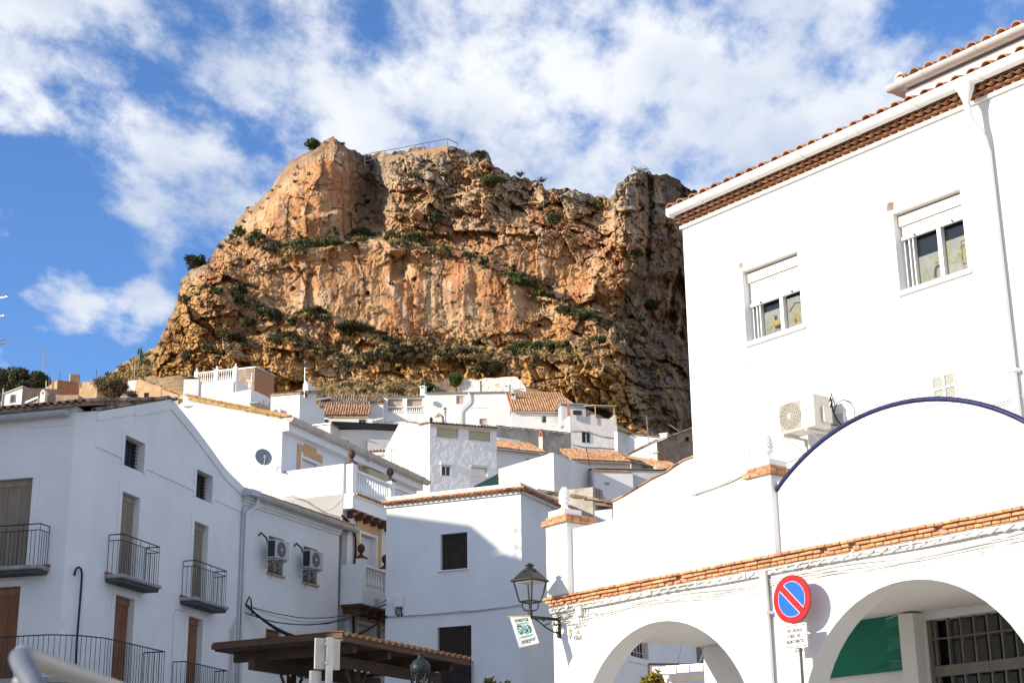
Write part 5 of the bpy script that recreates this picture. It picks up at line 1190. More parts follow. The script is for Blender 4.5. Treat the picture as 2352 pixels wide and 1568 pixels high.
    # piers with brick caps and pine cones
    def pier(u0, u1, z0, z1, o, cone_s):
        MB().box(p, u0, u1, z0, z1, -.30, o).build('pier', m_white, t)
        rng2 = random.Random(int(u0*10)); 
        for k in range(3):
            e = (.05, .10, .03)[k] if k != 0 else .045; e = (.055, .03, .005)[k]
            z = z1+h*(k+.5)
            for o_, side in ((o+e, 'f'), (None, 's')):
                if side == 'f':
                    u = u0-e+ (.0 if k % 2 == 0 else -.04)
                    while u < u1+e-.03:
                        w = min(.236 if (k % 2) else .15, u1+e-u); brick(t, Matrix.Translation(p.pt(u+w/2, z+rng2.uniform(-.004, .004), o_-.06+rng2.uniform(-.006, .006))) @ p.rot() @ Matrix.Rotation(rng2.uniform(-.03, .03), 4, 'Z'), (w-.008, .12, h-.008)); u += w
                else:
                    v = o+e-.125
                    while v > -.38:
                        w = .16; brick(t, Matrix.Translation(p.pt(u1+e-.06, z+rng2.uniform(-.004, .004), v-w/2)) @ p.rot(), (.12, w-.008, h-.008)); brick(t, Matrix.Translation(p.pt(u0-e+.06, z, v-w/2)) @ p.rot(), (.12, w-.008, h-.008)); v -= w
            MB().box(p, u0-e+.02, u1+e-.02, z-h/2, z+h/2-.002, -.28, o+e-.02).build('mortar_bed', m_mortar, t)
        zt_ = z1+3*h; uc = (u0+u1)/2; c = p.pt(uc, zt_, (o-.3)/2+.02)
        bevel(MB().box(p, uc-.19, uc+.19, zt_, zt_+.09, (o-.3)/2-.16, (o-.3)/2+.2).build('finial_base', m_whiteS, t), .01)
        pinecone(t, c+ZH_*.09, cone_s)
    u0 = p.uv(zG(718, 300))[0]; u1 = p.uv(zG(915, 300))[0]; z1 = p.uv(zG(800, 85))[1]
    cz = p.uv(zF(1025, 1255))[1]; pier(u0, u1, zt, z1, .10, max(.5, (cz-(z1+3*h+.09))/.60))
    z2 = p.uv(zI(790, 785))[1]; wI = p.uv(zI(790, 785))[0]; wI0 = p.uv(zI(645, 810))[0]; cz2 = p.uv(zI(778, 497))[1]; pier(wI0, wI, zt, z2, .10, max(.5, (cz2-(z2+3*h+.09))/.60))
    # porch behind the arches: ceiling, back wall, end
    zc_ = zl-.02; dB = 2.66
    zceil = c2[1]+c2[2]+.04
    MB().box(p, cuL, uE, zceil, zl-.05, -dB-.3, -T-.001).build('porch_ceiling', m_white, t)
    pb = p.off(-dB); ubw = pb.uv(zH(640, 900))[0]
    g = pb.rect(zH(1020, 700), zH(1605, 1090)); zgt = pb.uv(zH(1580, 652))[1]; zgb = pb.uv(zH(1600, 1032))[1]; zgt = pb.uv(zH(1400, 675))[1]; zgb = pb.uv(zH(1400, 1050))[1]
    wd = (pb.uv(zH(1690, 800))[0], gzv+1.4, uE-.2, zceil-.12)
    MB().wall(pb, [(ubw, gzv), (uE, gzv), (uE, zceil), (ubw, zceil)], [wd], .30, .22).build('porch_back_wall', m_white, t)
    MB().box(pb, pb.uv(zH(1582, 800))[0], wd[0]-.02, gzv, zceil-.03, 0, .22).build('porch_pilaster', m_white, t)
    # shop window behind bars
    MB().box(pb, wd[0], wd[2], wd[1], wd[3], -.25, -.22).build('shop_glass', m_glass, t)
    n = 30
    for k in range(n): u = wd[0]+(wd[2]-wd[0])*(k+.5)/n; MB().box(pb, u-.012, u+.012, wd[1], wd[3], -.12, -.06).build('window_bar', m_darkbar, t)
    zb = pb.uv(zH(1850, 1030))[1]
    MB().box(pb, wd[0], wd[2], zb-.07, zb+.07, -.16, -.05).build('transom', m_darkbar, t); zb2 = pb.uv(zH(1850, 810))[1]; MB().box(pb, wd[0], wd[2], zb2-.008, zb2+.008, -.055, -.04).build('transom', m_darkbar, t)
    MB().box(pb, wd[0], wd[0]+.06, wd[1], wd[3], -.14, -.04).build('jamb', m_darkbar, t)
    cable(t, [pb.pt(*pb.uv(zH(*q)), .05) for q in ((1440, 690), (1600, 640), (1800, 625), (2110, 590))], .008, m_cable)
    # conduit and cable bundles under the string course
    zcab = zt-3*h-.05; N_ = 60
    def line(dz, amp, ph, r, o, m=m_cable, uu=None, nm='cable'):
        a, b = uu or (cuL-.02, uE); pts = []
        for k in range(N_+1):
            u = a+(b-a)*k/N_; pts.append(p.pt(u, zcab+dz+amp*sin(u*2.2+ph)-abs(amp)*1.2*sin(u*1.05+ph)**2, o+.012*sin(u*3+ph)))
        cable(t, pts, r, m, nm)
    line(-.005, .010, 0, .019, .045); line(-.035, .012, .6, .016, .05); line(.01, .008, 1.9, .012, .07)
    # the lighter wires lashed round the bundle
    b = MB()
    for s in range(2):
        pts = []
        for k in range(420):
            u = cuL+(uE-cuL)*k/419; a = u*16+s*pi; pts.append(p.pt(u, zcab-.018+.033*sin(a), .055+.03*cos(a)))
        b.tube(pts, .008, 4)
    b.build('lashing_wire', m_cable, t)
    for dz, amp, ph, r in ((-.11, .03, .2, .008), (-.14, .035, 1.1, .007), (-.17, .03, 2.0, .007), (-.13, .05, 2.9, .005), (-.20, .045, 0.4, .005), (-.24, .06, 1.3, .004)): line(dz, amp, ph, r, .022)
    for k in range(12):
        u = cuL+.4+k*.9; MB().box(p, u-.01, u+.01, zcab-.25, zcab+.02, .0, .012).build('cable_clip', m_cable, t); MB().box(p, u-.015, u+.015, zcab-.05, zcab+.025, .001, .085).build('cable_clip', m_cable, t)
    # bundle turning the corner
    for k in range(4): cable(t, [p.pt(cuL+.7, zcab-.03*k-.01, .03), p.pt(cuL+.3, zcab-.035*k-.03, .035), p.pt(cuL+.02, zcab-.04*k-.05, .03), p.pt(cuL-.05, zcab-.04*k-.04, -.10), p.pt(cuL-.06, zcab-.03*k, -.5)], .010-.0012*k, m_cable, 'cable', .003)
    # downpipe
    ud, zd = p.uv(zH(612, 370)); pipe(t, [p.pt(ud+.02, zd, .07), p.pt(ud+.02, gzv, .07)], .055, m_pvc)
    for zz_ in (p.uv(zH(640, 650))[1],): MB().box(p, ud-.05, ud+.09, zz_-.02, zz_+.02, .0, .13).build('pipe_bracket', m_pvc, t)
    # small box with cables near the lamp
    x = p.rect(zG(985, 850), zG(1035, 935)); bevel(MB().box(p, x[0], x[2], x[1], x[3], 0, .09).build('junction_box', m_pvc, t), .008)
    for k in range(2): cable(t, [p.pt(x[0]+.03+.05*k, x[1], .04), p.pt(x[0]+.02+.05*k, x[1]-.1, .04), p.pt(x[0]+.05+.06*k, x[1]-.14, .03), p.pt(x[0]+.10+.06*k, x[1]-.08, .02), p.pt(x[0]+.14+.06*k, x[1]+.1, .02)], .010, m_cable)
    # street name tile panel
    s = p.rect(zG(880, 1010), zG(1030, 1180)); s = (s[0], s[1], s[2]+.02, s[3])
    tp = thing('street_name_plaque', 'white tiled street name plaque with black letters by the wall lantern', 'plaque', p.pt(s[0], s[1]))
    MB().box(p, s[0], s[2], s[1], s[3], 0.001, .012).build('plaque', m_signwhite, tp)
    W_ = s[2]-s[0]; Hh = s[3]-s[1]; um = s[0]+W_*.60
    for i, (w, f) in enumerate((('CALLE', .80), ('LAS', .52), ('POSADAS', .24))): text_mesh('lettering', w, Hh*.32, m_ink, face_M(p.pt(um, s[1]+Hh*f, .0135), p.u), tp, sx=.62 if i < 2 else .46, weight=.002)
    q = MB(); pts = [(0.05, .45), (.05, .22), (.13, .12), (.21, .22), (.21, .45)]; q.wall(p, [(s[0]+a*W_*1.1, s[1]+b*Hh*1.4+.02) for a, b in pts], (), .003, 0, .016); q.build('crest', m_inkblue, tp)
    MB().wall(p, [(s[0]+a*W_*1.1, s[1]+b*Hh*1.4+.02) for a, b in ((.04, .46), (.22, .46), (.2, .56), (.13, .52), (.06, .56))], (), .003, 0, .016).build('crest_crown', m_inkyel, tp)
    MB().wall(p, [(s[0]+a*W_*1.1, s[1]+b*Hh*1.4+.02) for a, b in ((.10, .22), (.16, .22), (.17, .40), (.09, .40))], (), .003, 0, .018).build('crest_charge', m_inkyel, tp)
    rng = random.Random(5)
    for k in range(9): u = s[0]+W_*(.06+.1*k); MB().box(p, u, u+.03, s[3]-.035+rng.uniform(-.005, .005), s[3]-.012, .012, .0145).build('border_motif', rng.choice((m_inkred, m_inkyel, m_ink)), tp)
    # green banner on the back wall
    gu0 = pb.uv(zH(1000, 1060))[0]-.35; gu1 = pb.uv(zH(1592, 850))[0]-.02
    gb = thing('green_banner', 'green banner with pale knot emblem on the wall inside the right arch', 'banner', pb.pt(gu0, zgb))
    MB().box(pb, gu0, gu1, zgb, zgt, .02, .04).build('cloth', m_green, gb)
    hc = (zgt+zgb)/2; R = (zgt-zgb)*.17; uc = gu1-R*1.55; knot(gb, pb, uc, hc, R, .042, (m_green2, m_green2), .2)
    for zz_ in (zgt-R*.75, zgb+R*.75): MB().box(pb, uc-R*1.25, uc+R*1.25, zz_-.05, zz_+.05, .0405, .042).build('emblem_bar', m_green2, gb)
    text_mesh('lettering', 'mercamayor', .13, m_green, face_M(pb.pt(uc, zgb+R*.75, .0445), pb.u), gb)
    return t, p, zt, zl, cuL, zpar, uE
def knot(t, pl, uc, zc, R, o, mats, w=.2):
    """emblem of interlaced diagonal bands"""
    b1, b2 = MB(), MB(); w *= R
    def band(b, a, c, oo):
        a = Vector(a); c = Vector(c); d = (c-a).normalized(); n = Vector((-d.y, d.x))*w*.5; q = [a-n-d*w*.5, a+n-d*w*.5, c+n+d*w*.5, c-n+d*w*.5]
        b.add([pl.pt(uc+k.x*R, zc+k.y*R, oo) if False else pl.pt(uc+k.x, zc+k.y, oo) for k in q], [(0, 3, 2, 1)])
    for s, b, oo in ((1, b1, o), (-1, b2, o+.0015)):
        for d in (-.8, 0, .8):
            a = (s*(-.9+.0)*R+d*R*.62, -.72*R); c = (s*.9*R*.6+d*R*.62, .72*R)
            band(b, a, c, oo)
    for s, b, oo in ((1, b2, o+.003), (-1, b1, o+.003)):
        band(b, (s*1.15*R, .70*R), (s*.70*R, .30*R), oo); band(b, (s*1.15*R, -.70*R), (s*.70*R, -.30*R), oo)
    b1.build('emblem', mats[0], t); b2.build('emblem', mats[1], t)
AR, AP, AZT, AZL, ACUL, AZPAR, AUE = arcade()
# ------------------------------------------------------------------ tall white building behind the arcade
def tall_building():
    p = AP.off(-3.0); uL = p.uv(zJ(215, 700))[0]; gzv = 1.0; zt = p.uv(zJ(600, 320))[1]; uR = uL+16
    t = thing('tall_building', 'tall sunlit white building with two roller shutter windows on the right', 'building', p.pt(uL, gzv))
    w1 = p.rect(zJ(625, 770), zJ(962, 1098)); w2 = p.rect(zJ(1575, 405), zJ(1995, 742))
    zs1 = p.uv(zJ(930, 632))[1]; zs2 = p.uv(zJ(1955, 238))[1]
    a0 = p.uv(zJ(588, 900))[0]; a1 = p.uv(zJ(945, 900))[0]; b0 = p.uv(zJ(1545, 600))[0]; b1 = p.uv(zJ(1975, 500))[0]
    zb = p.uv(zJ(780, 1165))[1]; zb2 = p.uv(zJ(1790, 815))[1]; zz_ = (zb+zb2)/2; ztop = (zs1+zs2)/2
    W1 = (a0, zz_, a1, ztop); W2 = (b0, zz_, b1, ztop)
    print('WIN', W1, W2, 'top', zt, 'uL', uL, p.pt(uL, 0))
    MB().wall(p, [(uL, gzv), (uR, gzv), (uR, zt), (uL, zt)], [W1, W2], 9, .22).build('wall', m_whiteS, t)
    for i, (r, sh) in enumerate(((W1, .50), (W2, .27))):
        u0, z0, u1, z1 = r; H_ = z1-z0
        f = MB(); fw_ = .05; o0, o1 = -.24, -.16
        f.box(p, u0, u0+fw_, z0, z1, o0, o1); f.box(p, u1-fw_, u1, z0, z1, o0, o1); f.box(p, u0+fw_, u1-fw_, z0, z0+fw_, o0, o1)
        for k in (.10, .17): f.box(p, u0+fw_+k*1.0-.02, u0+fw_+k-.0, z0+fw_, z1-.2, o0, o1+.02)
        um = u0+.22+(u1-u0-.22)*.47; f.box(p, um-.035, um+.035, z0+fw_, z1-.2, o0, o1+.03)
        fr = f.build('window', m_pvc, t)
        for a, c in ((u0+.20, um-.035), (um+.035, u1-fw_)):
            pn = MB().box(p, a, c, z0+fw_, z1-.2, o0, o0+.02).build('pane', m_glass, fr)
        zf_ = z0+(1-sh)*H_*.58 if i == 0 else z0+(1-sh)*H_*.62
        zf_ = z0+H_*(.40 if i == 0 else .42)
        film(fr, p, u0+.20, um-.035, z0+fw_, zf_, o0+.024, i*2); film(fr, p, um+.035, u1-fw_, z0+fw_, zf_+.10, o0+.024, i*2+1)
        MB().box(p, u0+.005, u1-.005, z1-.20*H_/1.3, z1-.04, -.20, -.10).build('shutter_box', m_blindC, t)
        zb_ = z1-.20*H_/1.3-(H_*.30 if i == 0 else H_*.14)
        blind(t, p, u0+.04, u1-.04, zb_, z1-.20*H_/1.3, -.15, m_blindW, .055, 'shutter', False); MB().box(p, u0+.03, u1-.03, zb_-.05, zb_, -.16, -.11).build('shutter_foot', m_pvc, t)
        for k in (.22, .78): MB().tube([p.pt(u0+(u1-u0)*k, zb_-.01, -.11), p.pt(u0+(u1-u0)*k+.03, zb_-.05, -.07)], .012, 5).build('shutter_stop', m_black, t)
        bevel(MB().box(p, u0-.02, u1+.06, z0-.07, z0-.001, -.05, .06).build('sill', m_whiteS, t), .012)
    # eaves: white lip, two rows of clay tile corbels, bed, gutter, roof tiles
    MB().box(p, uL-.02, uR, zt-.035, zt+.012, -.02, .06).build('eaves_lip', m_white, t)
    L = 3.1; n = int((uR-uL)/.155)
    for k in range(n):
        u = uL+.02+.155*k; M = Matrix.Translation(p.pt(u+.07, zt+.032, .0)) @ p.rot() @ Matrix.Rotation(radians(45), 4, 'Z')
        brick(t, M, (.12, .12, .036), 'dentil_brick') if k < 90 else None
        M = Matrix.Translation(p.pt(u+.13, zt+.19, .24)) @ p.rot()
        if k < 90: link('eaves_tile', tmesh(m_corbel), t, frame_M(p.pt(u+.07, zt+.130, .22), p.u, -p.n+ZH_*.02) @ Matrix.Diagonal((.80, .85, -.66, 1)))
    MB().box(p, uL-.02, uR, zt+.053, zt+.072, -.3, .13).build('eaves_bed', m_corbel, t)
    MB().box(p, uL-.03, uR, zt+.132, zt+.150, -.3, .20).build('eaves_bed', m_corbel, t)
    zg = zt+.235; og = .30
    gutter(t, p.pt(uL+.02, zg, og), p.pt(uR, zg+.03, og), .115, m_pvc, 14)
    # gutter return at the left corner
    gutter(t, p.pt(uL+.02, zg, og), p.pt(uL-.02, zg, -.6), .115, m_pvc, 0)
    up = -p.n*4.6+ZH_*1.5
    tile_roof(t, p.pt(uL+.02, zg+.00, .27), p.pt(uR, zg+.02, .27), up, m_tilenew, pitch=.27, maxn=290, bedm=m_tilenew)
    verge(t, p.pt(uL+.03, zg+.04, .27), p.pt(uL+.03, zg+.04, .27)+up, m_tilenew, s=1.2)
    # upper storey set back, with its own roof edge
    q = AP.off(-6.2); uA = q.uv(zK(850, 800))[0]; zA_ = q.uv(zK(1220, 655))[1]-.02; zsof = zA_
    print('upper', uA, zA_)
    uB = uA+9
    MB().box(q, uA+.35, uB, zt-.3, zA_-.2, -6, -.55).build('attic_wall', m_whiteS, t)
    MB().box(q, uA, uB, zA_-.28, zA_, -6.4, 0).build('attic_eaves', m_whiteS, t)
    MB().box(q, uA+.02, uB, zA_-.45, zA_-.281, -6.4, -.35).build('attic_soffit', m_whiteS, t)
    gutter(t, q.pt(uA-.25, zA_+.12, .16), q.pt(uB, zA_+.14, .16), .10, m_pvcg, 8)
    MB().hexa([q.pt(uA-.25, zA_+.04, .24), q.pt(uA+.05, zA_+.005, .1), q.pt(uA+.05, zA_+.005, -5), q.pt(uA-.2, zA_+.05, -5), q.pt(uA-.25, zA_+.13, .24), q.pt(uA+.05, zA_+.13, .1), q.pt(uA+.05, zA_+.13, -5), q.pt(uA-.2, zA_+.13, -5)]).build('gutter_end', m_pvcg, t)
    tile_roof(t, q.pt(uA+.05, zA_+.13, .12), q.pt(uB, zA_+.15, .12), -q.n*3.2+ZH_*.95, m_tilenew, pitch=.30, maxn=120, bedm=m_white)
    MB().lathe(q.pt(uA-.02, zA_+.10, .08), [(.10, 0), (.12, .08), (.09, .2), (.02, .27)], 8).build('ridge_end', m_white, t)
    # downpipe from the gutter
    ud, zd = p.uv(zK(1560, 760)); k0 = p.uv(zK(1690, 1050)); u_ = k0[0]
    b = MB(); b.lathe(p.pt(u_-.08, zg-.42, og+.02), [(.055, 0), (.06, .10), (.15, .34), (.16, .40)], 10); b.build('gutter_hopper', m_pvc, t, True)
    pipe(t, [p.pt(u_-.08, zg-.40, og+.02), p.pt(u_-.07, zg-.62, og), p.pt(u_-.02, zg-.78, og-.14), p.pt(u_, zg-.92, .12), p.pt(u_+.01, zg-1.1, .075), p.pt(u_+.01, gzv, .075)], .055, m_pvc)
    for y in (140, 640): zz2 = zd; 
    zb3 = p.uv(zI(2300, 135))[1]; MB().box(p, u_-.06, u_+.09, zb3-.025, zb3+.025, 0, .15).build('pipe_bracket', m_pvc, t)
    # vents
    v = p.rect(zI(1785, 175), zI(1930, 310)); v = (p.uv(zI(1790, 240))[0], p.uv(zI(1860, 312))[1], p.uv(zI(1925, 220))[0], p.uv(zI(1850, 160))[1])
    louvre(t, p, v); v = (p.uv(zI(1160, 430))[0], p.uv(zI(1190, 470))[1], p.uv(zI(1222, 430))[0], p.uv(zI(1190, 400))[1]); louvre(t, p, v, False)
    # holes left by anchors
    for x, y in ((572, 725), (1510, 355)):
        c = p.uv(zJ(x, y)); s = .05 if x < 1000 else .075; MB().wall(p, [(c[0]-s, c[1]-s*.8), (c[0]+s*.8, c[1]-s), (c[0]+s, c[1]+s*.7), (c[0]-s*.6, c[1]+s)], (), .004, 0, .003).build('anchor_hole', m_brown, t)
    # thin wires
    cable(t, [p.pt(*p.uv(q_), .012) for q_ in (zJ(603, 1200), zJ(590, 1215), zJ(598, 1415), zI(612, 500), zI(632, 712))], .006, m_cable)
    for k in range(4):
        cable(t, [p.pt(p.uv(q_)[0], p.uv(q_)[1]-.02*k, .02) for q_ in (zI(268, 895), zI(400, 850), zI(520, 805), zI(600, 765), zI(640, 725), zI(700, 720))], .008, m_cable if k < 3 else m_cableg, 'cable', .006)
    for k in range(3): cable(t, [p.pt(p.uv(q_)[0], p.uv(q_)[1]-.02*k, .02) for q_ in (zI(2352, 285), zI(2270, 310), zI(2120, 360), zI(1500, 560), zI(980, 640), zI(850, 700))], .008, m_cable, 'cable', .008)
    # air conditioner on the facade
    c = (p.uv(zI(860, 540))[0], p.uv(zI(905, 525))[1]); uu0 = p.uv(zI(800, 430))[0]
    a = thing('air_conditioner', 'cream air conditioner with white fan grille on the tall sunlit building', 'air conditioner', p.pt(c[0], c[1], .2))
    o_ = .58; po = p.off(o_); x0, z0 = po.uv(zI(815, 530)); x1, z1 = po.uv(zI(1025, 275)); zz0 = po.uv(zI(815, 535))[1]; hh = po.uv(zI(790, 340))[1]-zz0
    M = Matrix.Translation(po.pt((x0+x1)/2, zz0, 0)) @ p.rot(); ac_unit(a, M, abs(x1-x0), hh, .36, m_acwhite, True, -.17)
    MB().box(po, x1-.001, x1+.05, zz0+.08, zz0+.32, -.34, -.16).build('valve_cover', m_acwhite, a)
    print('AC size', x1-x0, hh)
    for pts, r in (([(1110, 400), (1130, 380), (1150, 300), (1160, 272), (1163, 310), (1140, 400), (1120, 415)], .010), ([(1150, 300), (1165, 380), (1190, 440), (1220, 475)], .012), ([(1110, 440), (1150, 470), (1200, 478)], .008), ([(1170, 400), (1190, 340), (1230, 315), (1270, 325), (1300, 370), (1307, 430)], .008)):
        cable(a, [p.pt(*p.uv(zI(*q_)), .06) for q_ in pts], r, m_cableb, 'cable')
    return t, p
m_vent = mat('vent_grey', (.50, .50, .46), rough=.6)
def louvre(t, p, v, cross=True):
    MB().box(p, v[0], v[2], v[1], v[3], .0, .006).build('vent_back', m_concrete, t); b = MB(); n = 14
    for k in range(n): z = v[1]+(v[3]-v[1])*(k+.5)/n; b.box(p, v[0], v[2], z-.004, z+.009, .006, .018)
    o = b.build('louvres', m_vent, t); w = .018; f = MB(); f.box(p, v[0]-w, v[0], v[1]-w, v[3]+w, 0, .03); f.box(p, v[2], v[2]+w, v[1]-w, v[3]+w, 0, .03); f.box(p, v[0], v[2], v[3], v[3]+w, 0, .03); f.box(p, v[0], v[2], v[1]-w, v[1], 0, .03)
    if cross: um = (v[0]+v[2])/2; zm = (v[1]+v[3])/2; f.box(p, um-w, um+w, v[1], v[3], .022, .034); f.box(p, v[0], um-w, zm-w, zm+w, .022, .034); f.box(p, um+w, v[2], zm-w, zm+w, .022, .034)
    f.build('vent_frame', m_pvc, t)
m_film = mat('translucent_window_film', (0.17, 0.185, 0.175), (0.21, 0.225, 0.21), 4, 2, .4)
m_filmy = mat('film_yellow_print', (0.22, 0.19, 0.055), (0.19, 0.18, 0.075), 12, 3, .4)
m_filmd = mat('film_navy_print', (0.02, 0.022, 0.035), rough=.4)
m_film2 = mat('film_ochre_print', (0.32, 0.23, 0.035), rough=.4)
def film(fr, p, u0, u1, z0, z1, o, k):
    """frosted film with a flat printed drawing on the lower panes"""
    MB().box(p, u0, u1, z0, z1, o, o+.003).build('window_film', m_film, fr)
    rng = random.Random(40+k); w = u1-u0; h = z1-z0; b = MB(); oo = o+.0045
    def blob(cx, cz, r, m, rz=None, sq=False):
        n = 4 if sq else 10; q = MB(); rz = rz or r; q.add([p.pt(u0+w*cx+cos(2*pi*i/n+(pi/4 if sq else 0))*r, z0+h*cz+sin(2*pi*i/n+(pi/4 if sq else 0))*rz, oo) for i in range(n)], [tuple(range(n))]); q.build('film_print', m, fr)
    def stroke(pts, r, m):
        q = MB()
        for (a, b_), (c, d) in zip(pts[:-1], pts[1:]):
            A = Vector((u0+w*a, z0+h*b_)); B = Vector((u0+w*c, z0+h*d)); n = (B-A).normalized(); n = Vector((-n.y, n.x))*r
            q.add([p.pt(*(A-n), oo+.001), p.pt(*(B-n), oo+.001), p.pt(*(B+n), oo+.001), p.pt(*(A+n), oo+.001)], [(0, 1, 2, 3)])
        q.build('film_print', m, fr)
    for i in range(9): blob(rng.uniform(.08, .92), rng.uniform(.08, .9), w*rng.uniform(.05, .12), m_filmy, h*rng.uniform(.03, .09))
    for i in range(4): stroke([(rng.uniform(.1, .9), rng.uniform(.1, .6)) for _ in range(3)], .004, m_filmy)
    if k == 0:      # seated figure in a yellow top
        blob(.62, .68, .035, m_filmd, .045); blob(.62, .48, .055, m_film2, .10); stroke([(.55, .34), (.78, .36), (.90, .30), (.88, .10)], .022, m_filmd); stroke([(.6, .3), (.82, .28)], .02, m_filmd)
    if k == 1:      # house with a roof line
        stroke([(.12, .58), (.42, .80), (.72, .76)], .010, m_filmd); blob(.45, .32, w*.20, m_filmy, h*.18, True); blob(.45, .16, w*.06, m_film2, h*.10, True); blob(.9, .8, .05, m_film2)
    if k == 2: stroke([(.98, .48), (.72, .52), (.66, .30), (.66, .22)], .022, m_filmd); stroke([(.6, .2), (.74, .19)], .008, m_filmd); blob(.5, .12, .03, m_film2)
    if k == 3:      # hand-held telephone outline
        stroke([(.62, .25), (.62, .86), (.90, .86), (.90, .25), (.62, .25)], .007, m_filmd); blob(.76, .55, w*.16, m_filmy, h*.30, True); stroke([(.56, .05), (.62, .30), (.60, .5)], .03, m_film)
TB, TP = tall_building()
_at0 = at
def at(p, Y):
    # the village climbs away from the square: depths of the hillside houses
    return _at0(p, min(Y*1.4, 168) if 55 <= Y < 135 else Y)
# ------------------------------------------------------------------ houses up the hillside
def H(name, label, P, cat='house', group=None): return thing(name, label, cat, (P.x, P.y, gz(P.x, P.y)), group)
class Block:
    """house body seen on a corner: corner edge top at pixel c (depth Y), left face running to pixel l, right face to pixel r"""
    def __init__(s, t, c, Y, azL, azR, l, r, m, mR=None, holesL=(), holesR=(), base=None, rev=.18, name='wall', flat=False):
        C = at(c, Y); s.pL = Pl(C, azL); s.pR = Pl(C, azR); s.t = t
        uL, zL = s.pL.uv(l); uR, zR = s.pR.uv(r); zC = C.z
        if flat: zL = zR = zC
        s.uL, s.uR, s.zL, s.zR, s.zC = uL, uR, zL, zR, zC
        b0 = base if base is not None else min(gz(C.x, C.y), gz(*s.pL.pt(uL, 0)[:2]), gz(*s.pR.pt(uR, 0)[:2]))-.5
        s.b0 = b0; th = .3
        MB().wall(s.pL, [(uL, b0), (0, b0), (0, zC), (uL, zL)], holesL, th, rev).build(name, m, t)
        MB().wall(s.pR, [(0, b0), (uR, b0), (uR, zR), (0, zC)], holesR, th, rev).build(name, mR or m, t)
        A, B = s.pL.pt(uL, 0), s.pR.pt(uR, 0); D = A+B-s.pL.pt(0, 0); q = (s.pL.pt(0, 0)*.96+D*.04); e = .02
        f = [s.pL.pt(0, 0)+(D-s.pL.pt(0, 0)).normalized()*.35, B+(A-B).normalized()*.3, D, A+(B-A).normalized()*.3]; zz = [zC-e, zR-e, zL+zR-zC-e, zL-e]
        MB().hexa([Vector((v.x, v.y, b0)) for v in f]+[Vector((v.x, v.y, z)) for v, z in zip(f, zz)]).build('rear_wall', mR or m, t)
    def L(s, a, b): return s.pL.rect(a, b)
    def R(s, a, b): return s.pR.rect(a, b)
def flatwall(t, P, az, pts, m, depth=4.0, holes=(), rev=.2, name='wall', base=None, o=0.0):
    """body behind an outline given in pixels on one plane; the two last points drop to the ground"""
    pl = P if isinstance(P, Pl) else Pl(P, az); uv = [pl.uv(q) for q in pts]
    b0 = base if base is not None else min(gz(*pl.pt(uv[0][0], 0)[:2]), gz(*pl.pt(uv[-1][0], 0)[:2]))-.5
    MB().wall(pl, uv+[(uv[-1][0], b0), (uv[0][0], b0)], [pl.rect(*h) if not isinstance(h[0], (int, float)) else h for h in holes], depth, rev, o).build(name, m, t)
    return pl
def eave_roof(t, pl, a, b, rise_px, Ydepth, m, o=.15, pitch=.21, bed=None, maxn=300, jit=1.0, rise=None):
    """tiled slope: eave between pixels a,b on plane pl; goes back Ydepth metres and up so that its top shows at pixel rise_px"""
    ua, za = pl.uv(a); ub, zb = pl.uv(b); A = pl.pt(ua, za, o); B = pl.pt(ub, zb, o)
    if rise is None: pz = pl.off(-Ydepth); rise = pz.uv(rise_px)[1]-max(za, zb)
    tile_roof(t, A, B, -pl.n*Ydepth+ZH_*rise, m, pitch=pitch, bedm=bed or m_tileold, maxn=maxn, jit=jit); return A, B, rise
def chimney(t, c, Y, w, h, m, cap='slab', name='chimney', base=.6, m2=None):
    P = at(c, Y); pl = Pl(P, -67)
    b = bevel(MB().box(pl, -w/2, w/2, P.z-h-base, P.z, -w, 0).build(name, m, t), .02)
    if cap == 'slab': MB().box(pl, -w/2-.06, w/2+.06, P.z+.001, P.z+.07, -w-.06, .06).build('chimney_cap', m2 or m, b)
    elif cap == 'gable':
        MB().wall(pl, [(-w/2-.03, P.z+.001), (w/2+.03, P.z+.001), (0, P.z+w*.55)], [(-w*.12, P.z+.03, w*.12, P.z+w*.22)], w+.06, .3, .03).build('chimney_cap', m2 or m, b)
    elif cap == 'box':
        for u in (-w/2+.04, w/2-.04): MB().box(pl, u-.04, u+.04, P.z+.001, P.z+.20, -w, 0).build('chimney_leg', m, b)
        MB().box(pl, -w/2-.05, w/2+.05, P.z+.2, P.z+.27, -w-.05, .05).build('chimney_cap', m2 or m, b)
    return b
def flue(t, c, Y, h, r=.09, m=None, cap=True):
    P = at(c, Y); MB().lathe(P-ZH_*h, [(r, 0), (r, h)], 10).build('flue', m or m_galv, t, True)
    if cap: MB().lathe(P+ZH_*.08, [(r*1.9, 0), (r*1.7, .04), (.01, .12)], 10).build('flue_cap', m_black, t)
def simple_win(t, pl, r, fm=m_wood, glass=None, bars=None, dep=.14, mull=1):
    w = window(t, pl, r, dep, fm=fm, mull=mull, glass=glass)
    if bars: grille(t, pl, (r[0]-.04, r[1]-.06, r[2]+.04, r[3]+.06), bars[0], bars[1], .05, m_iron, .012)
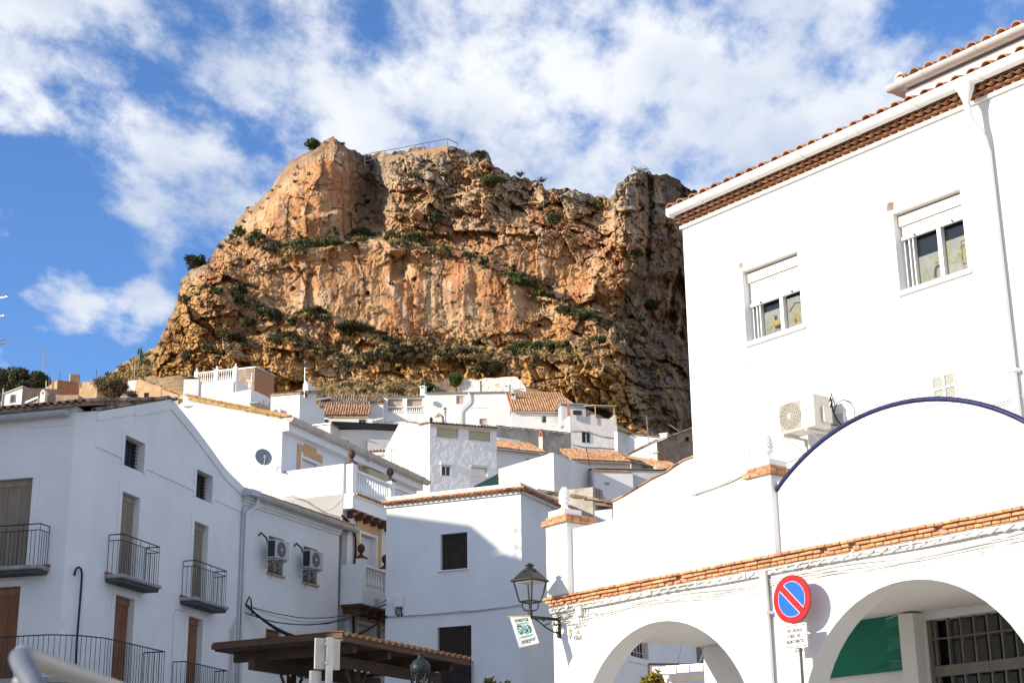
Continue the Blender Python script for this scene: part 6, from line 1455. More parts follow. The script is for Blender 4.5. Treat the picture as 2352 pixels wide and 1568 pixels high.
# --- terrace house with brick cube
def g_terrace():
    C0 = at(zC(480, 248), 88); t = H('terrace_house', 'stepped white house with balustraded roof terrace and brick cube below the crag', C0)
    b1 = Block(t, zC(316, 146), 91, -70, 22, (444, 884), zC(478, 246), m_white)
    b2 = Block(t, zC(480, 249), 88, -70, 22, zC(300, 284), zC(665, 334), m_white)
    r = (b2.pR.uv(zC(478, 385))); MB().box(b2.pR, -.3, b2.uR*.95, r[1]-.10, r[1], .02, .9).build('ledge', m_concrete, t)
    for k in range(3): u = b2.uR*(.2+.3*k); bar(t, b2.pR.pt(u, r[1], .85), b2.pR.pt(u, r[1]+.35, .85), .03, m_black, 'ledge_post')
    b3 = Block(t, zC(940, 288), 86, -70, 24, zC(668, 310), zC(1172, 452), m_white)
    ea, zb = b3.pL.uv(zC(668, 308)); A = b3.pL.pt(ea, zb+.03, .15); B = b3.pL.pt(.1, b3.zC+.03, .15)
    tile_roof(t, A, B, -b3.pL.n*4.2+ZH_*1.15, m_tileold, pitch=.22, maxn=260)
    ch = Block(t, zC(1015, 212), 87.2, -70, 24, zC(968, 225), zC(1094, 226), m_streak, base=b3.zC-1.5, name='chimney')
    MB().wall(ch.pL, [(ch.uL, ch.zC+.0), (0, ch.zC), (ch.uL/2, ch.zC+.45)], (), .8, 0).build('chimney_cap', m_streak, t)
    bc = Block(t, zC(517, 47), 93, -70, 24, zC(333, 78), zC(701, 106), m_brown, m_brickwall, base=b1.zC-3, flat=True)
    for pl, a, c in ((bc.pL, bc.uL-.1, .0), (bc.pR, 0.0, bc.uR+.1)): MB().box(pl, a, c, bc.zC+.002, bc.zC+.09, -.4, .08).build('roof_edge', m_galv, t)
    # courses of the brick face, raked joints
    n = 22; z0 = bc.R(zC(520, 60), zC(700, 240)); rng = random.Random(2); b = MB()
    for j in range(n):
        z = bc.zC-.04-j*.115; u = .02+(.12 if j % 2 else 0)
        while u < bc.uR-.25: b.box(bc.pR, u, u+.23, z-.09, z, .0, .018+rng.uniform(0, .01)); u += .25
    o = b.build('brickwork', m_brick, t); o['kind'] = 'stuff'
    # balustrade
    pl = b1.pL.off(-.15); zt = pl.uv((500, 851))[1]; zb = pl.uv((500, 880))[1]; u0 = pl.uv((452, 860))[0]; u1 = pl.uv((541, 860))[0]; um = pl.uv((498, 860))[0]
    for u in (u0, um, u1):
        MB().box(pl, u-.16, u+.16, zb-.1, zt+.12, -.16, .16).build('post', m_whiteS, t); MB().lathe(pl.pt(u, zt+.12, 0), [(.10, 0), (.05, .05), (.10, .14), (.09, .22), (.01, .34)], 8).build('post_finial', m_whiteS, t, True)
    for a, c in ((u0+.16, um-.16), (um+.16, u1-.16)):
        MB().box(pl, a, c, zb-.02, zb+.08, -.12, .12).build('plinth', m_whiteS, t); MB().box(pl, a, c, zt-.10, zt, -.13, .13).build('coping', m_whiteS, t); n = int((c-a)/.20)
        for k in range(n): baluster(t, pl.pt(a+(c-a)*(k+.5)/n, zb+.08, 0), zt-zb-.18, m_whiteS, .9)
    MB().wall(pl, [(u0-.16, zb-3), (u1+.1, zb-3), (u1+.1, zb), (u0-.16, zb)], (), 3, 0).build('terrace_wall', m_white, t)
    q = b3.pL.rect(zC(703, 452), zC(780, 495)); a = thing('air_conditioner', 'dark air conditioner low on the wall of the stepped terrace house', 'air conditioner', b3.pL.pt(q[0], q[1])); M = Matrix.Translation(b3.pL.pt((q[0]+q[2])/2, q[1], .40)) @ b3.pL.rot(); ac_unit(a, M, q[2]-q[0], q[3]-q[1], .3, m_acgrey, False, -.1, True)
    fl = thing('floodlight_mast', 'floodlight mast beside the chimney of the terrace house', 'lamp post', at(zC(985, 190), 86)); P = at(zC(985, 190), 86); bar(fl, P-ZH_*1.2, at(zC(988, 35), 86), .035, m_galv, 'mast', False); q = at(zC(988, 20), 86)
    for s in (-1, 1): MB().wbox((q.x+s*.17, q.y-.1, q.z), .28, .16, .26).build('floodlight', m_black, fl)
    bar(fl, q+Vector((-.3, 0, -.15)), q+Vector((.3, 0, -.15)), .02, m_galv, 'crossbar')
    P = at(zC(463, 240), 87.5); sm = thing('street_lamp', 'small white lamp on a short pole above the stepped terrace house', 'lamp', P); bar(sm, P, at(zC(463, 185), 87.5), .03, m_galv, 'pole', False); q = at(zC(468, 172), 87.5); MB().tube([q+Vector((-.25, 0, .03)), q+Vector((.25, -.08, -.03))], [.08, .05], 8).build('head', m_pvc, sm)
    antenna('aerial pointing right above the stepped terrace house', at(zC(480, 230), 87.8), 1.2, .9, 80)
g_terrace()
# --- old house with sagging roof
def g_oldroof():
    P = at(zC(1380, 510), 99); t = H('old_roof_house', 'old house with sagging dark tile roofs between the terrace house and the long house', P); pl = Pl(P, 87)
    flatwall(t, pl, 0, [zC(1165, 515), zC(1622, 520)], m_white, 3.0, [(zC(1495, 535), zC(1560, 585))])
    r = pl.rect(zC(1495, 535), zC(1560, 585)); simple_win(t, pl, r, m_pvcg, bars=(5, 3))
    r = pl.rect(zC(1172, 535), zC(1205, 560)); MB().box(pl, r[0], r[2], r[1], r[3], 0, .05).build('window', m_glass, t)
    eave_roof(t, pl, zC(1168, 503), zC(1585, 503), zC(1400, 415), 3.4, m_tile, .25, .24, m_tileold, 260, 1.6)
    p2 = pl.off(-3.6); eave_roof(t, p2, zC(1118, 432), zC(1590, 425), zC(1300, 385), 1.6, m_tileold, .3, .24, m_tileold, 150, 2.0)
    p3 = pl.off(-5.4); eave_roof(t, p3, zC(1230, 385), zC(1560, 388), zC(1350, 322), 2.8, m_tileold, .2, .24, m_tileold, 200, 2.0)
    flatwall(t, p3, 0, [zC(1105, 395), zC(1230, 350), zC(1235, 400)], m_brown, 3)
    b = p3; MB().wall(p3, [p3.uv(zC(1098, 345)), p3.uv(zC(1230, 330)), p3.uv(zC(1230, 345)), p3.uv(zC(1098, 365))], (), 2.4, 0, .4).build('lean_to_roof', m_galv, t)
g_oldroof()
# --- long white house with loggia
def g_long():
    P = at(zE(1400, 700), 104); t = H('long_house', 'long white house with two balustraded openings beneath the crag', P); pl = Pl(P, -89.5)
    l1 = pl.rect(zE(1030, 572), zE(1203, 732)); l2 = pl.rect(zE(1258, 570), zE(1436, 730)); w1 = pl.rect(zE(1838, 536), zE(1924, 632)); w2 = pl.rect(zE(2110, 806), zE(2195, 882))
    b0 = gz(P.x, P.y)-1; out = [pl.uv(q) for q in (zE(985, 552), zE(1462, 545), zE(1462, 512), zF(366, 310))]; e = out[-1][0]
    MB().wall(pl, [(out[0][0], b0), (e, b0)]+[out[3], out[2], out[1], out[0]], [l1, l2, w1, w2], 6, .5).build('wall', m_white, t)
    for r in (l1, l2):
        MB().box(pl, r[0], r[2], r[1], r[3], -.55, -.5).build('loggia_back', m_pinkbl, t); h = r[3]-r[1]
        b = MB(); n = 9
        for k in range(n): a = r[0]+(r[2]-r[0])*k/n; b.box(pl, a+.008, a+(r[2]-r[0])/n-.008, r[1]+h*.40, r[3], -.30, -.26)
        b.build('screen', m_pinkbl, t)
        MB().box(pl, r[0]-.03, r[2]+.03, r[1]+h*.36, r[1]+h*.43, -.22, .05).build('coping', m_whiteS, t); MB().box(pl, r[0]-.03, r[2]+.03, r[1]-.05, r[1]+.04, -.22, .05).build('plinth', m_whiteS, t)
        for k in range(7): baluster(t, pl.pt(r[0]+(r[2]-r[0])*(k+.5)/7, r[1]+.04, -.08), h*.33, m_whiteS, 1.1)
    for r in (w1, w2): MB().box(pl, r[0], r[2], r[1], r[3], -.16, -.12).build('shutter', m_pinkbl, t); frame(t, pl, r, .04, 0, .015, m_whiteS, 'window_frame')
    gutter(t, pl.pt(out[0][0], out[0][1]+.02, .12), pl.pt(out[1][0], out[1][1]+.04, .12), .08, m_galv, 4); gutter(t, pl.pt(out[2][0]+.1, out[2][1]+.05, .12), pl.pt(e, out[3][1]+.05, .12), .10, m_galv, 5)
    A = pl.pt(out[0][0], out[0][1]+.05, .1); B = pl.pt(out[1][0], out[1][1]+.05, .1)
    b = MB(); n = 40; up = -pl.n*5+ZH_*.9; vs = [A+(B-A)*(k/n)+up*j+ZH_*(.03*(k % 2)) for j in (0, 1) for k in range(n+1)]; b.add(vs, [(k, k+1, n+2+k, n+1+k) for k in range(n)]); b.build('ribbed_roof', m_galv, t)
    MB().wall(pl, [(out[2][0], out[2][1]+.02), (e, out[3][1]+.02), (e, out[3][1]+.10), (out[2][0], out[2][1]+.10)], (), 6, 0, .1).build('roof_slab', m_concrete, t)
    pipe(t, [pl.pt(*pl.uv(zE(*q)), .15) for q in ((1990, 508), (1996, 590), (1985, 620), (1895, 710), (1890, 740), (1890, 880))], .07, m_pvc)
    pipe(t, [pl.pt(*pl.uv(zE(*q)), .2) for q in ((935, 885), (1000, 850), (1085, 812))], .07, m_pvc, 'stair_pipe')
    chimney(t, zE(1438, 450), 105.5, .50, .9, m_whiteS, 'box'); flue(t, zE(2127, 385), 104.5, 1.1, .07, m_black)
    dish('white satellite dish on the long house beside its right opening', pl.pt(*pl.uv(zE(1486, 596)), .5), .26, Vector((-.35, -1, .35)), back=m_pvc)
    # low wing at the left with its own tiles
    q = Block(t, zC(1722, 388), 103.7, -84, 20, zC(1585, 388), zC(1735, 392), m_white)
    eave_roof(t, q.pL, zC(1588, 380), zC(1722, 380), zC(1690, 312), 2.4, m_tileold, .2, .24, maxn=60)
    # pale rock wall and small tiled shed behind
g_long()
def g_behind():
    P = at(zE(2100, 480), 130); t = H('limewashed_wall', 'rough limewashed retaining wall above the long house', P, 'wall'); pl = Pl(P, -84)
    pts = [zE(1880, 420), zE(1905, 345), zE(1990, 332), zE(2080, 350), zE(2180, 325), zE(2290, 330), zF(300, 150), zF(420, 145), zF(480, 190), zF(530, 260)]
    flatwall(t, pl, 0, pts, mat('limewashed_rock', (.80, .77, .70), (.62, .52, .40), 1.1, 6, .95, 1.0, 1.6, bdist=.25, lo=.5, hi=.7), 3)
    P = at(zF(330, 260), 122); t = H('tiled_shed', 'small tiled shed with white chimney above the long house', P); pl = Pl(P, -80)
    flatwall(t, pl, 0, [zF(150, 300), zF(500, 285)], m_cream, 2.5); eave_roof(t, pl, zF(150, 300), zF(505, 285), zF(380, 226), 2.6, m_tile, .2, .24, maxn=120)
    chimney(t, zF(332, 255), 119, .55, .8, m_whiteS, 'box'); bar(t, at(zF(312, 250), 121), at(zF(312, 100), 121), .03, m_black, 'pole')
    P = at(zE(1480, 460), 128); shrub('dense dark green bush behind the chimney of the long house', P, (100*.0084*1.1, 1.0, 72*.0084*1.2), 'deep', 2600, .13, name='bush', cat='bush', clumps=30)
    P = at(zE(1830, 480), 128); tree('young light green conifer above the long house', P-ZH_*1.0, 210*.0072+1.6, (90*.0072, .6, 110*.0076), 'fresh', 3000, .14, 'conifer', up=1.2, blade=2.4, clumps=40)
    P = at(zE(1660, 480), 130); f = H('reed_fence', 'dark reed fence between the bush and the conifer', P, 'fence'); pl = Pl(P, -84); u0 = pl.uv(zE(1580, 400))[0]; u1 = pl.uv(zE(1755, 400))[0]; zt = pl.uv(zE(1660, 385))[1]; zt2 = pl.uv(zE(1720, 335))[1]
    b = MB(); n = 46
    for k in range(n): u = u0+(u1-u0)*k/n; b.box(pl, u, u+(u1-u0)/n*.8, zt-2.5, (zt2 if k > n*.65 else zt)+random.uniform(-.1, .1), 0, .04+random.uniform(0, .03))
    o = b.build('reeds', m_brown, f); o['kind'] = 'stuff'
    c = at(zE(1130, 470), 128); shrub('bare scraggly bush in front of the crag left of the long house', c, (1.6, .8, .8), 'dry', 700, .12, name='bush', cat='bush', clumps=24)
g_behind()
# --- tiled house right of the long one
def g_tiled():
    P = at(zF(680, 600), 99); t = H('tiled_house', 'white house under a bright ribbed tile roof with one small window', P); pl = Pl(P, 84)
    w = pl.rect(zF(693, 556), zF(747, 626))
    flatwall(t, pl, 0, [zF(384, 525), zF(988, 528)], m_white, 5, [w]); simple_win(t, pl, w, m_wood, mull=1)
    A, B, rz = eave_roof(t, pl, zF(384, 514), zF(985, 520), zF(600, 322), 5.2, m_tile, .22, .235, m_tile, 300)
    gutter(t, A+pl.n*.08-ZH_*.03, B+pl.n*.08-ZH_*.03, .06, m_pvc, 2)
    q = at(zF(820, 360), 104); MB().wall(Pl(q, -85), [Pl(q, -85).uv(z_) for z_ in (zF(770, 345), zF(830, 305), zF(900, 330), zF(1040, 430), zF(1040, 520), zF(880, 440))], (), 1.5, 0).build('side_gable', m_adobe, t)
    chimney(t, zF(400, 345), 100.8, .5, 1.4, m_oldgrey, 'box'); 
    for k, (x, y0, y1) in enumerate(((435, 530, 760), (705, 560, 740))): antenna(('tall aerial at the left end of the tiled house', 'tall aerial in front of the small window of the tiled house')[k], at(zF(x, y1), 94), (at(zF(x, y0), 94)-at(zF(x, y1), 94)).z, 1.3, 85)
g_tiled()
# --- house with roof terrace and awning
def g_awning():
    P = at(zF(990, 560), 96); t = H('awning_house', 'grey white house with roof terrace awning and barred window at the foot of the crag', P); pl = Pl(P, 80)
    w = pl.rect(zF(1115, 718), zF(1212, 838))
    pts = [zF(990, 540), zF(1215, 568), zF(1215, 540), zF(1255, 545), zF(1255, 578), zF(1445, 590), zF(1448, 545), zF(1482, 548)]
    flatwall(t, pl, 0, pts, m_pinkgrey, 5, [w]); simple_win(t, pl, w, m_pvc, bars=(6, 3))
    a = pl.uv(zF(1020, 520)); c = pl.uv(zF(1215, 540)); 
    railing(t, [pl.pt(.6, 0, -.1), pl.pt(c[0], 0, -.1)], pl.uv(zF(1110, 552))[1], .75, m_iron, .16, top2=False, r=.012); d = pl.uv(zF(1255, 560))[0]; e = pl.uv(zF(1440, 580))[0]; railing(t, [pl.pt(d, 0, -.1), pl.pt(e, 0, -.1)], pl.uv(zF(1340, 580))[1], .85, m_iron, .16, top2=False, r=.012)
    pq = pl.off(-2.2); r = pq.rect(zF(1024, 497), zF(1112, 548)); MB().box(pq, pq.uv(zF(900, 480))[0], pq.uv(zF(1155, 480))[0], r[1]-1, pq.uv(zF(1000, 445))[1], -1.2, 0).build('roof_room', m_pinkgrey, t); MB().box(pq, r[0], r[2], r[1], r[3], 0, .04).build('window', m_glass, t)
    MB().box(pq, pq.uv(zF(880, 440))[0], pq.uv(zF(1165, 440))[0], pq.uv(zF(1000, 443))[1]+.002, pq.uv(zF(1000, 443))[1]+.1, -2.6, .3).build('roof_edge', m_galv, t)
    A = pl.hit(zF(1155, 462)); Bp = pl.hit(zF(1243, 425)); C_ = pl.hit(zF(1468, 432)); D_ = pl.hit(zF(1400, 480))
    u0, z0 = pl.uv(zF(1240, 425)); u1, z1 = pl.uv(zF(1470, 428)); b = MB(); th = .05
    b.hexa([pl.pt(u0, z0-.25, .3), pl.pt(u1, z0-.25, .3), pl.pt(u1, z0+.3, -2.2), pl.pt(u0-.6, z0+.3, -2.2), pl.pt(u0, z0-.25+th, .3), pl.pt(u1, z0-.25+th, .3), pl.pt(u1, z0+.3+th, -2.2), pl.pt(u0-.6, z0+.3+th, -2.2)]); b.build('awning', m_yel, t)
    for u in (u0+.1, u1-.2): bar(t, pl.pt(u, z0-1.9, .1), pl.pt(u, z0-.2, .1), .05, m_straw, 'awning_post')
    ch = at(zF(978, 440), 95.7); MB().wbox((ch.x, ch.y, ch.z-.5), .26, .26, 1.0).build('chimney', m_brickwall, t)
    for y, dy in ((715, 45), (870, 40)):
        pts = [pl.pt(*pl.uv(zF(x, yy)), .05) for x, yy in ((1000, y), (1120, y+2), (1230, y+28), (1340, y+62), (1460, y+76))] if y == 715 else [pl.pt(*pl.uv(zF(x, yy)), .05) for x, yy in ((1010, 855), (1140, 885), (1300, 890), (1470, 905))]
        cable(t, pts, .035, m_cableg, 'cable')
    # lower annexe to the right
    q = Block(t, zF(1600, 748), 92, 40, 72, zF(1490, 715), zF(1935, 778), m_pinkgrey, m_white) if False else None
    p2 = Pl(at(zF(1600, 760), 93), -80); flatwall(t, p2, 0, [zF(1600, 748), zF(1950, 782)], m_white, 4); p3 = Pl(p2.pt(p2.uv(zF(1600, 748))[0], 0), 50); flatwall(t, p3, 0, [zF(1488, 716), zF(1600, 748)], m_pinkgrey, .4)
    a = p2.pt(*p2.uv(zF(1600, 744)), .1); c = p2.pt(*p2.uv(zF(1950, 776)), .1); tile_roof(t, a, c, -p2.n*3+ZH_*.7, m_tileold, pitch=.24, maxn=60)
    a = p3.pt(*p3.uv(zF(1488, 710)), .1); c = p3.pt(*p3.uv(zF(1600, 742)), .1); verge(t, c, a, m_tileold, s=1.1)
    s = thing('street_lamp', 'lamp bracket with cables on the corner of the awning house', 'lamp', pl.pt(*pl.uv(zF(1475, 800)), .2)); bar(s, pl.pt(*pl.uv(zF(1500, 970)), .1), pl.pt(*pl.uv(zF(1500, 795)), .1), .05, m_black, 'pole', False); q = pl.hit(zF(1525, 792)); MB().wbox((q.x, q.y-.2, q.z), .9, .3, .12).build('lamp_head', m_pvc, s)
    for k in range(4): cable(s, [pl.pt(*pl.uv(zF(1470+6*k, 800+10*k)), .15), pl.pt(*pl.uv(zF(1480+25*k, 880+12*k)), .2), pl.pt(*pl.uv(zF(1600, 880-8*k)), .3)], .02, m_cableb)
    bar(t, at(zF(1830, 1010), 74), at(zF(1793, 560), 74), .03, m_galv, 'guy_mast')
g_awning()
# --- white house under the black eaves
def g_black():
    P = at(zE(357, 868), 80); t = H('black_eaves_house', 'white house with black corrugated eaves behind the balustrade house', P)
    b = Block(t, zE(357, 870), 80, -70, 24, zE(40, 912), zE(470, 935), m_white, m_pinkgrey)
    p = Pl(b.pR.pt(b.uR, 0), 76); r = p.rect(zE(500, 1055), zE(575, 1140))
    flatwall(t, p, 0, [zE(470, 935), zE(1125, 935)], m_white, 5, [(r[0], r[1]-1, r[2], r[3])], .15)
    MB().box(p, r[0], r[2], r[1]-1, r[3], -.12, -.08).build('door', m_oldgrey, t); frame(t, p, (r[0], r[1]-1, r[2], r[3]), .07, 0, .03, m_whiteS, 'door_frame', 'ltr')
    a = p.uv(zE(365, 862)); c = p.uv(zE(1125, 895)); d = p.uv(zE(480, 938)); z0 = p.uv(zE(700, 932))[1]; z1 = p.uv(zE(700, 885))[1]
    MB().hexa([p.pt(d[0]-.2, z0, .05), p.pt(c[0], z0, .05), p.pt(c[0], z0, -5), p.pt(d[0]-.2, z0, -5), p.pt(a[0], z1-.1, 1.0), p.pt(c[0], z1-.1, 1.0), p.pt(c[0], z1+.3, -5), p.pt(a[0], z1+.3, -5)]).build('eaves', m_black, t)
    n = 60; bb = MB(); A = p.pt(a[0]-.1, z1-.06, 1.05); B = p.pt(c[0], z1-.06, 1.05); up = -p.n*5+ZH_*.5
    bb.add([A+(B-A)*(k/n)+up*j+ZH_*(.035*(k % 2)) for j in (0, 1) for k in range(n+1)], [(k, k+1, n+2+k, n+1+k) for k in range(n)]); bb.build('corrugated_roof', m_galv, t)
    MB().box(b.pL, b.uL, .1, b.zC+.0, b.zC+.08, -3, .12).build('roof_edge', m_galv, t)
    p4 = p.off(.5); r = p4.rect(zE(790, 1042), zE(1060, 1185)); MB().box(p4, r[0], r[2], r[1]-3, r[3], -.5, 0).build('low_wall', m_pinkgrey, t)
    p5 = Pl(at(zE(900, 1190), 76), -84); a = p5.uv(zE(705, 1200)); c = p5.uv(zE(1010, 1188)); tile_row(t, p5.pt(a[0], a[1], .0), p5.pt(c[0], c[1], 0), p5.n*.2, m_tile, .24, .5); MB().box(p5, a[0]-1, c[0], a[1]-4, a[1]-.02, -2, 0).build('lower_wall', m_cream, t); MB().box(p5, a[0], c[0], a[1]-.28, a[1]-.08, 0, .12).build('lower_cornice', m_pinkgrey, t)
g_black()
# --- rough plastered house
def g_rough():
    P = at(zE(1527, 868), 72); t = H('rough_house', 'rough plastered grey white house with khaki blinds in the middle of the village', P)
    pL = Pl(P, -67); pR = Pl(P, 67)
    k1 = pR.rect(zE(1608, 912), zE(1862, 1035)); k2 = pR.rect(zE(1985, 945), zE(2235, 1072)); w = pR.rect(zE(1665, 1350), zE(1772, 1482)); s = pR.rect(zE(2015, 1375), zE(2196, 1500)); s = (s[0], s[1]-.4, s[2], s[3])
    uR = pR.uv(zE(2312, 1200))[0]; b0 = gz(P.x, P.y)-2
    # tidy heights
    k2 = (k2[0], k1[1], k2[2], k1[3]) if abs(k2[1]-k1[1]) < .5 else k2
    MB().wall(pR, [(0, b0), (uR, b0), (uR, pR.uv(zE(2312, 940))[1]), (0, P.z)], [k1, k2, w, s], .4, .2).build('front_wall', m_rough, t)
    outL = [pL.uv(q) for q in (zE(1530, 872), zE(1400, 895), zE(1395, 872), zE(1182, 838), zE(1000, 1172))]
    MB().wall(pL, [(0, b0), (0, P.z)]+outL[1:]+[(outL[-1][0], b0)], (), .4, 0).build('gable_wall', m_white, t)
    MB().hexa([pL.pt(0, b0, -.4)+pR.u*.4]*1+[pR.pt(uR, b0, -.4), pR.pt(uR, b0, -.4)-pL.u*-1*-6, pL.pt(outL[-1][0]+.3, b0, -.4)]+[pL.pt(0, P.z-.1, -.4)+pR.u*.4, pR.pt(uR, P.z-.1, -.4), pR.pt(uR, P.z+.4, -.4)-pL.u*-1*-6, pL.pt(outL[-1][0]+.3, outL[-1][1]-.2, -.4)]).build('rear_wall', m_white, t)
    for r in (k1, k2): MB().box(pR, r[0], r[2], r[1], r[3], -.2, -.16).build('window_back', m_glass, t); MB().box(pR, r[0]+.02, r[2]-.02, r[1]+.03, r[3]-.02, -.08, -.05).build('blind', m_khaki, t); frame(t, pR, r, .05, 0, .02, m_yel, 'window_frame', 'tb')
    window(t, pR, w, .12, fm=m_pvc, mull=1); MB().box(pR, w[0]-.12, w[2]+.12, w[3]+.02, w[3]+.22, -.02, .18).build('shutter_box', m_pvc, t); frame(t, pR, w, .06, 0, .02, m_pvc, 'window_frame', 'lr')
    MB().box(pR, s[0], s[2], s[1], s[3], -.2, -.17).build('window_back', m_glass, t); blind(t, pR, s[0]+.02, s[2]-.02, s[1], s[3]-.02, -.10, m_blindW, .07, 'shutter', False); MB().box(pR, s[0]-.05, s[2]+.05, s[3], s[3]+.16, -.02, .10).build('shutter_box', m_pvcg, t)
    MB().box(pR, s[2]+.01, s[2]+.10, s[1], s[3], -.02, .06).build('window_frame', m_pvc, t)
    zr = s[1]+.35
    railing(t, [pR.pt(s[0]-.08, 0, .02), pR.pt(s[0]-.08, 0, .35), pR.pt(s[2]+.08, 0, .35), pR.pt(s[2]+.08, 0, .02)], zr-1.0, 1.0, m_galv, .14, top2=False)
    a = pR.pt(0, P.z+.03, .12); c = pR.pt(uR, pR.uv(zE(2330, 935))[1]+.05, .12); tile_roof(t, a, c, -pR.n*3+ZH_*.55, m_tileold, pitch=.23, maxn=200)
    u_ = [pL.pt(*q, .05) for q in outL]; verge(t, u_[3]+ZH_*.02, u_[2]+ZH_*.02, m_tileold, s=.9)
    chimney(t, zE(1628, 785), 74.5, .52, 1.0, m_cream, 'gable', m2=m_brown); flue(t, zE(1707, 705), 74.5, 1.2, .065)
    gutter(t, a+pR.n*.1-ZH_*.08, c+pR.n*.1-ZH_*.08, .06, m_gutter, 3)
    l = thing('street_lamp', 'small lantern on top of the rough plastered house', 'lamp', at(zE(1543, 862), 71.8)); q = at(zE(1543, 862), 71.8); MB().lathe(q, [(.03, 0), (.03, .06), (.07, .08), (.12, .28), (.13, .30), (.06, .38), (.02, .46)], 6).build('lantern', m_lampblk, l)
    antenna('big rusty aerial against the sunlit gable of the rough plastered house', at(zE(1078, 1390), 69), 1.35, 1.1, 70, m_wood, n=6); antenna('aerial with white reflector behind the rough plastered house', at(zE(2098, 905), 80), 1.6, 1.2, 80, m_galv)
g_rough()
# --- old grey house
def g_grey():
    P = at(zF(600, 760), 84); t = H('grey_house', 'weathered grey house with bare render behind the rough plastered house', P); pl = Pl(P, 66.7)
    flatwall(t, pl, 0, [zF(60, 640), zF(235, 668), zF(1002, 742)], m_oldgrey, 4)
    q = at(zF(690, 760), 82); c = Block(t, zF(705, 775), 82, -67, 40, zF(665, 778), zF(752, 775), m_cream, m_oldgrey, name='chimney', base=P.z-5)
    MB().wall(c.pL, [(c.uL-.05, c.zC+.0), (.05, c.zC), (c.uL/2, c.zC+.7)], [(c.uL*.7, c.zC+.08, c.uL*.35, c.zC+.3)], .8, .3).build('chimney_cap', m_brickwall, t)
    verge(t, pl.pt(*pl.uv(zF(1002, 738)), 0), pl.pt(*pl.uv(zF(235, 664)), 0), m_tileold, s=1.0, step=.5, name='coping_tile')
    P2 = at(zF(480, 930), 77); t2 = H('low_tiled_house', 'low house with bright tile roof tucked behind the rough plastered house', P2); p2 = Pl(P2, 64)
    r = p2.rect(zF(530, 1000), zF(600, 1030))
    flatwall(t2, p2, 0, [zF(222, 908), zF(735, 962)], m_white, 5); MB().box(p2, r[0], r[2], r[1], r[3], 0, .03).build('window', m_khaki, t2)
    eave_roof(t2, p2, zF(225, 903), zF(732, 955), zF(400, 846), 2.6, m_tile, .25, .16, maxn=220); a = p2.pt(*p2.uv(zF(225, 905)), .3); c = p2.pt(*p2.uv(zF(732, 960)), .3); gutter(t2, a, c, .07, m_pvc, 3)
    p3 = p2.off(-3.2); r = p3.rect(zF(232, 808), zF(490, 845)); MB().hexa([p3.pt(r[0], r[1], .3), p3.pt(r[2], r[1]-.1, .3), p3.pt(r[2], r[1]+.3, -.5), p3.pt(r[0], r[1]+.4, -.5), p3.pt(r[0], r[1]+.06, .3), p3.pt(r[2], r[1]-.04, .3), p3.pt(r[2], r[1]+.36, -.5), p3.pt(r[0], r[1]+.46, -.5)]).build('skylight', m_pvcg, t2)
g_grey()
# --- white box behind the middle house
def g_box():
    P = at(zF(820, 950), 60); t = H('white_box_house', 'plain white windowless house directly behind the middle house', P)
    b = Block(t, zF(820, 950), 60, -66, 25, zF(247, 1122), zF(1228, 1112), m_streak, m_streak)
    for pl, a, c, za, zc in ((b.pL, b.uL, 0, b.zL, b.zC), (b.pR, 0, b.uR, b.zC, b.zR)): MB().wall(pl, [(a, za), (c, zc), (c, zc+.05), (a, za+.05)], (), .34, 0, .02).build('coping', m_streak, t)
    a = thing('green_awning', 'green corrugated awning on a straw pole beside the white box house', 'awning', at(zF(240, 1200), 59)); A = at(zF(-20, 1300), 57.5); B = at(zF(240, 1165), 58.8); d = (B-A)
    n = Vector((.05, .3, -.9)).normalized()*1.6
    q = MB(); m = 16; up = n
    q.add([A+d*(k/m)+n*j+ZH_*(.02*(k % 2)) for j in (0, 1) for k in range(m+1)]+[A+d*(k/m)+n*j+ZH_*(.02*(k % 2)+.02) for j in (0, 1) for k in range(m+1)], [(k, k+1, m+2+k, m+1+k) for k in range(m)]+[(2*m+2+k, 3*m+3+k, 3*m+4+k, 2*m+3+k) for k in range(m)]); q.build('sheet', m_awning, a)
    MB().tube([at(zF(60, 1290), 58), at(zF(245, 1210), 59)], .07, 6).build('pole', m_straw, a); MB().tube([at(zF(130, 1300), 58.3), at(zF(245, 1260), 59)], .05, 6).build('pole', m_wood, a)
g_box()
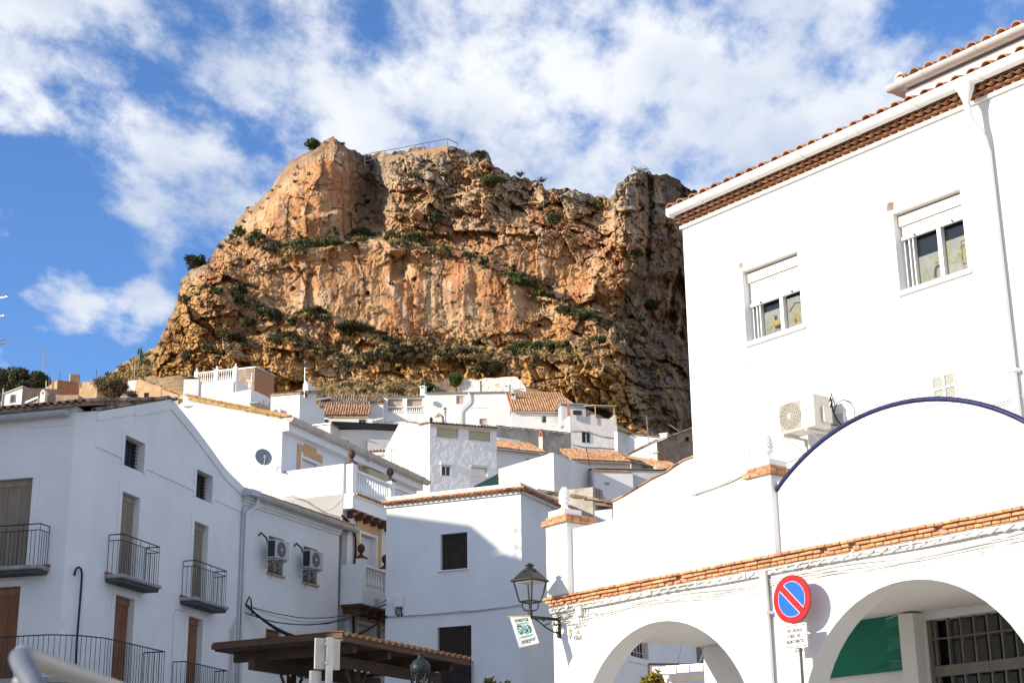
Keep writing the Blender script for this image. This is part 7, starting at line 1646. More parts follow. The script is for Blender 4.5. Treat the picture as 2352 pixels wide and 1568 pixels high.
# --- tiled houses right of the box
def g_lowtiles():
    P = at(zF(1300, 1050), 69); t = H('long_tiled_house', 'house with long bright tile roof and gutter right of the white box house', P); pl = Pl(P, 77)
    flatwall(t, pl, 0, [zF(1008, 1032), zF(1615, 1058)], m_white, 5)
    A, B, r = eave_roof(t, pl, zF(1010, 1026), zF(1612, 1050), zF(1250, 935), 3.0, m_tile, .25, .15, maxn=300); gutter(t, A+pl.n*.1-ZH_*.06, B+pl.n*.1-ZH_*.06, .075, m_gutter, 5); pipe(t, [B+pl.n*.1-ZH_*.1, B+pl.n*.1-ZH_*.9], .05, m_gutter)
    chimney(t, zF(1035, 912), 71, .42, .6, m_brickwall, 'gable', m2=m_brickwall)
    bar(t, at(zF(1210, 1110), 67), at(zF(1160, 890), 67), .03, m_black, 'mast')
    P2 = at(zF(1760, 1060), 70); t2 = H('small_tiled_house', 'small house with sloping tile roof and squat brick chimney at right', P2); p2 = Pl(P2, 70)
    flatwall(t2, p2, 0, [zF(1560, 1020), zF(1930, 1088)], m_oldgrey, 3); eave_roof(t2, p2, zF(1555, 1015), zF(1935, 1082), zF(1760, 985), 2.6, m_tile, .25, .16, maxn=200)
    MB().wall(p2, [p2.uv(q) for q in (zF(1590, 1005), zF(1595, 950), zF(1640, 945), zF(1780, 1020), zF(1760, 1050))], (), .5, 0, -1.5).build('side_gable', m_adobe, t2)
    c = Block(t2, zF(1905, 945), 67, -66, 30, zF(1862, 952), zF(1990, 948), m_cream, m_brickwall, name='chimney', base=P2.z-3); MB().box(c.pL, c.uL-.05, .1, c.zC+.01, c.zC+.08, -1.0, .06).build('chimney_cap', m_concrete, t2)
    r = p2.rect(zF(1745, 1085), zF(1800, 1110)); MB().box(p2, r[0], r[2], r[1], r[3], 0, .03).build('window', m_glass, t2)
    P3 = at(zF(1600, 1200), 63); t3 = H('corrugated_roof_house', 'pale house with corrugated roof edge behind the pine cone finial', P3); p3 = Pl(P3, 80)
    us = p3.uv(zF(1225, 1112))[0]; ue = p3.uv(zF(2060, 1128))[0]; um = p3.uv(zF(1628, 1200))[0]; zt = p3.uv(zF(1225, 1112))[1]; b0 = gz(P3.x, P3.y)-1; zt2 = p3.uv(zF(2060, 1130))[1]
    MB().wall(p3, [(us, b0), (ue, b0), (ue, zt2), (us, zt)], (), 4, 0).build('wall', m_pinkgrey, t3)
    zq = p3.uv(zF(1420, 1160))[1]; MB().box(p3, us, um, b0, zq, .001, .5).build('front_wall', m_white, t3)
    n = 14
    for k in range(n): u = us+(um-us)*k/n; MB().box(p3, u+.01, u+(um-us)/n-.01, zq+.001, zq+.06, 0, .58).build('coping_tile', m_tile if k % 3 else m_tileyel, t3)
    A = p3.pt(us, zt+.02, .15); B = p3.pt(ue, zt2+.02, .15); n = 70; bb = MB(); up = -p3.n*3.5+ZH_*.5
    bb.add([A+(B-A)*(k/n)+up*j+ZH_*(.06*(.5+.5*cos(pi*k))) for j in (0, 1) for k in range(n+1)], [(k, k+1, n+2+k, n+1+k) for k in range(n)]); bb.build('corrugated_roof', m_concrete, t3)
    r = p3.rect(zF(1335, 1270), zF(1382, 1295)); MB().box(p3, r[0], r[2], r[1], r[3], .5, .54).build('vent', m_concrete, t3)
    p4 = Pl(at(zF(2060, 1090), 66), 60); t4 = H('tiled_lean_to', 'tiled lean-to roof against the tall building at right', p4.P+ZH_*20); eave_roof(t4, p4, zF(1965, 1120), zF(2180, 1128), zF(2060, 1040), 2.2, m_tile, .1, .225, maxn=100); flatwall(t4, p4, 0, [zF(1965, 1122), zF(2180, 1130)], m_oldgrey, 2)
g_lowtiles()
# --- brown gabled house on the right
def g_brown():
    P = at(zF(1900, 830), 86); t = H('brown_gable_house', 'house with brown rendered wall and white gable under the shaded side of the crag', P)
    pL = Pl(P, -62); pR = Pl(P, 62); b0 = gz(P.x, P.y)-2
    out = [pL.uv(q) for q in (zF(1525, 1000), zF(1600, 952), zF(1900, 812))]
    MB().wall(pL, [(out[0][0], b0), (0, b0), (0, P.z+.1), out[1], out[0]], (), 5, 0).build('gable_wall', m_white, t)
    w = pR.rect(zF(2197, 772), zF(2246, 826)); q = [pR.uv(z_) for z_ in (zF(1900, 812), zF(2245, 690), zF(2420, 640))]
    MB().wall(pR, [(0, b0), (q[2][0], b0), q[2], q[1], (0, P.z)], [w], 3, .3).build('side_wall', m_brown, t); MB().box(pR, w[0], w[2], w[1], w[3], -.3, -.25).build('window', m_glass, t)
    verge(t, pL.pt(*pL.uv(zF(1520, 998)), .1), pL.pt(0, P.z+.12, .1), m_tileold, s=1.1); verge(t, pR.pt(0, P.z+.06, .1), pR.pt(q[2][0], q[2][1]+.06, .1), m_tileold, s=1.1)
    chimney(t, zF(1968, 745), 87, .6, .5, m_white, 'slab'); bar(t, at(zF(2130, 715), 86), at(zF(2030, 645), 86), .03, m_galv, 'pole')
g_brown()
# --- cream gable next to the tall building, ruin in front
def g_cream():
    P = at(zF(2000, 1300), 42); t = H('cream_gable_house', 'sunlit cream gable wall between the arcade and the tall building', P); pl = Pl(P, -40); b0 = 2
    pts = [zF(1440, 1455), zF(1560, 1395), zF(1760, 1275), zF(1850, 1220), zF(2010, 1145), zF(2090, 1085), zF(2185, 1025), zF(2255, 1000), zF(2420, 930)]
    uv = [pl.uv(q) for q in pts]; MB().wall(pl, uv+[(uv[-1][0], b0), (uv[0][0], b0)], (), 5, 0).build('gable_wall', m_cream, t)
    for a, c in zip(uv[:-1], uv[1:]): MB().wall(pl, [a, c, (c[0], c[1]+.04), (a[0], a[1]+.04)], (), 5.1, 0, .05).build('verge_slab', m_tileold, t)
    P2 = at(zF(1330, 1450), 52); t2 = H('ruined_house', 'ruined stump of wall with dark tile roof behind the pine cone finial', P2); p2 = Pl(P2, 25)
    q = [p2.uv(z_) for z_ in (zF(1232, 1440), zF(1232, 1298), zF(1280, 1310), zF(1335, 1335), zF(1340, 1400), zF(1430, 1465))]
    MB().wall(p2, q+[(q[-1][0], 3), (q[0][0], 3)], (), 1.0, 0).build('broken_wall', m_oldgrey, t2); MB().wall(p2, [p2.uv(zF(1236, 1450)), p2.uv(zF(1428, 1480)), (p2.uv(zF(1428, 1480))[0], 3), (q[0][0], 3)], (), .3, 0, .03).build('limewashed_wall', m_white, t2)
    A = at(zF(1430, 1480), 51); B = at(zF(1800, 1580), 56); tile_roof(t2, A, B, Vector((-.9, .43, .25))*2.6, m_tileold, pitch=.24, maxn=120); MB().hexa([Vector((v.x, v.y, 3)) for v in (A, B, B+Vector((-.9, .43, 0))*2, A+Vector((-.9, .43, 0))*2)]+[v-ZH_*.15 for v in (A, B, B+Vector((-.9, .43, 0))*2, A+Vector((-.9, .43, 0))*2)]).build('side_wall', m_pinkgrey, t2)
    for i, z_ in enumerate((zF(1268, 1340), zF(1300, 1350))):
        r = p2.uv(z_)
        for k in range(3): MB().box(p2, r[0]-.05, r[0]+.05, r[1]-.12*k, r[1]+.08-.12*k, .0, .02).build('hollow_brick', m_brickwall, t2)
g_cream()
# --- far left: old houses on the slope
def g_left():
    P = at(zL(283, 1250), 100); t = H('flat_white_house', 'small flat roofed white house with one window at far left', P)
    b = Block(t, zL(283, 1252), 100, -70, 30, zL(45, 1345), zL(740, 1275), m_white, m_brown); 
    r = b.L(zL(140, 1350), zL(188, 1435)); MB().box(b.pL, r[0], r[2], r[1], r[3], .002, .04).build('window', m_glass, t); frame(t, b.pL, r, .06, 0, .06, m_oldgrey, 'window_frame')
    MB().wall(b.pL, [(b.uL-.1, b.zL), (0.1, b.zC), (.1, b.zC+.14), (b.uL-.1, b.zL+.14)], (), 4, 0, .12).build('roof_edge', m_concrete, t)
    pipe(t, [b.pL.pt(b.uL, b.zL+.6, .1), b.pL.pt(b.uL, b.b0, .1)], .07, m_concrete, 'corner_pipe')
    P = at(zL(420, 1440), 92); t = H('lean_to', 'lean-to with pale curtain and sloping metal roof at far left', P, 'shed'); p = Pl(P, -72); a = p.uv(zL(335, 1440)); c = p.uv(zL(492, 1372))
    MB().hexa([p.pt(a[0], a[1]-.1, .2), p.pt(c[0], c[1]-.1, .2), p.pt(c[0], c[1]-.1, -2), p.pt(a[0], a[1]-.1, -2), p.pt(a[0], a[1], .2), p.pt(c[0], c[1], .2), p.pt(c[0], c[1], -2), p.pt(a[0], a[1], -2)]).build('roof', m_galv, t)
    n = 9; bb = MB()
    for k in range(n): u = a[0]+.1+(c[0]-a[0]-.2)*k/n; bb.box(p, u, u+(c[0]-a[0])/n*.9, a[1]-4, a[1]-.15+(c[1]-a[1])*k/n, -.2+.05*(k % 2), -.1+.05*(k % 2))
    bb.build('curtain', m_canvas, t); bar(t, p.pt(c[0], a[1]-4, .1), p.pt(c[0], c[1], .1), .06, m_adobe, 'post')
    MB().box(p, c[0]+.1, c[0]+.8, a[1]-4, c[1]+.1, -2, 0).build('side_wall', m_adobe, t)
    P = at(zL(780, 1420), 88); t = H('brown_wall_house', 'low brown walled house with pointed chimney at far left', P); p = Pl(P, -80)
    flatwall(t, p, 0, [zL(575, 1352), zL(725, 1345), zL(982, 1345)], m_brown, 3)
    u0 = p.uv(zL(535, 1400))[0]; u1 = p.uv(zL(598, 1400))[0]; zt = p.uv(zL(575, 1330))[1]; z1 = p.uv(zL(578, 1290))[1]
    MB().wall(p, [(u0, P.z-4), (u1, P.z-4), (u1, zt), ((u0+u1)/2, z1), (u0, zt)], [(u0+.15, zt-.15, u1-.12, zt+.02)], .7, .3, .5).build('chimney', m_cream, t)
    P = at(zL(860, 1230), 126); t = H('brick_ruin', 'roofless brick ruin on the skyline at left', P, 'ruin'); b = Block(t, zL(722, 1158), 126, -66, 62, zL(562, 1265), zL(1002, 1188), m_adobe, m_brickwall, flat=False)
    MB().box(b.pR, b.uR*.55, b.uR, b.zR, b.zR+.9, -.4, -.05).build('wall_stump', m_adobe, t)
    P = at(zL(1100, 1260), 128); t = H('earth_ruin', 'crumbling earth wall left of the thicket', P, 'ruin'); p = Pl(P, -82); pts = [zL(1000, 1190), zL(1060, 1180), zL(1100, 1188), zL(1160, 1175), zL(1225, 1182)]; flatwall(t, p, 0, pts, m_adobe, 2)
    P = at(zL(1720, 1250), 108); t = H('adobe_house', 'adobe house with one dark window left below the crag', P)
    pL = Pl(at(zL(2020, 1250), 106), -76); w = pL.rect(zL(1806, 1320), zL(1866, 1395)); pts = [zL(1700, 1190), zL(1725, 1160), zL(1745, 1145), zL(1800, 1165), zL(1900, 1205), zL(2022, 1245)]
    flatwall(t, pL, 0, pts, m_adobe, 4, [w], .3); MB().box(pL, w[0], w[2], w[1], w[3], -.3, -.25).build('window', m_glass, t); MB().box(pL, (w[0]+w[2])/2-.03, (w[0]+w[2])/2+.03, w[1], w[3], -.25, -.2).build('window_bar', m_wood, t)
    pG = pL.off(-.6); flatwall(t, pG, 0, [zL(1605, 1165), zL(1715, 1160)], m_pinkgrey, 2)
    A = pL.pt(*pL.uv(zL(2195, 1300)), .2); uvs = [pL.uv(z_) for z_ in (zL(1750, 1142), zL(2022, 1240))]
    A = pL.pt(uvs[1][0], uvs[1][1]+.02, .1); B = pL.pt(uvs[0][0], uvs[0][1]+.02, .1); tile_roof(t, pL.pt(uvs[1][0], uvs[1][1]+.05, -3.6), pL.pt(uvs[1][0], uvs[1][1]+.05, .15), B-A, m_tileold, pitch=.24, maxn=200)
    p2 = Pl(at(zL(2120, 1330), 104), -76); flatwall(t, p2, 0, [zL(2030, 1270), zL(2195, 1330), zL(2240, 1340)], m_adobe, 3); q = [p2.uv(z_) for z_ in (zL(2030, 1262), zL(2260, 1330))]; tile_roof(t, p2.pt(q[1][0], q[1][1]+.05, -3), p2.pt(q[1][0], q[1][1]+.05, .15), p2.pt(*q[0])-p2.pt(*q[1]), m_tile, pitch=.24, maxn=120)
    P = at(zL(1550, 1400), 64); t = thing('chimney', 'small cream gabled chimney above the corner house roof', 'chimney', P-ZH_*1.0); p = Pl(P, -70); u0 = p.uv(zL(1500, 1400))[0]; u1 = p.uv(zL(1598, 1400))[0]; zt = p.uv(zL(1550, 1380))[1]; z1 = p.uv(zL(1548, 1335))[1]
    MB().box(p, u0, u1, zt-3.5, zt-.02, -.8, 0).build('stack', m_cream, t); MB().wall(p, [(u0-.03, zt), (u1+.03, zt), ((u0+u1)/2, z1)], [((u0+u1)/2-.06, zt+.04, (u0+u1)/2+.1, zt+.2)], .85, .4, .03).build('hood', m_oldgrey, t)
    # poles and fence on the slope
    P = at(zL(1690, 1150), 118); l = thing('lamp_post', 'street lamp post with solar panel on the slope left of the crag', 'lamp post', P); q = at(zL(1700, 865), 118); bar(l, P-ZH_*2, q, .05, m_concrete, 'pole', False); MB().tube([q+Vector((-.4, 0, .03)), q+Vector((.3, 0, .12))], [.07, .04], 6).build('head', m_concrete, l); MB().hexa([q+Vector(v) for v in ((.2, -.1, .3), (.45, -.1, .2), (.45, .1, .2), (.2, .1, .3), (.25, -.1, .9), (.55, -.1, .8), (.55, .1, .8), (.25, .1, .9))]).build('panel', m_black, l)
    P = at(zL(1760, 895), 160); n = thing('green_net_fence', 'green sports netting behind the brow of the hill', 'fence', P); a = at(zL(1752, 900), 165); b_ = at(zL(1766, 748), 165); c_ = at(zL(1810, 880), 168); d_ = at(zL(1770, 755), 168)
    bar(n, a-ZH_*1, b_, .09, m_awning, 'post', False); MB().hexa([a, c_, c_+Vector((0, .05, 0)), a+Vector((0, .05, 0)), b_, d_, d_+Vector((0, .05, 0)), b_+Vector((0, .05, 0))]).build('net', m_awning, n)
    for x, y0, y1, lab in ((1208, 1030, 1150, 'thin dark pole on the skyline left of the crag'), (750, 1055, 1150, 'thin pole beside the brick ruin'), (995, 1085, 1135, 'thin rod at the right end of the brick ruin'), (620, 1130, 1200, 'short rod left of the brick ruin'), (582, 1165, 1235, 'pale short post left of the brick ruin')):
        P = at(zL(x, y1), 130); o = thing('pole', lab, 'pole', P); bar(o, P-ZH_*1, at(zL(x, y0), 130), .05, m_black if x > 600 else m_cream, 'shaft', False)
    P = at(zL(545, 1085), 420); py_ = thing('electricity_pylon', 'small lattice electricity pylon far away on the hill', 'pylon', P-ZH_*12); T_ = at(zL(563, 752), 420); base = at(zL(545, 1120), 420)
    for s in (-1, 1):
        for s2 in (-1, 1): bar(py_, base+Vector((s*.35, s2*.35, -14)), T_+Vector((s*.10, s2*.10, 0)), .045, m_concrete, 'leg')
    hgt = T_.z-base.z
    for k in range(9): f = k/9; A = base.lerp(T_, f); B = base.lerp(T_, f+.11); w = .33-.22*f; bar(py_, A+Vector((-w, 0, 0)), B+Vector((w, 0, 0)), .03, m_concrete, 'brace'); bar(py_, A+Vector((w, 0, 0)), B+Vector((-w, 0, 0)), .03, m_concrete, 'brace')
    c = at(zL(560, 805), 420); bar(py_, c+Vector((-.9, 0, -.08)), c+Vector((.9, 0, .08)), .06, m_concrete, 'crossarm')
    for dx in (-.85, .85): bar(py_, c+Vector((dx, 0, 0)), c+Vector((dx, 0, .45)), .06, m_concrete, 'insulator')
    for a, b_ in (((-60, 540), (525, 790)), ((-60, 560), (560, 750)), ((600, 800), (900, 1130)), ((600, 870), (850, 1130))): cable(py_, sag(at(zL(*a), 420), at(zL(*b_), 420), 1.0, 8), .022, m_cableg, 'power_line')
g_left()
# --- railing and platform on the summit
def summit():
    pts = [(838, 356), (862, 350), (885, 346), (915, 341), (955, 333), (985, 327), (1028, 319)]
    Yd = 205; P = at(pts[0], Yd); t = thing('viewpoint_railing', 'metal viewpoint railing along the summit of the crag', 'railing', P)
    top = [at(q, Yd) for q in pts]; e = at((1051, 330), Yd+1.5); f2 = at((1051, 342), Yd+1.5)
    low = [v-ZH_*1.0 for v in top]
    m_r = mat('weathered_steel_railing', (.16, .17, .19), rough=.6)
    for k in range(len(top)-1):
        bar(t, top[k], top[k+1], .055, m_r, 'top_rail'); bar(t, low[k], low[k+1], .035, m_r, 'bottom_rail'); bar(t, low[k]-ZH_*.5, top[k], .05, m_r, 'post')
        MB().add([low[k]+ZH_*.08, low[k+1]+ZH_*.08, top[k+1]-ZH_*.08, top[k]-ZH_*.08], [(0, 1, 2, 3)]) if False else None
    bar(t, low[-1]-ZH_*.5, top[-1], .06, m_r, 'post'); bar(t, top[-1], e, .055, m_r, 'top_rail'); bar(t, low[-1], f2, .035, m_r, 'bottom_rail'); bar(t, f2-ZH_*.6, e, .05, m_r, 'post')
    b = MB(); b.hexa([low[2]+Vector((0, -.2, -1.6)), low[-1]+Vector((0, -.2, -1.6)), low[-1]+Vector((0, 3, -1.6)), low[2]+Vector((0, 3, -1.6)), low[2]+Vector((0, -.2, -.08)), low[-1]+Vector((0, -.2, -.08)), low[-1]+Vector((0, 3, -.08)), low[2]+Vector((0, 3, -.08))]); b.build('platform', m_adobe, t)
summit()
at = _at0
# ------------------------------------------------------------------ street things
def vert_at(p, Q):
    d = px_dir(*p); k = sqrt((Q.x-CAM.x)**2+(Q.y-CAM.y)**2)/sqrt(d.x**2+d.y**2); return CAM+d*k
def az_line(a, b):
    n = px_dir(*a).cross(px_dir(*b)); d = n.cross(ZH_).normalized(); d = -d if d.y < 0 else d; return math.degrees(atan2(d.x, d.y))
def sqlathe(b, c, prof, rot, seg=4):
    c = Vector(c); vs = []
    for r, z in prof: vs += [c+Vector((cos(2*pi*k/seg+rot)*r, sin(2*pi*k/seg+rot)*r, z)) for k in range(seg)]
    n = len(prof); b.add(vs, [(i*seg+k, i*seg+(k+1) % seg, (i+1)*seg+(k+1) % seg, (i+1)*seg+k) for i in range(n-1) for k in range(seg)]+[tuple(range(seg-1, -1, -1)), tuple(range((n-1)*seg, n*seg))]); return b
def wall_lantern():
    W0 = AP.hit(zG(800, 962)); uW = AP.uv(zG(800, 962))[0]; d = px_dir(*zG(522, 930)); n = AP.u
    L0 = CAM+d*((W0-CAM).dot(n)/d.dot(n)); zz_ = lambda y, x=526: vert_at(zG(x, y), L0).z
    B0 = Vector((L0.x, L0.y, 0)); t = thing('wall_lantern', 'black wall lantern on a scrolled bracket at the arcade corner', 'lantern', W0)
    P = lambda z: B0+ZH_*z; rot = atan2(-L0.y, -L0.x)+.12
    arm_z = zz_(945)
    R = (vert_at(zG(700, 605), L0)-vert_at(zG(360, 605), L0)).length/2; zE, zB_, zR = zz_(604), zz_(800), zz_(515)
    sqlathe(MB(), P(0), [(R, zE), (R*1.0, zE+.012), (R*.50, zR), (R*.46, zR+.004)], rot).build('lantern_roof', m_lampblk, t)
    MB().lathe(P(0), [(R*.44, zR), (R*.36, zR+.03), (R*.20, zz_(475)-.01), (R*.15, zz_(470)), (R*.28, zz_(462)), (R*.28, zz_(455)), (R*.12, zz_(448)), (R*.10, zz_(438)), (.005, zz_(435))], 14).build('lantern_cap', m_lampblk, t, True)
    r2 = R*.60; fr = MB()
    for k in range(4):
        a = rot+k*pi/2; a2 = a+pi/2; q = lambda r, z, an: P(z)+Vector((cos(an)*r, sin(an)*r, 0))
        fr.tube([q(R*.93, zE, a), q(r2, zB_, a)], .013, 4); fr.tube([q(R*.93, zE-.005, a), q(R*.93, zE-.005, a2)], .013, 4); fr.tube([q(r2, zB_, a), q(r2, zB_, a2)], .014, 4)
        MB().lathe(q(R*1.02, zE-.02, a), [(.012, 0), (.014, .02), (.004, .04)], 6).build('corner_knob', m_lampblk, t)
    fr.build('lantern_frame', m_lampblk, t)
    sqlathe(MB(), P(0), [(R*.80, zE-.03), (R*.80, zE-.012)], rot).build('reflector', m_lampglass, t)
    pz = zz_(930); b = MB(); b.tube([P(zz_(960)), P(zz_(880))], .032, 8); b.tube([P(zz_(880)), P(zB_-.01)], .018, 8)
    for k in range(4):
        a = rot+k*pi/2; b.tube([P(zz_(885))+Vector((cos(a)*f*r2, sin(a)*f*r2, h)) for f, h in ((.08, 0), (.55, .01), (.75, .06), (.70, zB_-zz_(885)-.01))], .011, 5)
    b.build('stem', m_lampblk, t)
    A = P(arm_z); Bw = AP.pt(uW, W0.z-.01, .02); MB().tube([A, Bw], .026, 6).build('arm', m_lampblk, t)
    zlow = AP.uv(zG(795, 1110))[1]; MB().box(AP, uW-.02, uW+.02, zlow-.05, W0.z+.05, .001, .03).build('wall_plate', m_lampblk, t)
    ex = A-Bw; sc = MB(); q = lambda f, dz: Bw+ex*f+ZH_*dz; H_ = W0.z-zlow
    sc.tube([q(.85, -.02), q(.70, -H_*.25), q(.45, -H_*.60), q(.20, -H_*.82), q(.04, -H_*.88)], .012, 5); sc.tube([q(.0, -.05), q(.12, -.10), q(.2, -H_*.2), q(.17, -H_*.4), q(.08, -H_*.42), q(.1, -H_*.3)], .009, 5)
    sc.tube([q(.62, -.02), q(.6, -H_*.12), q(.55, -H_*.16), q(.5, -H_*.10)], .008, 5); sc.tube([q(.25, -H_*.22), q(.45, -H_*.40), q(.52, -H_*.42)], .008, 5)
    sc.tube([q(.04+.07*(1-k/16)*cos(k*.75), -H_*.92+.10*(1-k/16)*sin(k*.75)) for k in range(16)], .008, 5); sc.build('scrollwork', m_lampblk, t)
    # banner on its stick, tied under the lantern
    tb = thing('market_banner', 'white cloth banner with teal knot emblem hanging under the wall lantern', 'banner', P(arm_z-.9)); Yb = L0.y-.03
    c = [at(zG(*q), y) for q, y in (((325, 935), Yb), ((517, 935), Yb), ((605, 1187), Yb-.06), ((415, 1231), Yb-.10))]
    def S(u, v, o=0.0):    # u across, v down
        p = (c[0]*(1-u)+c[1]*u)*(1-v)+(c[3]*(1-u)+c[2]*u)*v; return p+Vector((0, -1, 0))*(.010*sin(u*5+v*3)*v+o)
    b = MB(); n = 10; vs = [S(i/n, j/n, .002 if k else -.002) for k in (0, 1) for j in range(n+1) for i in range(n+1)]; m_ = (n+1)**2; fs = []
    for j in range(n):
        for i in range(n): a = j*(n+1)+i; fs += [(a, a+1, a+n+2, a+n+1), (m_+a, m_+a+n+1, m_+a+n+2, m_+a+1)]
    for i in range(n): fs += [(i, m_+i, m_+i+1, i+1), (n*(n+1)+i, n*(n+1)+i+1, m_+n*(n+1)+i+1, m_+n*(n+1)+i), (i*(n+1), (i+1)*(n+1), m_+(i+1)*(n+1), m_+i*(n+1)), (i*(n+1)+n, m_+i*(n+1)+n, m_+(i+1)*(n+1)+n, (i+1)*(n+1)+n)]
    b.add(vs, fs); b.build('cloth', m_canvas, tb); MB().tube([at(zG(306, 942), Yb), at(zG(520, 934), Yb)], .010, 6).build('stick', m_straw, tb)
    def pr(u, v): return S(u, v, .0045)
    def stripe(u0, u1, v0, v1, m, sk=0.0, nm='print_bar'): q = MB(); q.add([pr(u0, v1+sk), pr(u1, v1-sk), pr(u1, v0-sk), pr(u0, v0+sk)], [(0, 1, 2, 3)]); q.build(nm, m, tb)
    stripe(.20, .84, .235, .272, m_inkteal, .022); stripe(.22, .88, .665, .70, m_inkteal, .022)
    def word(w, u, v, size, nm='lettering'):
        me0 = text_mesh(nm, w, 1.0, m_ink, Matrix.Identity(4), None, depth=0.0, weight=.012); me = me0.data; bpy.data.objects.remove(me0); q = MB()
        q.add([pr(u+co.co.x*size*.62, v-co.co.y*size*.62*.80-co.co.x*size*.02-co.co.x*size*.025) for co in me.vertices], [tuple(p_.vertices) for p_ in me.polygons]); q.build(nm, m_ink, tb)
    word('merca', .52, .125, .44); word('mayor', .56, .83, .44)
    # interlaced emblem
    def band(u0, v0, u1, v1, w, m, o): 
        d = Vector((u1-u0, (v1-v0)*1.35)).normalized(); nn = Vector((-d.y, d.x/1.35))*w; q = MB(); f = lambda u, v: S(u, v, .004+o); q.add([f(u0-nn.x, v0-nn.y), f(u1-nn.x, v1-nn.y), f(u1+nn.x, v1+nn.y), f(u0+nn.x, v0+nn.y)], [(0, 1, 2, 3)]); q.build('emblem', m, tb)
    mt, md = m_inkteal, m_inkdark; w = .030
    for k, (u0, v0, u1, v1, m, o) in enumerate(((.20, .36, .50, .58, mt, .001), (.36, .31, .66, .53, md, .001), (.52, .31, .82, .53, mt, .001), (.50, .36, .22, .58, mt, .002), (.66, .33, .36, .58, mt, .002), (.82, .36, .52, .58, md, .002), (.20, .36, .30, .31, md, .003), (.30, .31, .36, .37, md, .003), (.70, .31, .82, .37, md, .003), (.82, .37, .82, .52, md, .003), (.20, .37, .21, .52, mt, .003), (.21, .52, .30, .60, md, .003), (.30, .60, .38, .53, md, .003), (.62, .60, .70, .53, mt, .003), (.52, .58, .60, .62, mt, .003), (.72, .59, .82, .52, md, .003))): band(u0, v0, u1, v1, w, m, o*.4)
wall_lantern()
def no_parking():
    p = AP.off(.30); S = SIGN_P; u0, z0 = p.uv(zH(785, 555)); R = .30
    t = thing('no_parking_sign', 'round red and blue no parking sign with time plate in front of the arcade', 'sign', p.pt(u0, 1.0))
    def disc(r, o0, o1, m, nm, seg=48):
        b = MB(); vs = [p.pt(u0+cos(2*pi*k/seg)*r, z0+sin(2*pi*k/seg)*r, o) for o in (o0, o1) for k in range(seg)]; b.add(vs, [tuple(range(seg-1, -1, -1)), tuple(range(seg, 2*seg))]+[(k, (k+1) % seg, seg+(k+1) % seg, seg+k) for k in range(seg)]); return b.build(nm, m, t)
    disc(R, -.03, .0, m_signred, 'disc'); disc(R*.735, .0005, .0015, m_signwhite, 'inner_line'); 
    # two blue fields either side of the diagonal bar
    for s in (0, 1):
        b = MB(); hw = .050; r = R*.72; th = math.asin(hw/r); a0 = radians(-45)+th+s*pi; a1 = radians(-45)+pi-th+s*pi; vs = [p.pt(u0+cos(a0+(a1-a0)*k/24)*r, z0+sin(a0+(a1-a0)*k/24)*r, .0025) for k in range(25)]; b.add(vs, [tuple(range(25))]); b.build('blue_field', m_signblue, t)
    b = MB(); r = R*.74; hw = .043; d = Vector((cos(radians(-45)), sin(radians(-45)))); n = Vector((-d.y, d.x)); q = [d*-r-n*hw, d*r-n*hw, d*r+n*hw, d*-r+n*hw]; b.add([p.pt(u0+v.x, z0+v.y, .0022) for v in q], [(0, 1, 2, 3)]); b.build('diagonal_bar', m_signred, t)
    r_ = p.rect(zH(728, 720), zH(888, 882)); um = (r_[0]+r_[2])/2; za = p.uv(zH(808, 722))[1]; zb = p.uv(zH(808, 886))[1]; hw = (p.uv(zH(888, 800))[0]-p.uv(zH(728, 800))[0])/2; um = (p.uv(zH(888, 800))[0]+p.uv(zH(728, 800))[0])/2
    MB().box(p, um-hw, um+hw, zb, za, -.02, -.002).build('time_plate', m_signwhite, t)
    fr = MB(); e = .014; w = .009
    for a in ((um-hw+e, um+hw-e, zb+e, zb+e+w), (um-hw+e, um+hw-e, za-e-w, za-e), (um-hw+e, um-hw+e+w, zb+e+w, za-e-w), (um+hw-e-w, um+hw-e, zb+e+w, za-e-w)): fr.box(p, *a, -.002, -.0005)
    fr.build('plate_border', m_ink, t)
    for k, (s, sc) in enumerate((('DIAS LABORALES', .60), ('DE 08:00 A 14:00 H.', .52), ('(MAXIMO 30 MINUTOS)', .50))): text_mesh('lettering', s, .062, m_ink, face_M(p.pt(um, za-(za-zb)*(.27+.23*k), -.0012), p.u), t, sx=sc*hw/.19*.86, depth=.0005, weight=.0022)
    MB().box(p, u0-.04, u0+.04, 1.0, z0+.05, -.09, -.035).build('post', m_galv, t)
    for zz_ in (za+.02, zb-.02, za-.05, zb+.05): MB().box(p, u0-.05, u0+.05, zz_-.012, zz_+.012, -.095, -.02).build('clamp', m_galv, t)
no_parking()
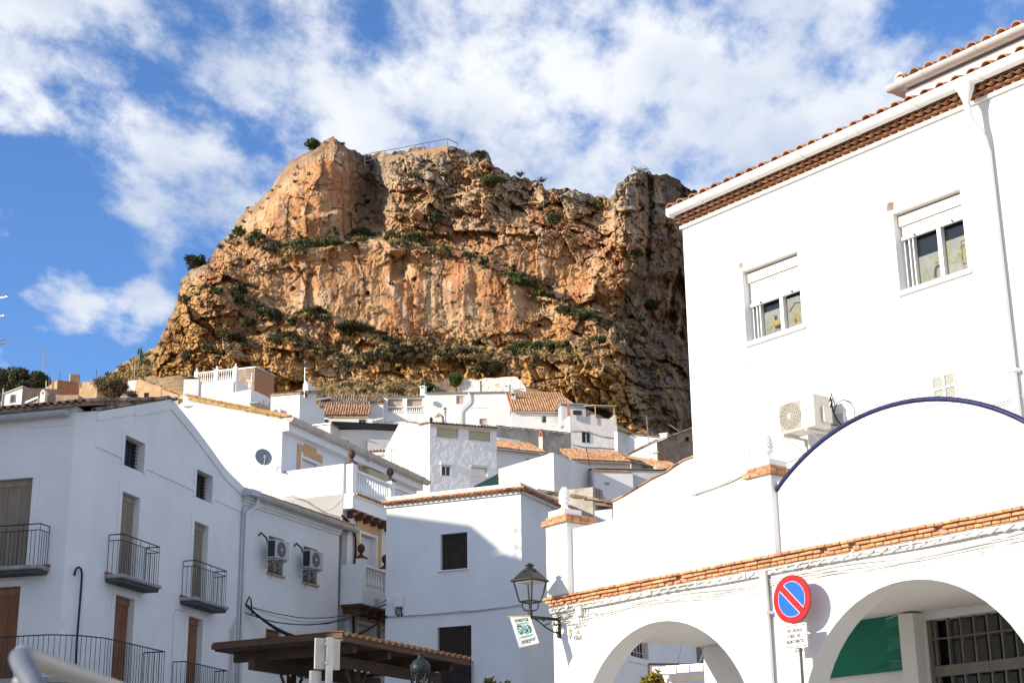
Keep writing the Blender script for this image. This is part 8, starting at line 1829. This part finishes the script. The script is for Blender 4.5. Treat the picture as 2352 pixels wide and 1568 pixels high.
def shelter():
    C0 = at(zD(1110, 1100), 27); aL = az_line(zD(0, 1200), zD(1105, 1098)); aR = az_line(zD(1110, 1100), zD(2320, 1340)); pL = Pl(C0, aL); pR = Pl(C0, aR)
    t = thing('bus_shelter', 'dark timber shelter with terracotta corrugated roof in the square', 'shelter', (C0.x, C0.y, gz(C0.x, C0.y)))
    uL = pL.uv(zB(1995, 1205))[0]; uR = pR.uv(zD(2320, 1340))[0]; z1 = C0.z; dL = pL.u*uL; dR = pR.u*uR
    A, B, C_, D = C0, C0+dR, C0+dR+dL, C0+dL
    n = 21; K = 8; b = MB(); N_ = n*K; vs = []
    for j in (0, 1): vs += [C0+dR*(k/N_)+dL*j+ZH_*(.02+.035*cos(2*pi*k/K)) for k in range(N_+1)]
    for j in (0, 1): vs += [C0+dR*(k/N_)+dL*j+ZH_*(.005+.035*cos(2*pi*k/K)) for k in range(N_+1)]
    m = N_+1; fs = [(k, k+1, m+k+1, m+k) for k in range(N_)]+[(2*m+k+1, 2*m+k, 3*m+k, 3*m+k+1) for k in range(N_)]+[(k, 2*m+k, 2*m+k+1, k+1) for k in range(N_)]
    b.add(vs, fs); b.build('corrugated_roof', m_corr, t, True)
    MB().box(pL, uL, 0, z1-.07, z1+.02, -.04, .02).build('fascia', m_fascia, t); MB().box(pR, 0, uR, z1-.125, z1-.045, -.05, .0).build('fascia', m_fascia, t)
    q = .06; deck = [C0+dR*.01+dL*.01, C0+dR*.99+dL*.01, C0+dR*.99+dL*.99, C0+dR*.01+dL*.99]; MB().hexa([v-ZH_*.10 for v in deck]+[v-ZH_*.06 for v in deck]).build('deck', m_dwood, t)
    for f in (.12, .37, .62, .87):
        a = C0+dR*f+dL*.04; c = C0+dR*f+dL*.96; s = dR.normalized()*.06; MB().hexa([a-s-ZH_*.26, a+s-ZH_*.26, c+s-ZH_*.26, c-s-ZH_*.26, a-s-ZH_*.101, a+s-ZH_*.101, c+s-ZH_*.101, c-s-ZH_*.101]).build('rafter', m_dwood, t)
    for f in (.22, .72):
        a = C0+dL*f+dR*.03; c = C0+dL*f+dR*.95; s = dL.normalized()*.07; MB().hexa([a-s-ZH_*.46, a+s-ZH_*.46, c+s-ZH_*.46, c-s-ZH_*.46, a-s-ZH_*.262, a+s-ZH_*.262, c+s-ZH_*.262, c-s-ZH_*.262]).build('beam', m_dwood, t)
    for f, g in ((.30, .22), (.80, .22), (.30, .72), (.80, .72)):
        P = C0+dR*f+dL*g; MB().lathe(Vector((P.x, P.y, gz(P.x, P.y)-.1)), [(.09, 0), (.09, z1-.46-gz(P.x, P.y)+.1)], 12).build('post', m_dwood, t, True)
        for s in (-1, 1): MB().tube([P-ZH_*.85+dR.normalized()*.08*s, P-ZH_*.48+dR.normalized()*.35*s], .03, 5).build('post_bracket', m_dwood, t)
        for s in (-.22, 0, .22): MB().lathe(P+dR.normalized()*s+pR.n*.12-ZH_*.50, [(.02, 0), (.022, .03)], 6).build('bolt', m_galv, t)
shelter()
def sign_back():
    P = at(zD(972, 1300), 21); az = 58; p = Pl(P, az); t = thing('road_sign', 'blank grey back of a rectangular road sign on a steel post before the shelter', 'sign', (P.x, P.y, gz(P.x, P.y)))
    u0 = p.uv(zD(848, 1290))[0]; u1 = p.uv(zD(1087, 1300))[0]; z1 = p.uv(zD(970, 1143))[1]; z0 = p.uv(zD(970, 1437))[1]
    o = MB().box(p, u0, u1, z0, z1, -.035, -.01).build('plate', mat('sign_back_aluminium', (.50, .48, .43), (.44, .42, .37), 6, 4, .5, .05, 30, metal=.3), t); bevel(o, .008)
    frame(t, p, (u0+.03, z0+.03, u1-.03, z1-.03), .006, -.0098, -.007, m_galv, 'pressed_rim')
    zb = gz(P.x, P.y); a = p.uv(zD(946, 1400))[0]; c = p.uv(zD(999, 1400))[0]; MB().box(p, a, c, zb, z1+.01, .002, .05).build('post', m_galv, t); MB().box(p, a-.16, a-.02, zb, z0-.01, -.16, -.08).build('rear_post', m_galv, t)
    for zz_ in (z0+.08, z1-.08): MB().box(p, a-.02, c+.02, zz_-.015, zz_+.015, -.008, .056).build('clamp', m_galv, t)
sign_back()
def square_lanterns():
    for (x, y), Y, lab in (((1838, 1290), 24.0, 'black domed street lantern with crown in front of the shelter'),):
        P = at(zD(x, y), Y); q = Y/FPX/1.7415*.4252; t = thing('street_lantern', lab, 'lantern', (P.x, P.y, gz(P.x, P.y)))
        Hd = lambda v: P.z-v*q
        b = MB(); b.lathe(Vector((P.x, P.y, 0)), [(92*q, Hd(175)), (94*q, Hd(120)), (88*q, Hd(100)), (70*q, Hd(70)), (40*q, Hd(48)), (26*q, Hd(36)), (28*q, Hd(30)), (20*q, Hd(24)), (30*q, Hd(6)), (32*q, Hd(0)), (10*q, Hd(4))], 16); b.build('dome', m_iron, t, True)
        for k in range(8): a = 2*pi*k/8; c = Vector((P.x+cos(a)*30*q, P.y+sin(a)*30*q, Hd(4))); MB().lathe(c, [(6*q, 0), (7*q, 8*q), (1*q, 18*q)], 5).build('crown_point', m_iron, t)
        for k in range(10): a = 2*pi*k/10; c = Vector((P.x+cos(a)*90*q, P.y+sin(a)*90*q, Hd(112))); MB().lathe(c, [(8*q, 0), (9*q, 10*q), (1*q, 18*q)], 5).build('rim_leaf', m_iron, t)
        b = MB()
        for k in range(6): a = 2*pi*k/6+.2; b.tube([Vector((P.x+cos(a)*82*q, P.y+sin(a)*82*q, Hd(175))), Vector((P.x+cos(a)*46*q, P.y+sin(a)*46*q, Hd(330)))], 5*q, 5)
        b.build('ribs', m_iron, t); g = MB(); g.lathe(Vector((P.x, P.y, 0)), [(46*q, Hd(360)), (50*q, Hd(330)), (20*q, Hd(325))], 12); g.build('basket', m_iron, t); zb = gz(P.x, P.y); MB().lathe(Vector((P.x, P.y, zb)), [(.12, 0), (.07, .5), (.045, 1.0), (.04, Hd(360)-zb)], 10).build('post', m_iron, t, True)
square_lanterns()
def foreground_pipe():
    m = mat('worn_sunlit_pipe', (.33, .31, .27), (.27, .27, .27), 9, 5, .5, .1, 30, c3=(.10, .055, .035), s3=3.0, t3=(.66, .76), spec=.5); m2 = mat('shaded_blue_grey_pipe', (.10, .115, .15), (.14, .15, .18), 9, 5, .45, spec=.5)  # same pipe twice: warm sunlight put into the rail colour, blue shade into the leg
    P = at(zB(210, 1330), 4.3); t = thing('pipe_barrier', 'bent steel pipe barrier close to the camera at lower left', 'barrier', (P.x, P.y, 0)); r = .0285
    R_ = [at(zB(x, y), d) for x, y, d in ((205, 1325, 4.3), (250, 1315, 4.34), (330, 1345, 4.42), (560, 1430, 4.7), (820, 1520, 5.0), (1120, 1625, 5.35), (1500, 1760, 5.8))]
    a = MB().tube(R_, r, 14); a.build('top_rail', m, t, True)
    L_ = [at(zB(x, y), d) for x, y, d in ((205, 1322, 4.30), (190, 1330, 4.26), (215, 1390, 4.22), (330, 1600, 4.15), (470, 1850, 4.08))]; e = L_[-1]
    MB().tube(L_+[Vector((e.x+.05, e.y, .0))], r*1.04, 14).build('leg', m2, t, True)
    MB().lathe(at(zB(212, 1326), 4.29)-ZH_*r, [(r*.5, 0), (r*1.12, r*.6), (r*1.12, r*1.5), (r*.5, r*2.1)], 12).build('bend', m, t, True)
    MB().tube([at(zB(190, 1570), 4.5), at(zB(240, 1545), 4.55), at(zB(330, 1700), 4.6)], r*.9, 10).build('brace', m2, t, True)
foreground_pipe()
def behind_arch():
    P = at(zG(1700, 1300), 36); p = Pl(P, 25); t = H('rear_house', 'shaded white house with barred window seen through the left arch', P); b0 = 1.5
    w = p.rect(zG(1452, 1120), zG(1628, 1352)); w = (w[0], w[1], w[2], w[1]+1.35); ua = p.uv(zG(1180, 1300))[0]; ub = p.uv(zG(2145, 1300))[0]+3
    MB().wall(p, [(ua, b0), (ub, b0), (ub, 7.2), (ua, 7.2)], [w], .35, .2).build('wall', m_white, t); window(t, p, w, .16, fm=m_wood, mull=1); grille(t, p, w, 6, 6, -.02, m_galv, .010)
    frame(t, p, w, .12, 0, .02, m_white, 'window_surround')
    r = p.rect(zG(2078, 1150), zG(2200, 1390)); MB().box(p, r[0], r[2]+2, r[1], r[3]+1, -.0, .05).build('recess', m_oldgrey, t)
    for k in range(5): u = r[0]+k*.5; bar(t, p.pt(u, r[1], .08), p.pt(u+.5, r[1]+.45, .08), .02, m_pvc, 'lattice'); bar(t, p.pt(u+.5, r[1], .08), p.pt(u, r[1]+.45, .08), .02, m_pvc, 'lattice')
    cable(t, [p.pt(*p.uv(zG(*q)), .01) for q in ((1930, 1140), (1925, 1200), (1932, 1260), (1915, 1330), (1912, 1390))], .008, m_cable, 'wall_cable')
    g = thing('pergola', 'small pergola with white painted beams behind the left arch', 'pergola', (at(zG(1900, 1500), 29)))
    for i, (x, y) in enumerate(((1672, 1420), (1797, 1407), (1930, 1397), (2065, 1388), (2200, 1378))):
        A = at(zG(x, y+28), 28+.35*i); d = Vector((.80, -.30, -.02))*.5; s = Vector((.3, .8, 0)).normalized()*.04; MB().hexa([A-s-ZH_*.065, A+s-ZH_*.065, A+d+s-ZH_*.065, A+d-s-ZH_*.065, A-s+ZH_*.065, A+s+ZH_*.065, A+d+s+ZH_*.065, A+d-s+ZH_*.065]).build('beam', m_white, g)
    A = at(zG(1825, 1520), 28.2); B = at(zG(2300, 1500), 29.6); s = Vector((0, 0, .06)); MB().hexa([A-s, B-s, B-s+Vector((-.1, .1, 0)), A-s+Vector((-.1, .1, 0)), A+s, B+s, B+s+Vector((-.1, .1, 0)), A+s+Vector((-.1, .1, 0))]).build('header', m_cream, g)
    for v in (A, B): bar(g, Vector((v.x, v.y, 1.0)), v, .06, m_white, 'post')
    bar(g, at(zG(1632, 1385), 28), at(zG(2100, 1390), 29.5), .02, m_wood, 'rail', False); bar(g, at(zG(1632, 1385), 28), at(zG(1637, 1600), 28), .018, m_wood, 'rail_post', False)
    c = at(zG(1642, 1580), 27.2); shrub('yellowing leafy plant behind the left arch', c, (.24, .22, .26), 'autumn', 900, .045, name='plant', cat='plant', clumps=26, up=.2)
    c = at(zG(165, 1628), 30); shrub('reddish plant at the bottom edge below the middle house', c, (.32, .3, .26), 'autumn', 300, .05, name='plant', cat='plant', clumps=12)
behind_arch()
def edge_aerial():
    P = at((-40, 860), 41); t = thing('tv_aerial', 'large aerial reaching in from the left edge of the picture', 'aerial', P); bar(t, P-ZH_*4, at((-40, 640), 41), .025, m_galv, 'mast', False)
    for x, y, k in ((17, 681, 0), (10, 724, 1), (14, 780, 2), (13, 789, 3)):
        e = at((x, y), 40.6); s = at((-45, y+10), 41); bar(t, s, e, .012, m_galv, 'boom'); d = e-s
        for j in range(9): q = s+d*((j+1)/9); bar(t, q-Vector((0, .22, .05)), q+Vector((0.03, .22, .05)), .010, m_pvc, 'element')
edge_aerial()
def unseen_opposite_house():
    """the house across the square, out of the picture to the left, unseen and shaped to cast the shade on the corner and middle houses"""
    t = thing('unseen_opposite_house', 'unseen tall white house across the square left of the picture', 'house', (-28, 31, 1)); b = MB()
    b.wbox((-28.5, 27.0, 9.8), 9, 19.9, 17.6); b.build('wall', m_white, t)
    q = MB(); q.wbox((-28.5, 39.4, 9.85), 9, 4.6, 17.7); q.build('tower_wall', m_white, t)
    r = MB(); r.hexa([(-33.2, 37.0, 18.6), (-23.8, 37.0, 18.6), (-23.8, 41.8, 18.6), (-33.2, 41.8, 18.6), (-33.2, 37.9, 19.15), (-23.8, 37.9, 19.15), (-23.8, 41.2, 18.7), (-33.2, 41.2, 18.7)]); r.build('roof', m_tile, t)
    for k in range(3):
        for j in range(4): MB().wbox((-23.98, 26+j*3, 4+k*4.2), .06, 1.1, 1.6).build('window', m_glass, t)
unseen_opposite_house()
